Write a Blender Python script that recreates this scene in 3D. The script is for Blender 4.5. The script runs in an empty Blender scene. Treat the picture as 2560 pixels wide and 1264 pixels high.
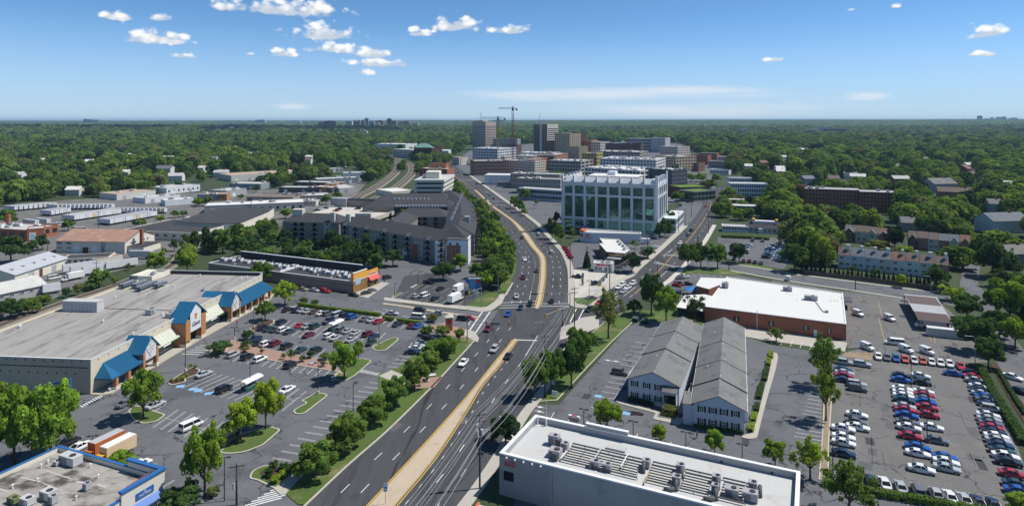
import bpy,math,random,time
from mathutils import Vector,noise
T0 = time.time()
SC = bpy.context.scene
COL = SC.collection
RN = random.Random(11)
PI = math.pi
# ------------------------------------------------------------------ camera, sky, sun, exposure
F,HY,CX,CH = 1600.0,300.0,1280.0,70.0      # focal length, horizon row, centre column (photo px), eye height (m)
cam = bpy.data.cameras.new('camera')
cam.sensor_width = 36.0
cam.lens = 36.0 * F / 2560.0
cam.shift_y = -(632.0 -HY) / 2560.0
cam.clip_start,cam.clip_end = 1.0,120000.0
camo = bpy.data.objects.new('camera',cam)
camo.location = (0,0,CH)
camo.rotation_euler = (PI/2,0,0)
COL.objects.link(camo)
SC.camera = camo
SUN_EL,SUN_AZ = math.radians(57),math.radians(80)     # azimuth clockwise from the view direction
SC.view_settings.view_transform = 'Standard'
SC.view_settings.look = 'None'
SC.view_settings.gamma = 1.0
SC.view_settings.use_curve_mapping = False
SC.view_settings.exposure = 0.35
sun = bpy.data.lights.new('sun','SUN')
sun.energy = 4.0
sun.angle = math.radians(0.53)
sun.color = (1.0,0.955,0.88)
suno = bpy.data.objects.new('sun',sun)
sd = Vector((math.sin(SUN_AZ)*math.cos(SUN_EL),math.cos(SUN_AZ)*math.cos(SUN_EL),math.sin(SUN_EL)))
suno.rotation_euler = sd.to_track_quat('Z','Y').to_euler()
COL.objects.link(suno)

SC.render.engine = 'CYCLES'
cy = SC.cycles
cy.max_bounces = 6
cy.diffuse_bounces = 2
cy.glossy_bounces = 3
cy.transmission_bounces = 3
cy.transparent_max_bounces = 6
cy.volume_bounces = 0
cy.caustics_reflective = False
cy.caustics_refractive = False
cy.sample_clamp_indirect = 4.0
cy.use_denoising = True

W = bpy.data.worlds.new('World')
SC.world = W
W.use_nodes = True
W.cycles.sampling_method = 'MANUAL'
W.cycles.sample_map_resolution = 512

class NT:
 """small node-tree helper"""
 def __init__(s,tree):
  s.t = tree
  s.n = tree.nodes
  s.l = tree.links

 def new(s,typ,**kw):
  n = s.n.new(typ)
  for k,v in kw.items():
   setattr(n,k,v)
  return n

 def set(s,sock,v):
  if isinstance(v,bpy.types.NodeSocket):
   s.l.new(v,sock)
  elif isinstance(v,(tuple,list)) and len(v) == 3 and len(sock.default_value) == 4:
   sock.default_value = (*v,1)
  else:
   sock.default_value = v

 def math(s,op,a,b=None,c=None,clamp=False):
  n = s.n.new('ShaderNodeMath')
  n.operation = op
  n.use_clamp = clamp
  s.set(n.inputs[0],a)
  if b is not None:
   s.set(n.inputs[1],b)
  if c is not None:
   s.set(n.inputs[2],c)
  return n.outputs[0]

 def vmath(s,op,a,b=None,scale=None):
  n = s.n.new('ShaderNodeVectorMath')
  n.operation = op
  s.set(n.inputs[0],a)
  if b is not None:
   s.set(n.inputs[1],b)
  if scale is not None:
   s.set(n.inputs['Scale'],scale)
  return n.outputs['Value'] if op in ('LENGTH','DOT_PRODUCT') else n.outputs[0]

 def mix(s,fac,a,b):
  n = s.n.new('ShaderNodeMix')
  n.data_type = 'RGBA'
  s.set(n.inputs[0],fac)
  s.set(n.inputs[6],a)
  s.set(n.inputs[7],b)
  return n.outputs[2]

 def noise(s,vec,scale,detail=3,rough=.55):
  n = s.n.new('ShaderNodeTexNoise')
  s.set(n.inputs['Vector'],vec)
  n.inputs['Scale'].default_value = scale
  n.inputs['Detail'].default_value = detail
  n.inputs['Roughness'].default_value = rough
  return n.outputs['Fac']

 def ramp(s,fac,a,b,lo=0.,hi=1.):
  n = s.n.new('ShaderNodeMapRange')
  n.clamp = True
  n.interpolation_type = 'SMOOTHSTEP'
  s.set(n.inputs[0],fac)
  n.inputs[1].default_value = a
  n.inputs[2].default_value = b
  n.inputs[3].default_value = lo
  n.inputs[4].default_value = hi
  return n.outputs[0]

def pxdir(x,y):
 return ((x -CX)/F,(HY -y)/F)       # tan azimuth, tan elevation seen from the view axis

def build_world():
 k = NT(W.node_tree)
 bg = k.n['Background']
 sky = k.new('ShaderNodeTexSky',sky_type='NISHITA')
 sky.sun_disc = False
 sky.sun_elevation = SUN_EL
 sky.sun_rotation = SUN_AZ
 sky.altitude = 2000
 sky.air_density = 0.6
 sky.dust_density = 0.0
 sky.ozone_density = 6.0
 co = k.new('ShaderNodeTexCoord')
 sep = k.new('ShaderNodeSeparateXYZ')
 k.l.new(co.outputs['Generated'],sep.inputs[0])
 x,y,z = sep.outputs
 # fair-weather clouds lie on a layer overhead: work in (azimuth, elevation) so that they go right round
 az = k.math('ARCTAN2',x,y)
 el = k.math('ARCTAN2',z,k.math('SQRT',k.math('ADD',k.math('MULTIPLY',x,x),k.math('MULTIPLY',y,y))))
 comb = k.new('ShaderNodeCombineXYZ')
 k.set(comb.inputs[0],az)
 k.set(comb.inputs[1],el)
 v = comb.outputs[0]
 nv = k.vmath('MULTIPLY',v,(1,1.45,1))
 n1 = k.noise(nv,40,6,.62)
 vo = k.new('ShaderNodeTexVoronoi',feature='SMOOTH_F1')
 wob = k.vmath('SCALE',k.vmath('SUBTRACT',n1,(.5,.5,.5)),scale=.016)
 k.set(vo.inputs['Vector'],k.vmath('ADD',nv,wob))
 vo.inputs['Scale'].default_value = 62
 vo.inputs['Smoothness'].default_value = .5
 puff = k.math('SUBTRACT',.42,vo.outputs['Distance'])
 lump = k.math('ADD',k.math('MULTIPLY',puff,.8),k.math('MULTIPLY',k.math('SUBTRACT',n1,.5),1.9))
 rmin = up = None
 for (cx,cyy,hw,hh,dens) in CLOUDS:                 # px centre, base row, half width, height, thickness
  a0 = math.atan((cx -CX)/F)
  e0 = math.atan((HY -cyy)/F*math.cos(a0))
  sx,sy = 1 / (hw/F*math.cos(a0)**2),1 / (hh/F*math.cos(a0))
  n = k.new('ShaderNodeVectorMath',operation='MULTIPLY_ADD')
  k.set(n.inputs[0],v)
  n.inputs[1].default_value = (sx,sy,1)
  n.inputs[2].default_value = (-a0*sx,-e0*sy,(1 -dens)*.5)
  d = n.outputs[0]
  r = k.vmath('LENGTH',k.vmath('MAXIMUM',d,k.vmath('MULTIPLY',d,(-1,-3.6,1))))   # flat base: thins faster below
  if rmin is None:
   rmin,up = r,k.vmath('DOT_PRODUCT',d,(0,1,0))
  else:
   near = k.math('LESS_THAN',r,rmin)
   up = k.math('ADD',up,k.math('MULTIPLY',near,k.math('SUBTRACT',k.vmath('DOT_PRODUCT',d,(0,1,0)),up)))
   rmin = k.math('MINIMUM',rmin,r)
 body = k.math('ADD',k.math('SUBTRACT',.92,rmin),lump)
 total = k.ramp(body,.0,.52)
 light = k.ramp(k.math('ADD',k.math('MULTIPLY',up,.75),k.math('ADD',k.math('MULTIPLY',puff,.9),k.math('MULTIPLY',k.math('SUBTRACT',n1,.5),.5))),-.12,.42)
 # thin high veil above the horizon
 n2 = k.noise(k.vmath('MULTIPLY',v,(5,46,1)),1.0,4,.6)
 rmin = None
 for (cx,cyy,hw,hh,dens) in VEILS:
  a0 = math.atan((cx -CX)/F)
  e0 = math.atan((HY -cyy)/F*math.cos(a0))
  sx,sy = 1 / (hw/F*math.cos(a0)**2),1 / (hh/F)
  n = k.new('ShaderNodeVectorMath',operation='MULTIPLY_ADD')
  k.set(n.inputs[0],v)
  n.inputs[1].default_value = (sx,sy,1)
  n.inputs[2].default_value = (-a0*sx,-e0*sy,1 -dens)
  r = k.vmath('LENGTH',n.outputs[0])
  rmin = r if rmin is None else k.math('MINIMUM',rmin,r)
 veil = k.ramp(k.math('ADD',k.math('SUBTRACT',1.0,rmin),k.math('MULTIPLY',k.math('SUBTRACT',n2,.5),1.6)),-.1,.9,0,.72)
 cloudcol = k.mix(light,(4.3,4.9,5.7),(7.7,7.75,7.8))
 skyt = k.vmath('MULTIPLY',sky.outputs[0],(1.02,1.24,1.16))       # the photograph's white balance
 low = k.ramp(el,-.02,.16,.85,0)                               # the pale band of thick air above the horizon, all round
 skyt = k.mix(low,skyt,(3.55,4.35,5.45))
 skyc = k.mix(veil,skyt,(5.9,6.3,6.9))
 c = k.mix(total,skyc,cloudcol)
 k.set(bg.inputs[0],c)
 bg.inputs[1].default_value = 0.105

CLOUDS = [
 (295,45,62,24,.75),(402,48,34,22,.7),(390,102,125,36,.95),(462,142,46,14,.6),(622,136,16,10,.5),
 (705,138,52,22,.8),(700,30,190,46,.9),(775,28,100,36,.9),(815,92,112,40,1),(845,126,90,28,.95),(930,140,70,26,.8),
 (950,162,110,22,.95),(912,184,26,18,.7),(1052,86,50,24,.95),(1145,70,88,42,1),(1275,80,62,26,.9),(560,20,60,30,.35),
 (2468,88,62,34,.95),(2458,138,52,14,.75),(1932,152,42,12,.7),(2238,18,22,12,.5),(2130,25,20,10,.35),(870,272,40,10,.25),
]
VEILS = [(1510,236,430,22,1),(1700,228,260,14,1),(2180,240,75,13,.9),(730,266,60,9,.7),(1750,275,480,26,.6)]
build_world()

# ------------------------------------------------------------------ survey: photo pixel -> point in the place
def G(x,y,z=0.0):
 """the point at height z seen at photo pixel (x, y)"""
 d = F * (CH -z) / (y -HY)
 return ((x -CX)/F*d,d)

def fr(ox,oy,s):
 return lambda u,v,z=0.0: G(ox+u/s,oy+v/s,z)

A1,A2,A3,A4 = fr(0,860,3.128),fr(640,860,3.128),fr(1240,860,3.128),fr(1880,860,3.129)
B1,B2,B3,B4,B5 = fr(0,560,3.717),fr(500,600,3.717),fr(1000,560,3.718),fr(1400,560,3.718),fr(1960,560,3.718)
C1,C2,C3,C4,C5,C6 = fr(0,300,4.214),fr(450,300,4.214),fr(860,280,4.214),fr(1100,240,5.2675),fr(1360,280,3.95),fr(1800,280,3.16)

def GD(x,y,d):
 """pixel at a known distance d -> x, y, z"""
 return ((x -CX)/F*d,d,CH -(y -HY)*d/F)

def mp(f,pts,z=0.0):
 return [f(p[0],p[1],z)for p in pts]

def lerp(a,b,t):
 return tuple(p+(q -p)*t for p,q in zip(a,b))

# ------------------------------------------------------------------ materials
MATS = {}

def mat(name,col,rough=.85,var=.12,sc=.25,fine=.10,fsc=2.5,spec=.25,metal=0.,objcol=False,crack=0.,stretch=(1,1,1),stain=None,
  stain_at=(.55,.7),ssc=.12,coat=0.,bump=0.):
 if name in MATS:
  return MATS[name]
 m = bpy.data.materials.new(name)
 m.use_nodes = True
 k = NT(m.node_tree)
 b = k.n['Principled BSDF']
 b.inputs['Roughness'].default_value = rough
 b.inputs['Specular IOR Level'].default_value = spec
 b.inputs['Metallic'].default_value = metal
 if coat:
  b.inputs['Coat Weight'].default_value = coat
  b.inputs['Coat Roughness'].default_value = .06
 pos = k.new('ShaderNodeNewGeometry').outputs['Position']
 if stretch != (1,1,1):
  pos = k.vmath('MULTIPLY',pos,stretch)
 base = k.new('ShaderNodeObjectInfo').outputs['Color'] if objcol else (*col,1)
 if var or fine:
  f1 = k.math('MULTIPLY_ADD',k.noise(pos,sc,4),2*var,1 -var)
  f2 = k.math('MULTIPLY_ADD',k.noise(pos,fsc,2),2*fine,1 -fine)
  f = k.math('MULTIPLY',f1,f2)
  if objcol:
   c = k.vmath('SCALE',base,scale=f)
  else:
   c = k.vmath('SCALE',tuple(col),scale=f)
  if stain:
   s = k.ramp(k.noise(pos,ssc,5,.65),stain_at[0],stain_at[1])
   c = k.mix(s,c,stain)
  if crack:
   vo = k.new('ShaderNodeTexVoronoi',feature='DISTANCE_TO_EDGE')
   wob = k.new('ShaderNodeTexNoise')
   k.set(wob.inputs['Vector'],pos)
   wob.inputs['Scale'].default_value = .35
   k.set(vo.inputs['Vector'],k.vmath('ADD',pos,k.vmath('SCALE',wob.outputs['Color'],scale=5.0)))
   vo.inputs['Scale'].default_value = crack
   msk = k.math('MULTIPLY',k.ramp(vo.outputs['Distance'],.005,.02,1,0),k.ramp(k.noise(pos,.06,2),.40,.55))
   c = k.mix(k.math('MULTIPLY',msk,.75),c,(.02,.02,.022))
  k.set(b.inputs['Base Color'],c)
  if bump:
   bp = k.new('ShaderNodeBump')
   bp.inputs['Strength'].default_value = bump
   bp.inputs['Distance'].default_value = .1
   k.set(bp.inputs['Height'],k.noise(pos,fsc,3))
   k.l.new(bp.outputs[0],b.inputs['Normal'])
 else:
  k.set(b.inputs['Base Color'],base)
 MATS[name] = m
 return m

def leafmat(name,col,tw=.42):
 """foliage: colour from the object, tone from the leaf, some light through the leaf"""
 m = bpy.data.materials.new(name)
 m.use_nodes = True
 k = NT(m.node_tree)
 k.n.remove(k.n['Principled BSDF'])
 out = k.n['Material Output']
 oi = k.new('ShaderNodeObjectInfo')
 at = k.new('ShaderNodeAttribute',attribute_name='tone')
 if col is None:
  c = oi.outputs['Color']
 else:
  a,b = col
  wood = k.noise(oi.outputs['Location'],.012,2)
  c = k.mix(k.ramp(k.math('MULTIPLY_ADD',oi.outputs['Random'],.55,k.math('MULTIPLY',k.math('SUBTRACT',wood,.25),.9)),.1,.95),a,b)
  c = k.mix(k.ramp(k.math('FRACT',k.math('MULTIPLY',oi.outputs['Random'],17.3)),.84,.95),c,(.036,.066,.036))
  c = k.mix(k.ramp(k.math('FRACT',k.math('MULTIPLY',oi.outputs['Random'],31.7)),.93,.99),c,(.19,.18,.10))
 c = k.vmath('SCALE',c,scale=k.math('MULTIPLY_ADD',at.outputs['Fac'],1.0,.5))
 d = k.new('ShaderNodeBsdfDiffuse')
 t = k.new('ShaderNodeBsdfTranslucent')
 k.set(d.inputs[0],c)
 k.set(t.inputs[0],k.vmath('MULTIPLY',c,(1.25,1.2,.5)))
 ms = k.new('ShaderNodeMixShader')
 ms.inputs[0].default_value = tw
 k.l.new(d.outputs[0],ms.inputs[1])
 k.l.new(t.outputs[0],ms.inputs[2])
 k.l.new(ms.outputs[0],out.inputs[0])
 MATS[name] = m
 return m

mat('ground_green',(.045,.066,.028),var=.35,sc=.02,fine=.3,fsc=.4)
mat('grass',(.080,.125,.028),var=.3,sc=.12,fine=.25,fsc=1.5,stain=(.24,.195,.10),stain_at=(.53,.70),ssc=.09)
mat('asphalt_road',(.066,.068,.074),var=.24,sc=.5,fine=.10,fsc=1.2,stretch=(1.1,.10,1),crack=.05,rough=.9,stain=(.050,.050,.054),stain_at=(.55,.62),ssc=.35)
mat('asphalt_lot',(.128,.132,.142),var=.22,sc=.06,fine=.14,fsc=1.2,crack=.085,rough=.9,stain=(.092,.094,.102),stain_at=(.52,.64),ssc=.05)
mat('asphalt_old',(.150,.147,.142),var=.2,sc=.09,fine=.14,fsc=1.2,crack=.09,rough=.95,stain=(.200,.187,.168),stain_at=(.5,.75),ssc=.07)
mat('asphalt_new',(.040,.041,.046),var=.1,sc=.06)
mat('concrete',(.42,.395,.345),var=.10,sc=.3,fine=.08)
mat('concrete_pale',(.52,.49,.43),var=.12,sc=.15,fine=.08,stain=(.30,.27,.23),stain_at=(.56,.72),ssc=.15)
mat('kerb_concrete',(.46,.43,.37),var=.1,sc=.4)
mat('median_concrete',(.47,.385,.285),var=.12,sc=.3,fine=.12,stain=(.29,.22,.15),stain_at=(.6,.75),ssc=.2)
mat('brick_paving',(.33,.21,.165),var=.14,sc=.3,fine=.2,fsc=3)
mat('mulch',(.075,.045,.03),var=.3,sc=.6,fine=.3)
mat('bare_dirt',(.27,.21,.145),var=.25,sc=.2,fine=.2)
mat('gravel',(.21,.185,.155),var=.18,sc=.15,fine=.25,fsc=2)
mat('white_paint',(.72,.72,.70),var=.18,sc=.5,fine=.2,fsc=3)
mat('worn_white_paint',(.50,.50,.49),var=.3,sc=.5,fine=.3,fsc=3)
mat('yellow_paint',(.66,.40,.06),var=.15,sc=.5,fine=.2,fsc=3)
mat('worn_yellow_paint',(.40,.30,.11),var=.3,sc=.5,fine=.3,fsc=3)
mat('blue_paint',(.22,.42,.64),var=.15,sc=.5)
mat('steel',(.30,.31,.33),rough=.5,metal=.6,var=.1)
mat('dark_steel',(.045,.045,.05),rough=.6,var=.1)
mat('rail_steel',(.16,.13,.11),rough=.5,metal=.3)
mat('wood_pole',(.085,.065,.05),var=.2,fine=.2)
mat('wire',(.06,.06,.065),var=0,fine=0)
mat('white_metal',(.74,.75,.76),rough=.5,var=.06)
mat('grey_metal',(.38,.39,.40),rough=.55,var=.14,fine=.12)
mat('hvac',(.50,.50,.49),rough=.6,var=.12,fine=.1)
mat('tan_block',(.46,.395,.31),var=.08,sc=.3,fine=.14,fsc=2.2)
mat('cream_wall',(.62,.56,.43),var=.05,sc=.3,fine=.06,stain=(.50,.45,.34),stain_at=(.6,.8),ssc=.2)
mat('cream_pale',(.68,.64,.54),var=.06,sc=.3)
mat('orange_brick',(.42,.205,.095),var=.1,sc=.6,fine=.16,fsc=3)
mat('red_brick',(.33,.125,.075),var=.12,sc=.3,fine=.2,fsc=3)
mat('dark_brick',(.11,.045,.04),var=.1,sc=.3,fine=.15)
mat('orange_stucco',(.72,.36,.06),var=.05,sc=.2)
mat('blue_metal',(.018,.118,.235),rough=.45,var=.08,sc=.2,fine=.05)
mat('blue_trim',(.03,.135,.36),rough=.5,var=.08)
mat('roof_grey',(.33,.315,.295),var=.2,sc=.08,fine=.12,fsc=.9,stretch=(1.6,.22,1),stain=(.20,.187,.175),stain_at=(.47,.66),ssc=.3)
mat('roof_stained',(.34,.32,.29),var=.4,sc=.5,fine=.25,fsc=1.6,stretch=(.7,1.1,1),stain=(.075,.065,.055),stain_at=(.46,.62),ssc=.2)
mat('roof_tar',(.055,.055,.060),var=.15,sc=.12,fine=.1)
mat('roof_white',(.64,.635,.61),var=.07,sc=.08,fine=.05,stain=(.50,.49,.46),stain_at=(.62,.78),ssc=.11)
mat('roof_pale',(.47,.465,.45),var=.1,sc=.12,fine=.06)
mat('roof_tan',(.42,.32,.24),var=.14,sc=.06,fine=.1)
mat('roof_rust',(.36,.215,.16),var=.2,sc=.25,fine=.15,stain=(.46,.30,.23),stain_at=(.5,.7),ssc=.3)
mat('shingle_grey',(.175,.175,.17),var=.16,sc=.15,fine=.25,fsc=2.2,stain=(.13,.13,.125),stain_at=(.5,.65),ssc=.2)
mat('shingle_dark',(.052,.053,.060),var=.14,sc=.2,fine=.2,fsc=2)
mat('siding_white',(.66,.68,.70),var=.05,sc=.3,fine=.05)
mat('siding_blue_white',(.55,.60,.68),var=.04,sc=.3)
mat('siding_grey',(.36,.36,.36),var=.06,sc=.3)
mat('stone_white',(.60,.61,.62),var=.05,sc=.2)
mat('stucco_grey',(.38,.38,.385),var=.10,sc=.22,fine=.06,stain=(.31,.31,.32),stain_at=(.5,.7),ssc=.16)
mat('concrete_grey',(.30,.30,.31),var=.08,sc=.2)
mat('apartment_siding',(.255,.225,.20),var=.05,sc=.3)
mat('apartment_cream',(.60,.55,.48),var=.05,sc=.3)
mat('red_sign',(.60,.025,.045),var=.05)
mat('black_trim',(.02,.02,.022),var=.1,rough=.6)
mat('shadowed_opening',(.012,.012,.014),var=0,fine=0)
mat('wood_brown',(.20,.12,.07),var=.2,fine=.15)
mat('trunk',(.10,.078,.058),var=.2,fine=.2)
mat('trailer_white',(.62,.63,.64),rough=.6,var=.12,sc=.2)
mat('trailer_roof',(.42,.43,.44),rough=.6,var=.12,sc=.2)
mat('carpaint',(1,1,1),rough=.32,var=0,fine=0,objcol=True,spec=.5,coat=.6)
mat('plainpaint',(1,1,1),rough=.7,var=.1,sc=.4,fine=.08,objcol=True)
mat('car_glass',(.012,.014,.017),rough=.08,var=0,fine=0,spec=.6)
mat('tyre',(.018,.018,.018),rough=.9,var=0,fine=0)
mat('rim',(.36,.36,.37),rough=.4,metal=.6,var=0,fine=0)
mat('lamp_clear',(.65,.65,.62),rough=.2,var=0,fine=0,spec=.6)
mat('lamp_red',(.35,.01,.012),rough=.25,var=0,fine=0,spec=.5)
mat('window_glass',(.02,.026,.032),rough=.12,var=.3,sc=.5,fine=0,spec=.55)
mat('green_glass',(.012,.040,.038),rough=.05,var=.35,sc=.12,fine=.1,fsc=.6,spec=.8)
mat('shutter',(.018,.03,.035),rough=.7)
mat('orange_paint',(.60,.15,.03),var=.1)
mat('yellow_box',(.70,.48,.08),var=.05)
mat('peach_box',(.62,.47,.33),var=.05)
mat('green_sign',(.01,.12,.06),var=.05)
mat('blue_sign',(.03,.17,.42),var=.05)
mat('pink_flower',(.55,.03,.13),var=.3,sc=1,fine=.3)
leafmat('leaf',None)
leafmat('leaf_far',((.068,.130,.038),(.215,.300,.066)))
leafmat('leaf_flower',None,.2)

# ------------------------------------------------------------------ mesh building
class MB:
 def __init__(s):
  s.v,s.f,s.m = [],[],[]

 def add(s,vs,fs,m=0):
  o = len(s.v)
  s.v += [tuple(p)for p in vs]
  for f in fs:
   s.f.append(tuple(i+o for i in f))
   s.m.append(m)
  return s

 def box(s,x0,x1,y0,y1,z0,z1,m=0):
  return s.add([(x0,y0,z0),(x1,y0,z0),(x1,y1,z0),(x0,y1,z0),(x0,y0,z1),(x1,y0,z1),(x1,y1,z1),(x0,y1,z1)],
      [(0,3,2,1),(4,5,6,7),(0,1,5,4),(1,2,6,5),(2,3,7,6),(3,0,4,7)],m)

 def obox(s,cx,cy_,ang,lx,ly,z0,z1,m=0,taper=1.0):
  c,n = math.cos(ang),math.sin(ang)
  vs = []
  for z,t in ((z0,1),(z1,taper)):
   for a,b in ((-1,-1),(1,-1),(1,1),(-1,1)):
    u,v = a * lx / 2 * t,b * ly / 2 * t
    vs.append((cx+u*c -v*n,cy_+u*n+v*c,z))
  return s.add(vs,[(0,3,2,1),(4,5,6,7),(0,1,5,4),(1,2,6,5),(2,3,7,6),(3,0,4,7)],m)

 def poly(s,pts,z,m=0):
  a = sum(p[0]*q[1]-q[0]*p[1]for p,q in zip(pts,pts[1:]+pts[:1]))
  if a < 0:
   pts = pts[::-1]
  return s.add([(p[0],p[1],z)for p in pts],[tuple(range(len(pts)))],m)

 def prism(s,pts,z0,z1,m=0,mt=None):
  pts = [p[:2]for p in pts]
  a = sum(p[0]*q[1]-q[0]*p[1]for p,q in zip(pts,pts[1:]+pts[:1]))
  if a < 0:
   pts = pts[::-1]
  n = len(pts)
  o = len(s.v)
  s.v += [(p[0],p[1],z0)for p in pts] + [(p[0],p[1],z1)for p in pts]
  for i in range(n):
   j = (i+1) % n
   s.f.append((o+i,o+j,o+n+j,o+n+i))
   s.m.append(m)
  s.f.append(tuple(o+n+i for i in range(n)))
  s.m.append(m if mt is None else mt)
  return s

 def quad(s,a,b,c,d,m=0):
  return s.add([a,b,c,d],[(0,1,2,3)],m)

 def cyl(s,x,y,z0,z1,r0,r1=None,n=10,m=0,cap=True):
  r1 = r0 if r1 is None else r1
  vs = [(x+r*math.cos(2*PI*i/n),y+r*math.sin(2*PI*i/n),z)for z,r in ((z0,r0),(z1,r1))for i in range(n)]
  fs = [(i,(i+1)%n,n+(i+1)%n,n+i)for i in range(n)]
  if cap:
   fs += [tuple(range(n,2*n)),tuple(range(n))[::-1]]
  return s.add(vs,fs,m)

 def tube(s,pts,r,n=5,m=0):
  pts = [Vector(p)for p in pts]
  rs = r if isinstance(r,(list,tuple)) else [r] * len(pts)
  vs = []
  for i,p in enumerate(pts):
   d = (pts[min(i+1,len(pts)-1)]-pts[max(i -1,0)]).normalized()
   a = d.orthogonal().normalized()
   if abs(d.z) < .95:
    a = d.cross(Vector((0,0,1))).normalized()
   b = d.cross(a)
   vs += [p+(a*math.cos(2*PI*j/n)+b*math.sin(2*PI*j/n))*rs[i]for j in range(n)]
  fs = []
  for i in range(len(pts)-1):
   for j in range(n):
    fs.append((i*n+j,i*n+(j+1)%n,(i+1)*n+(j+1)%n,(i+1)*n+j))
  fs += [tuple(range(n))[::-1],tuple(range((len(pts)-1)*n,len(pts)*n))]
  return s.add(vs,fs,m)

 def bar(s,a,b,w,h=None,m=0):
  """square bar between two points"""
  a,b = Vector(a),Vector(b)
  h = h or w
  d = (b -a).normalized()
  u = d.cross(Vector((0,0,1)))
  u = Vector((1,0,0)) if u.length < 1e-4 else u.normalized()
  w_ = d.cross(u)
  vs = [p+u*(i*w/2)+w_*(j*h/2)for p in (a,b)for i,j in ((-1,-1),(1,-1),(1,1),(-1,1))]
  return s.add(vs,[(0,3,2,1),(4,5,6,7),(0,1,5,4),(1,2,6,5),(2,3,7,6),(3,0,4,7)],m)

 def mesh(s,name,mats,smooth=False):
  me = bpy.data.meshes.new(name)
  me.from_pydata(s.v,[],s.f)
  for x in (mats if isinstance(mats,(list,tuple))else [mats]):
   me.materials.append(MATS[x])
  if any(s.m):
   me.polygons.foreach_set('material_index',s.m)
  if smooth:
   me.polygons.foreach_set('use_smooth',[True]*len(s.f))
  me.update()
  return me

 def obj(s,name,mats,par=None,loc=(0,0,0),rz=0,smooth=False):
  return put(name,s.mesh(name,mats,smooth),par,loc,rz)

def put(name,me,par=None,loc=(0,0,0),rz=0,color=None):
 o = bpy.data.objects.new(name,me)
 COL.objects.link(o)
 if par is not None:
  o.parent = par
 o.location = loc
 if rz:
  o.rotation_euler = (0,0,rz)
 if color:
  o.color = (*color,1)
 return o

def tag(o,label,cat,group=None):
 o['label'] = label
 o['category'] = cat
 if group:
  o['group'] = group
 return o

def struct(name,mb,mats,par=None):
 o = mb.obj(name,mats,par)
 if par is None:
  o['kind'] = 'structure'
 return o

def thing(name,label,cat,loc=(0,0,0),rz=0,group=None):
 o = bpy.data.objects.new(name,None)
 o.empty_display_size = .2
 COL.objects.link(o)
 o.location = loc
 o.rotation_euler = (0,0,rz)
 return tag(o,label,cat,group)

def smooth_line(pts,step=6.0):
 """Catmull-Rom through 2-D points"""
 out = []
 n = len(pts)
 for i in range(n -1):
  p0,p1,p2,p3 = pts[max(i -1,0)],pts[i],pts[i+1],pts[min(i+2,n -1)]
  L = math.dist(p1,p2)
  m = max(1,int(L/step))
  for j in range(m):
   t = j / m
   out.append(tuple(.5*(2*b+(c -a)*t+(2*a -5*b+4*c -d)*t*t+(3*b -a -3*c+d)*t**3)
        for a,b,c,d in zip(p0,p1,p2,p3)))
 out.append(tuple(pts[-1]))
 return out

def offset(pts,d):
 """2-D polyline moved d to the left of its direction"""
 out = []
 for i in range(len(pts)):
  a,b = pts[max(i -1,0)],pts[min(i+1,len(pts)-1)]
  L = math.dist(a,b) or 1
  out.append((pts[i][0]-(b[1]-a[1])/L*d,pts[i][1]+(b[0]-a[0])/L*d))
 return out

def strip(mb,L,Rr,z,m=0,z2=None):
 """sheet between two polylines of the same length"""
 for i in range(len(L)-1):
  mb.quad((*L[i],z),(*Rr[i],z),(*Rr[i+1],z),(*L[i+1],z),m)

def inside(p,poly):
 x,y = p
 c = False
 j = len(poly) - 1
 for i in range(len(poly)):
  xi,yi = poly[i]
  xj,yj = poly[j]
  if (yi>y) != (yj>y) and x < (xj -xi) * (y -yi) / (yj -yi) + xi:
   c = not c
  j = i
 return c

BLOCKED = []      # ground polygons where no wild tree may stand

def blocked(p):
 for bb,poly in BLOCKED:
  if bb[0] <= p[0] <= bb[1] and bb[2] <= p[1] <= bb[3] and inside(p,poly):
   return True
 return False

def block(poly):
 xs,ys = [p[0]for p in poly],[p[1]for p in poly]
 BLOCKED.append(((min(xs),max(xs),min(ys),max(ys)),poly))

ORD = ['first','second','third','fourth','fifth','sixth','seventh','eighth','ninth','tenth','eleventh','twelfth','thirteenth','fourteenth',
  'fifteenth','sixteenth','seventeenth','eighteenth','nineteenth','twentieth','twenty-first','twenty-second','twenty-third','twenty-fourth',
  'twenty-fifth','twenty-sixth','twenty-seventh','twenty-eighth','twenty-ninth','thirtieth','thirty-first','thirty-second','thirty-third']
# ------------------------------------------------------------------ ground
def sst(a,b,x):
 t = min(1,max(0,(x -a)/(b -a)))
 return t * t * (3 -2*t)

def terr(x,y):
 d = math.hypot(x,y)
 if d < 1500:
  return 0.0
 s = sst(1700,12500,d)
 t = math.tanh(x/5000)
 h = s * (50+15*t)
 n = noise.noise((x/1500,y/900,3.1)) * 11 + noise.noise((x/3300,y/2100,7.7)) * 20
 return h + n * sst(1500,3800,d) * (1 -.55*sst(9000,14000,d))

def build_ground():
 rows = [-250,-100,0,60]
 d = 60.0
 while d < 45000:
  d *= 1.09
  rows.append(d)
 nx = 56
 mb = MB()
 for y in rows:
  w = max(abs(y),200) * 1.35 + 250
  for i in range(nx+1):
   x = (i/nx*2 -1) * w
   mb.v.append((x,y,terr(x,y)))
 for r in range(len(rows)-1):
  for i in range(nx):
   a = r * (nx+1) + i
   mb.f.append((a,a+1,a+nx+2,a+nx+1))
   mb.m.append(0)
 struct('ground',mb,'ground_green')

build_ground()

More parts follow.
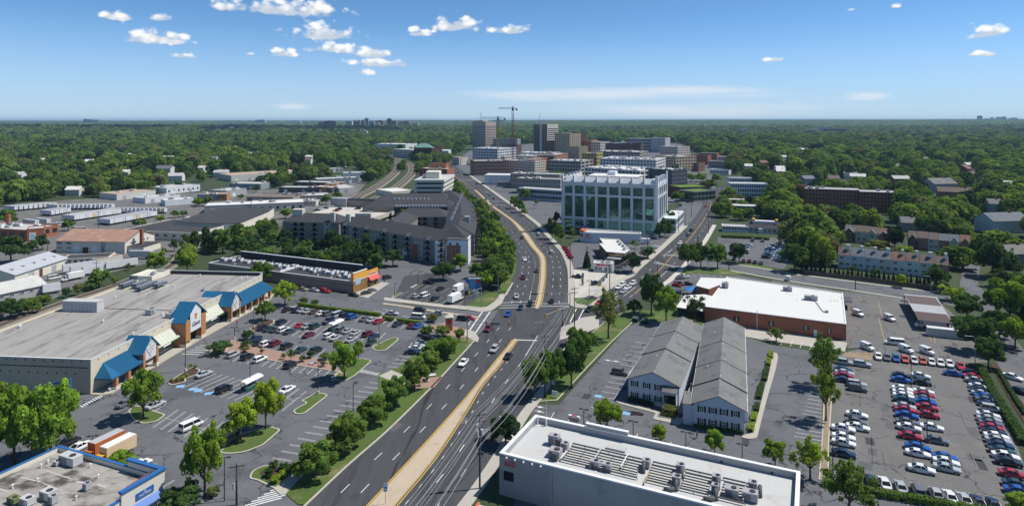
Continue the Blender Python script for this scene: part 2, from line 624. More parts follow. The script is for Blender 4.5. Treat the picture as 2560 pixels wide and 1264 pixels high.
# ------------------------------------------------------------------ main road
def by_depth(pts):
 """pixels along a road edge -> function distance -> x"""
 q = sorted((G(*p)[::-1]for p in pts))

 def f(d):
  if d <= q[0][0]:
   a,b = q[0],q[1]
  elif d >= q[-1][0]:
   a,b = q[-2],q[-1]
  else:
   i = max(j for j in range(len(q)-1)if q[j][0]<=d)
   a,b = q[i],q[i+1]
   # smooth between the neighbours
   p,n = q[max(i -1,0)],q[min(i+2,len(q)-1)]
   ma = (b[1]-p[1]) / (b[0]-p[0])
   mb_ = (n[1]-a[1]) / (n[0]-a[0])
   h = b[0] - a[0]
   t = (d -a[0]) / h
   return ((2*t**3 -3*t**2+1)*a[1]+(t**3 -2*t**2+t)*h*ma+(-2*t**3+3*t**2)*b[1]+(t**3 -t**2)*h*mb_)
  return a[1] + (b[1]-a[1]) * (d -a[0]) / (b[0]-a[0])
 return f

mlx = by_depth([(921,1264),(1023,1154),(1113,1055),(1183,975),(1241,902),(1277,858),(1336,772),(1347,727),(1352,676),(1349,641),(1328,616),
    (1304,582),(1280,553),(1226,513),(1190,479),(1161,458),(1121,430)])
mrx = by_depth([(988,1264),(1084,1148),(1164,1029),(1203,965),(1247,914),(1283,862),(1346,772),(1358,727),(1363,678),(1360,641),(1344,622),
    (1317,584),(1286,553),(1231,513),(1194,479),(1164,458),(1123,430)])
_le = by_depth([(765,1264),(873,1162),(966,1081),(1036,1013),(1097,951),(1139,905),(1180,860),(1223,811),(1247,772),(1258,751),(1277,707)])
_re = by_depth([(1142,1264),(1180,1215),(1234,1135),(1297,1036),(1336,988),(1378,930),(1424,835),(1425,800),(1420,759),(1420,711),(1417,668),(1403,633),(1387,614),
    (1360,584),(1339,560),(1301,531),(1259,501),(1216,470),(1185,448),(1166,434)])

def lex(d):
 t = sst(285,330,d)
 return _le(min(d,300)) * (1 -t) + (mlx(d)-12.0) * t if d > 285 else _le(d)

def rex(d):
 return _re(d)

D_END = 1050
DS = [60+i*4 for i in range(60)] + [300+i*8 for i in range(int((D_END -300)/8)+1)]
ROAD_L = [(lex(d),d)for d in DS]
ROAD_R = [(rex(d),d)for d in DS]

def build_main_road():
 mb = MB()
 strip(mb,ROAD_L,ROAD_R,.05)
 road = struct('main_road',mb,'asphalt_road')
 block([p for p in ROAD_L]+[p for p in ROAD_R][::-1])
 # painted lane lines
 mk = MB()
 ye = MB()

 def dash(fx,d0,d1,step,ln,w,mbx=mk):
  d = d0
  while d < d1:
   a,b = (fx(d),d),(fx(d+ln),d+ln)
   s = w / 2
   mbx.quad((a[0]-s,a[1],.06),(a[0]+s,a[1],.06),(b[0]+s,b[1],.06),(b[0]-s,b[1],.06))
   d += step

 def L(t):
  return lambda d: lex(d) + (mlx(d)-lex(d)) * t

 def Rr(t):
  return lambda d: mrx(d) + (rex(d)-mrx(d)) * t
 g0 = G(868,1231)[1]
 for t in (.345,.672):
  dash(L(t),g0 -46.4,218,11.6,2.9,.16)
 dash(Rr(.36),g0 -43,190,11.6,2.9,.16)
 dash(Rr(.69),g0 -41,190,11.6,2.9,.16)
 dash(lambda d:mrx(d)+1.6,g0 -40,190,5.2,1.3,.14)
 # solid turn-lane lines near the junction
 dash(Rr(.36),190,208,3.0,3.0,.18)
 # upper part: three through lanes and a turn lane
 for t in (.27,.52):
  dash(L(t),245,900,11.6,2.9,.17)
 dash(L(.76),245,262,3,3.05,.18)
 dash(L(.76),266,372,4,1.1,.17)
 for t in (.36,.68):
  dash(Rr(t),245,900,11.6,2.9,.17)
 dash(lambda d:mrx(d)+1.5,345,470,4.2,1.2,.17)
 # stop line and crosswalk bars
 def bar(a,b,w,mbx=mk):
  a,b = Vector((*a,0)),Vector((*b,0))
  n = (b -a).normalized().cross(Vector((0,0,1))) * (w/2)
  mbx.quad(*[(p.x,p.y,.063)for p in (a -n,b -n,b+n,a+n)][::-1])
 J = lambda u,v: B3(u,v)
 for (a,b,w) in (((1065,1075),(1275,1082),.55),((950,732),(1262,716),.35),((935,757),(1290,745),.3),((925,780),(1280,768),.35),((1320,740),(1555,738),.35),
      ((1300,764),(1580,762),.35),((765,815),(645,990),.4),((838,812),(700,1012),.4),((1640,785),(1575,925),.35),((1708,792),(1650,905),.35),
      ((670,880),(635,935),.3)):
  bar(J(*a),J(*b),w)
 for (a,b) in (((1180,735),(1405,708)),((1205,712),(1380,716)),((1520,940),(1690,945)),((1515,980),(1700,984))):
  bar(C3(*a),C3(*b),.5)
 mk.obj('lane_markings','white_paint',road)
 # yellow edge lines beside the median
 for fx,s in ((mlx,-.35),(mrx,.35)):
  for (d0,d1) in ((60,204),(242,395),(402,520),(528,640),(655,860)):
   d = d0
   while d < d1:
    e = min(d+6,d1)
    ye.quad((fx(d)+s -.1,d,.061),(fx(d)+s+.1,d,.061),(fx(e)+s+.1,e,.061),(fx(e)+s -.1,e,.061))
    d = e
 ye.obj('yellow_edge_line','yellow_paint',road)
 # raised median pieces, each with its kerb
 for (d0,d1) in ((60,204),(238,397),(404,518),(530,640)):
  ds = [d0+(d1 -d0)*i/30 for i in range(31)]
  md = MB()
  Lp = [(mlx(d),d)for d in ds]
  Rp = [(max(mrx(d),mlx(d)+1.2),d)for d in ds]
  cap0 = ((Lp[0][0]+Rp[0][0])/2,d0 -.8)
  cap1 = ((Lp[-1][0]+Rp[-1][0])/2,d1+.8)
  md.prism([cap0]+Rp+[cap1]+Lp[::-1],.0,.19)
  o = struct('road_median',md,'median_concrete')
  kb = MB()
  strip(kb,[(p[0]-.02,p[1])for p in Lp],[(p[0]+.22,p[1])for p in Lp],.2)
  strip(kb,[(p[0]-.22,p[1])for p in Rp],[(p[0]+.02,p[1])for p in Rp],.2)
  kb.obj('kerb','worn_yellow_paint',o)
 return road

build_main_road()

def ribbon(name,L,Rr,z,m,step=8.0,n=60,blk=True):
 """road sheet between two edges given as pixel lists"""
 L,Rr = smooth_line(L,2.0),smooth_line(Rr,2.0)

 def res(P):
  ac = [0]
  for a,b in zip(P,P[1:]):
   ac.append(ac[-1]+math.dist(a,b))
  out = []
  j = 0
  for i in range(n+1):
   t = ac[-1] * i / n
   while j < len(P) - 2 and ac[j+1] < t:
    j += 1
   out.append(lerp(P[j],P[j+1],(t -ac[j])/max(ac[j+1]-ac[j],1e-6)))
  return out
 L,Rr = res(L),res(Rr)
 mb = MB()
 strip(mb,L,Rr,z)
 if blk:
  block(L+Rr[::-1])
 return struct(name,mb,m),L,Rr

def gp(*px):
 return [G(*p)for p in px]

# second street, running off to the upper right
ST_L = gp((1400,822),(1456,770),(1497,742),(1529,721),(1559,702),(1586,689),(1604,670),(1642,638),(1680,603),(1720,565),(1755,515),(1754,498),(1738,480))
ST_R = gp((1440,870),(1500,822),(1550,783),(1599,745),(1640,716),(1664,702),(1682,686),(1699,670),(1730,633),(1758,600),(1781,562),(1802,515),(1812,490),(1818,466))
street,SL,SR = ribbon('side_street',ST_L,ST_R,.045,'asphalt_road')

def street_paint():
 ye,mk = MB(),MB()
 Y = smooth_line(gp((1586,735),(1615,708),(1658,665),(1685,635),(1707,616),(1752,560),(1777,514),(1770,497),(1756,481)),5)
 for s in (-.22,.12):
  strip(ye,offset(Y,s+.12),offset(Y,s),.058)
 ye.obj('yellow_centre_line','yellow_paint',street)
 M1 = [lerp(a,b,.27)for a,b in zip(SL,SR)]
 M2 = [lerp(a,b,.74)for a,b in zip(SL,SR)]
 for ln in (M1,M2):
  ln = smooth_line(ln,3.0)
  for i in range(10,len(ln)-2,4):
   strip(mk,offset(ln[i:i+2],.08),offset(ln[i:i+2],-.08),.058)
 for a,b in (((1090,410),(880,348)),((1110,395),(870,362)),((1180,305),(945,285)),((960,290),(1180,282))):
  pa,pb = B4(*a),B4(*b)
  strip(mk,offset([pa,pb],.2),offset([pa,pb],-.2),.06)
 for a,b in (((590,670),(700,585)),((930,495),(1020,410)),((980,285),(1045,230))):
  pa,pb = B4(*a),B4(*b)
  strip(mk,offset([pa,pb],.09),offset([pa,pb],-.09),.06)
 mk.obj('lane_markings','white_paint',street)

street_paint()

# cross street to the left, between the shopping centre and the strip of shops
XT = gp((700,712),(860,735),(985,746),(1000,758),(1090,768),(1172,777),(1223,778),(1262,770))
XB = gp((690,752),(745,766),(850,780),(952,790),(1051,809),(1102,817),(1150,826),(1190,842))
xroad,XL,XR_ = ribbon('cross_street',XT,XB,.04,'asphalt_lot')
md = MB()
xm = smooth_line(gp((957,759),(1010,766),(1100,780),(1198,794)),4)
md.prism(offset(xm,.8)+offset(xm,-.8)[::-1],0,.18)
struct('road_median',md,'median_concrete')
mk = MB()
for (a,b) in (((1610,655),(1700,668)),((1880,705),(2050,735)),((1700,640),(1760,650))):
 pa,pb = B2(*a),B2(*b)
 strip(mk,offset([pa,pb],.09),offset([pa,pb],-.09),.055)
for (u,v) in ((1670,682),(2240,772)):
 c = B2(u,v)
 mk.box(c[0]-1.6,c[0]+1.2,c[1]-.1,c[1]+.1,.05,.056)
 mk.add([(c[0]+1.2,c[1]-.5,.056),(c[0]+2.2,c[1],.056),(c[0]+1.2,c[1]+.5,.056)],[(0,1,2)])
mk.obj('lane_markings','white_paint',xroad)

# street behind the brick post office and the lane along the right edge
PT = gp((1735,648),(1825,660),(1857,665),(1927,676),(2000,689),(2030,692),(2143,707),(2253,721),(2345,733),(2420,748))
PB_ = gp((1715,668),(1830,676),(1868,683),(1938,696),(2000,706),(2040,712),(2132,725),(2256,744),(2340,756),(2430,775))
pstreet,PL,PR = ribbon('back_street',PT,PB_,.035,'asphalt_lot')
LL = gp((2405,690),(2401,716),(2440,750),(2464,790),(2480,845),(2490,905),(2560,1010),(2660,1130))
LR = gp((2440,680),(2450,716),(2480,745),(2510,790),(2535,840),(2565,880),(2640,960),(2760,1080))
ribbon('lane',LL,LR,.05,'asphalt_lot')
ribbon('driveway',gp((2385,640),(2395,660),(2405,690),(2400,716)),gp((2440,640),(2450,660),(2448,690),(2440,720)),.04,'asphalt_lot',n=10)

def lot(name,pts,m,z,blk=True):
 mb = MB()
 mb.poly(pts,z)
 if blk:
  block(pts)
 return struct(name,mb,m)

lotG = lot('shopping_centre_car_park',gp((-700,1330),(-300,1005),(227,982),(655,744),(690,738),(905,738),(960,665),(1010,655),(1065,690),(1000,752),(1060,812),(1160,832),(1170,850),
           (1030,960),(748,1262),(690,1400),(300,1600),(-900,1600)),'asphalt_lot',.015)
lotN = lot('small_car_park',gp((985,742),(1010,690),(1105,680),(1190,735),(1225,745),(1180,768),(1080,760)),'asphalt_road',.022)
lotM = lot('motel_car_park',gp((1333,1010),(1398,1010),(1570,818),(1660,770),(1920,860),(2050,880),(2062,1130),(2080,1290),(2090,1500),(1240,1500)),'asphalt_lot',.015)
lotC = lot('dealer_car_park',gp((2075,890),(2160,868),(2385,905),(2440,925),(2545,1120),(2600,1262),(2600,1300),(2180,1240),(2075,1200)),'asphalt_old',.02)
lotD = lot('rear_car_park',gp((2060,1190),(2180,1235),(2640,1310),(2900,1600),(2060,1600)),'asphalt_lot',.012)
lotP = lot('post_office_yard',gp((2090,725),(2250,740),(2350,755),(2400,800),(2470,905),(2385,908),(2160,870),(2110,868),(1930,845),(1930,700)),'asphalt_old',.012)
lotF = lot('post_office_front_car_park',gp((1650,700),(1720,682),(1830,685),(1930,703),(1930,780),(1690,770)),'asphalt_lot',.012)
lotR = lot('restaurant_car_park',gp((1795,592),(1890,592),(1985,596),(1990,625),(1960,672),(1860,655),(1790,640)),'asphalt_lot',.012)
lotS = lot('filling_station_forecourt',gp((1421,672),(1560,686),(1588,690),(1530,722),(1456,768),(1424,762)),'concrete_pale',.014)
lot('bank_car_park',gp((1404,632),(1440,600),(1475,585),(1690,590),(1604,668),(1570,690),(1420,676)),'asphalt_lot',.010)
lot('alley',gp((1757,800),(1862,815),(2000,836),(2118,856),(2112,878),(1990,860),(1915,850),(1850,838)),'concrete',.018)
lotI = lot('industrial_yard',gp((-900,700),(-400,560),(0,520),(160,500),(520,480),(760,470),(900,430),(930,440),(880,500),(700,560),(640,580),(380,655),(240,690),(90,770),(-100,860),(-500,1000)),'asphalt_old',.008)
lotA = lot('apartment_drive',gp((905,660),(1000,640),(1200,640),(1215,560),(1190,500),(1215,500),(1268,560),(1240,690),(1195,735),(1105,685),(1010,700)),'asphalt_lot',.010)
lotO = lot('office_car_park',gp((1640,600),(1668,545),(1690,520),(1735,480),(1760,515),(1715,570),(1680,602),(1640,640)),'asphalt_lot',.008)
lotT = lot('town_streets',gp((1130,420),(1200,395),(1560,380),(1740,400),(1800,400),(1790,470),(1730,500),(1410,560),(1350,560),(1225,470)),'asphalt_lot',.006)
lot('town_pavement',gp((1130,425),(1150,395),(1190,365),(1500,355),(1690,348),(1745,400),(1400,420)),'asphalt_lot',.004)
for _p in (((1795,555),(1990,555),(1990,625),(1795,605)),((2085,600),(2445,615),(2450,675),(2090,655)),((2000,500),(2255,495),(2262,566),(1996,568)),((2080,645),(2400,675),(2400,712),(2080,690)),((2370,480),(2450,470),(2440,530),(2360,530))):
 block(gp(*_p))
block(gp((1640,400),(1760,390),(1830,400),(1810,470),(1700,470)))

# ------------------------------------------------------------------ pavements, verges, islands
def slab(name,pts,m,z=.16,kerb=None,kw=.3,par=None):
 """raised sheet with a kerb strip round it"""
 mb = MB()
 mb.prism(pts,0,z)
 o = struct(name,mb,m,par)
 if kerb:
  a = sum(p[0]*q[1]-q[0]*p[1]for p,q in zip(pts,pts[1:]+pts[:1]))
  if a < 0:
   pts = pts[::-1]
  n = len(pts)
  inn = []
  for i in range(n):
   p0,p1,p2 = pts[i -1],pts[i],pts[(i+1)%n]
   d1 = Vector((p1[0]-p0[0],p1[1]-p0[1])).normalized()
   d2 = Vector((p2[0]-p1[0],p2[1]-p1[1])).normalized()
   nn = Vector((-d1.y -d2.y,d1.x+d2.x))
   nn = nn.normalized() * (kw/max(.35,nn.length/2))
   inn.append((p1[0]+nn.x,p1[1]+nn.y))
  kb = MB()
  for i in range(n):
   j = (i+1) % n
   kb.quad((*pts[i],z+.006),(*pts[j],z+.006),(*inn[j],z+.03),(*inn[i],z+.03))
  kb.obj('kerb',kerb,o)
 return o

def rnd(pts,r=1.2,n=4):
 """round the corners of a polygon"""
 out = []
 k = len(pts)
 for i in range(k):
  p0,p1,p2 = Vector(pts[i -1]),Vector(pts[i]),Vector(pts[(i+1)%k])
  a = p1 + (p0 -p1).normalized() * min(r,(p0 -p1).length*.45)
  b = p1 + (p2 -p1).normalized() * min(r,(p2 -p1).length*.45)
  for j in range(n+1):
   t = j / n
   q = a * (1 -t) ** 2 + p1 * 2 * t * (1 -t) + b * t * t
   out.append((q.x,q.y))
 return out

def edge_band(fx,d0,d1,a,b,n=50):
 ds = [d0+(d1 -d0)*i/n for i in range(n+1)]
 return [(fx(d)+a,d)for d in ds],[(fx(d)+b,d)for d in ds]

# verge and footway between the shopping centre and the main road
L_,R_ = edge_band(lex,62,203,-.05,-.45)
mb = MB(); mb.prism(L_+R_[::-1],0,.17); struct('kerb',mb,'kerb_concrete')
vl = smooth_line(mp(A2,[(330,1255),(235,1175),(190,1120),(215,1010),(250,965),(300,930),(480,770),(650,640),(790,520),(900,400),(960,340),(960,240),(1060,200),(1120,180),(1260,60),(1370,-50),(1440,-90)]),3)
vr = [(lex(p[1])-.45,p[1])for p in vl]
dS = [p for p in vl if p[1]<207]
mb = MB()
mb.prism([(lex(d)-.45,d)for d in [dS[0][1]+(205 -dS[0][1])*i/40 for i in range(41)]]+dS[::-1],0,.14)
struct('roadside_lawn',mb,'grass')
block(dS+[(lex(d),d)for d in (dS[-1][1],dS[0][1])])
slab('bus_stop_pad',mp(A2,[(1240,262),(1455,258),(1395,340),(1270,350),(1200,340)]),'brick_paving',.17)
slab('brick_walk',mp(A2,[(960,250),(1060,205),(1130,235),(1230,270),(1200,330),(1020,275)]),'concrete',.165)
slab('planting_bed',rnd(mp(A2,[(20,1010),(90,965),(215,965),(190,1060),(110,1085)]),1),'mulch',.19)
slab('footpath',mp(A2,[(140,1130),(290,1010),(390,1000),(230,1175),(190,1180)]),'concrete',.166)
# left side above the junction
cornerNW = rnd(mp(B3,[(-150,710),(300,765),(640,800),(760,818),(850,805),(945,740),(985,650),(930,650),(880,720),(800,775),(640,765),(280,735),(-150,680)]),1.5)
slab('pavement',cornerNW,'concrete',.16)
slab('corner_lawn',mp(B3,[(620,765),(700,700),(830,640),(905,640),(925,660),(875,720),(800,770),(700,785)]),'grass',.15)
slab('pavement',mp(B3,[(975,655),(1040,545),(1055,545),(990,665)]),'concrete',.15)
L_,R_ = edge_band(lambda d:lex(d),262,640,-4.0,-.1,60)
mb = MB(); mb.prism(L_+R_[::-1],0,.13); struct('roadside_lawn',mb,'grass')
slab('pavement',mp(B3,[(690,1000),(735,1060),(720,1100),(640,1060),(560,1010),(620,980)]),'concrete',.17)
slab('entrance_plaza',mp(B3,[(270,945),(420,930),(640,985),(610,1060),(440,1040)]),'brick_paving',.16)
# right side of the main road above the junction, and round the filling station corner
L_,R_ = edge_band(rex,243,520,.05,3.0,50)
mb = MB(); mb.prism(L_+R_[::-1],0,.16); struct('pavement',mb,'concrete')
L_,R_ = edge_band(rex,523,830,.05,3.4,40)
mb = MB(); mb.prism(L_+R_[::-1],0,.16); struct('pavement',mb,'concrete')
L_,R_ = edge_band(rex,85,205,.05,2.6,30)
mb = MB(); mb.prism(L_+R_[::-1],0,.16); struct('pavement',mb,'concrete')
slab('corner_pavement',rnd(mp(B3,[(1560,745),(1600,690),(1740,765),(1859,680),(1870,740),(1740,785),(1640,780)]),1),'concrete',.17)
slab('planting_bed',rnd(mp(B3,[(1610,690),(1760,680),(1840,690),(1740,755),(1640,740)]),1),'grass',.2)
slab('corner_pavement',rnd(mp(B3,[(1500,960),(1590,925),(1690,870),(1850,850),(1850,960),(1700,1020),(1480,1080)]),1),'concrete',.16)
sl = smooth_line(ST_L[1:10],3)
mb = MB(); mb.prism(offset(sl,.05)+offset(sl,3.2)[::-1],0,.16); struct('pavement',mb,'concrete')
sr = smooth_line(ST_R[4:11],3)
mb = MB(); mb.prism(offset(sr,-.05)+offset(sr,-2.6)[::-1],0,.16); struct('pavement',mb,'concrete_pale')
pl = smooth_line(PT[1:],4)
mb = MB(); mb.prism(offset(pl,.05)+offset(pl,1.9)[::-1],0,.16); struct('pavement',mb,'concrete')
pb = smooth_line(PB_[1:8],4)
mb = MB(); mb.prism(offset(pb,-.05)+offset(pb,-1.6)[::-1],0,.15); struct('pavement',mb,'concrete')
# green corner in front of the post office, motel verge
slab('corner_lawn',rnd(mp(B4,[(1050,500),(1130,420),(1240,405),(1540,420),(1750,455),(1640,480),(1240,455),(1120,500)]),2),'grass',.14)
slab('motel_lawn',mp(A3,[(340,400),(420,200),(900,-220),(1120,-280),(1060,-160),(905,-15),(700,200),(545,370),(480,440),(330,450)]),'grass',.13,'kerb_concrete')
slab('front_lawn',mp(B4,[(640,920),(760,800),(1050,800),(1330,870),(1330,940),(1000,915),(690,880)]),'grass',.12)
# islands in the shopping centre car park
ISL = [
 ('grass',A1,[(1000,530),(1035,478),(1120,490),(1200,520),(1300,552),(1230,605),(1120,625),(1040,595)]),
 ('mulch',A1,[(1305,305),(1440,215),(1500,180),(1570,200),(1545,240),(1450,270),(1460,295),(1340,325)]),
 ('grass',A1,[(1700,850),(1900,700),(2100,640),(2200,668),(2060,790),(1920,845),(1800,860)]),
 ('grass',A2,[(285,520),(310,552),(380,545),(565,402),(540,385),(470,380),(345,448),(400,458)]),
 ('grass',A2,[(620,240),(760,130),(830,110),(910,130),(780,245),(690,295),(610,285)]),
 ('grass',B2,[(1588,1000),(1640,1032),(1725,1028),(1852,922),(1820,902),(1760,915)]),
 ('mulch',B2,[(455,830),(560,760),(690,735),(690,770),(580,840),(500,850)]),
 ('grass',B2,[(60,1085),(120,1000),(280,940),(290,970),(230,1060),(130,1105)]),
]
for m,f,pts in ISL:
 slab('kerbed_island',rnd(mp(f,pts),1.0),m,.16,'kerb_concrete',.35)
slab('brick_walk',mp(B2,[(170,1040),(300,925),(520,990),(800,1050),(1180,1115),(1330,1240),(1220,1215),(900,1165),(620,1112),(380,1062)]),'brick_paving',.17,'kerb_concrete',.25)
slab('corner_island',rnd(mp(A2,[(-60,1055),(-30,985),(80,942),(262,952),(300,1010),(200,1140),(140,1130),(0,1060)]),1.5),'grass',.15,'kerb_concrete',.35)
hp = smooth_line(mp(B2,[(780,650),(915,610),(1290,662),(1700,722),(2070,790),(2150,850)]),4)
mb = MB(); mb.prism(offset(hp,.9)+offset(hp,-1.0)[::-1],0,.16); struct('hedge_verge',mb,'concrete')
slab('store_pavement',[A1(*p)for p in ((705,395),(800,400),(880,385),(1150,215),(1560,-30),(2100,-330),(2145,-390),(2090,-400))]+[B1(2379,690)],'concrete',.16,'worn_yellow_paint',.25)
slab('shop_pavement',mp(B2,[(1470,520),(1560,540),(1640,480),(1760,400),(1690,390),(1440,490)]),'concrete',.15)
slab('kerbed_island',rnd(mp(B2,[(1780,530),(1810,500),(1870,487),(1885,492),(1830,520),(1790,545)]),.6),'grass',.15,'kerb_concrete')
slab('kerbed_island',rnd(mp(B2,[(1950,440),(2010,412),(2025,416),(1965,446)]),.5),'concrete',.15)
# motel walks, car lot kerbs
slab('motel_walk',rnd(mp(A4,[(205,100),(185,200),(125,400),(72,600),(40,735),(-20,745),(-85,730),(-75,715),(-5,700),(35,600),(85,400),(140,200),(150,100),(165,66),(195,70)]),1),'concrete',.16)
slab('motel_walk',rnd(mp(A3,[(930,440),(1000,455),(1240,520),(1480,590),(1430,632),(1225,585),(1250,540),(960,465)]),.6),'concrete',.16)
slab('dirt_strip',mp(A4,[(545,740),(560,440),(600,380),(630,380),(605,740),(600,1060),(520,1060)]),'bare_dirt',.14,'kerb_concrete',.25)
slab('dirt_strip',mp(A4,[(700,100),(730,60),(940,70),(945,130),(800,110)]),'bare_dirt',.10)
slab('hedge_verge',mp(A4,[(1780,190),(1850,160),(1900,260),(2010,480),(2180,800),(2128,790),(1960,560),(1860,330)]),'ground_green',.15)
slab('mulch_bank',mp(A4,[(1860,150),(1910,140),(2128,480),(2300,760),(2250,800),(2040,480)]),'mulch',.16)
slab('brick_drive',[B3(*q)for q in ((868,0),(905,0),(965,200),(960,330),(880,480),(850,460),(870,330))],'brick_paving',.03)
slab('restaurant_lawn',mp(B4,[(1690,390),(1740,370),(1990,405),(1960,425),(1840,415)]),'grass',.13)

# ------------------------------------------------------------------ painted bays
def bays(f,p0,p1,n,q0,par,m='worn_white_paint',w=.11,double=0.,end=None,z=.03):
 """n stall lines between p0 and p1 (pixels), each as long as p0-q0"""
 mb = MB()
 a,b,q = Vector(f(*p0)),Vector(f(*p1)),Vector(f(*q0))
 d = q - a
 u = d.normalized()
 nn = Vector((-u.y,u.x))
 for i in range(n):
  s = a + (b -a) * (i/max(1,n -1))
  for off in ((-double/2,double/2)if double else (0,)):
   c = s + nn * off
   e = c + d
   mb.quad(*[(p.x,p.y,z)for p in (c -nn*w/2,e -nn*w/2,e+nn*w/2,c+nn*w/2)])
  if double:
   e = s
   mb.quad(*[(p.x,p.y,z+.001)for p in (e -nn*double/2,e -nn*double/2+u*w,e+nn*double/2+u*w,e+nn*double/2)])
 if end is not None:
  s0,s1 = a + d * end,b + d * end
  mb.quad(*[(p.x,p.y,z+.002)for p in (s0 -u*w/2,s1 -u*w/2,s1+u*w/2,s0+u*w/2)])
 mb.obj('parking_markings',m,par)

bays(A2,(133,888),(888,298),15,(275,912),lotG,double=.35)
bays(A2,(1032,175),(1125,93),4,(1130,182),lotG,double=.3)
bays(A1,(1200,648),(1700,795),9,(1395,510),lotG,double=.35,end=.5)
bays(A1,(1195,530),(1580,650),1,(1300,460),lotG,double=.35)
bays(A1,(1415,345),(1890,450),10,(1690,228),lotG,double=.25)
bays(A2,(200,520),(75,480),3,(395,365),lotG,double=.35,end=.5)
bays(B2,(235,1115),(1220,1280),15,(345,1045),lotG,double=.2)
bays(B2,(740,1035),(1150,1110),6,(850,955),lotG,double=.2)
bays(B2,(540,850),(1600,990),17,(720,735),lotG,double=.2,end=.5)
bays(B2,(760,660),(2060,850),23,(850,610),lotG,double=.2)
bays(A1,(1270,1120),(1130,985),3,(1365,1060),lotG,double=.3)
bays(A1,(680,810),(540,770),3,(740,775),lotG,double=.2)
bays(B2,(1860,520),(2380,620),9,(1940,470),lotN)
bays(B2,(1990,455),(2300,500),6,(2080,410),lotN)
for (f,p0,p1,n,q0) in ((A1,(630,480),(780,400),9,(650,490)),(A1,(975,340),(1070,320),4,(1000,325)),(A2,(845,200),(985,228),8,(810,218)),(A1,(1420,75),(1560,10),5,(1560,80)),
       (A2,(-140,1290),(110,1145),6,(200,1200))):
 bays(f,p0,p1,n,q0,lotG,'white_paint',.3)
bl = MB()
for (u,v) in ((1410,328),(1515,350),(1550,362),(1632,384)):
 c = A1(u,v)
 bl.obox(c[0],c[1],.3,2.0,1.6,.02,.034)
bl.obj('accessible_bay_symbol','blue_paint',lotG)
# motel
bays(A3,(900,258),(740,490),7,(1025,278),lotM,'white_paint',.12)
bays(A3,(1085,-20),(915,235),8,(1205,0),lotM,'white_paint',.12)
ln = MB()
for a,b in (((1025,278),(925,425)),((1205,0),(1025,250)),((1430,175),(1520,-150))):
 pa,pb = A3(*a),A3(*b)
 strip(ln,offset([pa,pb],.06),offset([pa,pb],-.06),.032)
for i in range(14):
 t = i / 13
 u,v = 430 + 1700 * t,575 + 435 * t
 pa,pb = A3(u,v),A3(u+26,v -45)
 strip(ln,offset([pa,pb],.07),offset([pa,pb],-.07),.032)
for i in range(7):
 pa,pb = A4(270+i*8 -20,100+i*45+540),A4(340 -i*2,640+i*22)
for i in range(12):
 t = i / 11
 pa,pb = A4(540+12*(1 -t),755 -340*t),A4(330+120*t,718 -320*t)
 strip(ln,offset([pa,pb],.06),offset([pa,pb],-.06),.032)
for i in range(5):
 pa,pb = A4(150+75*i,-10+13*i),A4(165+77*i,-60+13*i)
 strip(ln,offset([pa,pb],.06),offset([pa,pb],-.06),.032)
for (u,v) in ((345,490),(340,525),(875,125),(937,133)):
 c = A3(u,v)
 ln.obox(c[0],c[1],-.45,2.4,.2,.02,.034)
 ln.obox(c[0],c[1],-.45,.8,.7,.02,.035)
ln.obj('parking_markings','white_paint',lotM)
bl = MB()
for (u,v) in ((800,405),(1020,540)):
 c = A3(u,v)
 bl.obox(c[0],c[1],-.45,1.8,1.5,.02,.036)
bl.obj('accessible_bay_symbol','blue_paint',lotM)
pd = MB()
pc = A3(1085,540)
pd.poly(rnd([(pc[0]+dx,pc[1]+dy)for dx,dy in ((-2.2,.6),(-.6,1.4),(1.2,.7),(2.3,-.3),(1.6,-1.5),(.2,-.9),(-1.4,-1.1))],.8),.034)
mat('wet_asphalt',(.028,.020,.014),rough=.12,var=.1,spec=.6)
pd.obj('puddle','wet_asphalt',lotM)
# post office yard
for a,b in (((745,705),(875,715)),((875,715),(910,850)),((878,865),(940,1110)),((700,670),(720,710)),((1350,1040),(1370,1090)),((1395,1050),(1405,1100))):
 pa,pb = B5(*a),B5(*b)
 ln = MB()
 strip(ln,offset([pa,pb],.1),offset([pa,pb],-.1),.03)
 ln.obj('yellow_line','worn_yellow_paint',lotP)
bays(B5,(20,520),(640,600),14,(50,545),lotP,'worn_white_paint')
bays(B4,(1240,460),(1540,460),6,(1260,490),lotF)
bays(A4,(955,1200),(1400,1290),6,(990,1150),lotD,'white_paint')

# ------------------------------------------------------------------ railways
def track(name,px,gauge_off=(0,),w=4.2,z=.5,sleepers=0):
 ln = smooth_line(px,6)
 mb = MB()
 Lo,Ro,Li,Ri = offset(ln,w/2+.7),offset(ln,-w/2 -.7),offset(ln,w/2),offset(ln,-w/2)
 for i in range(len(ln)-1):
  mb.quad((*Lo[i],.0),(*Li[i],z),(*Li[i+1],z),(*Lo[i+1],.0))
  mb.quad((*Li[i],z),(*Ri[i],z),(*Ri[i+1],z),(*Li[i+1],z))
  mb.quad((*Ri[i],z),(*Ro[i],0),(*Ro[i+1],0),(*Ri[i+1],z))
 o = struct(name,mb,'gravel')
 block(Lo+Ro[::-1])
 for c in gauge_off:
  tie = MB()
  strip(tie,offset(ln,c+1.25),offset(ln,c -1.25),z+.03)
  tie.obj('sleeper_bed','wood_pole',o)
  for s in (-.72,.72):
   r = MB()
   a,b = offset(ln,c+s+.06),offset(ln,c+s -.06)
   for i in range(len(ln)-1):
    r.quad((*a[i],z+.2),(*b[i],z+.2),(*b[i+1],z+.2),(*a[i+1],z+.2))
    r.quad((*b[i],z),(*b[i],z+.2),(*b[i+1],z+.2),(*b[i+1],z))
    r.quad((*a[i],z+.2),(*a[i],z),(*a[i+1],z),(*a[i+1],z+.2))
   r.obj('rail','rail_steel',o)
 return o

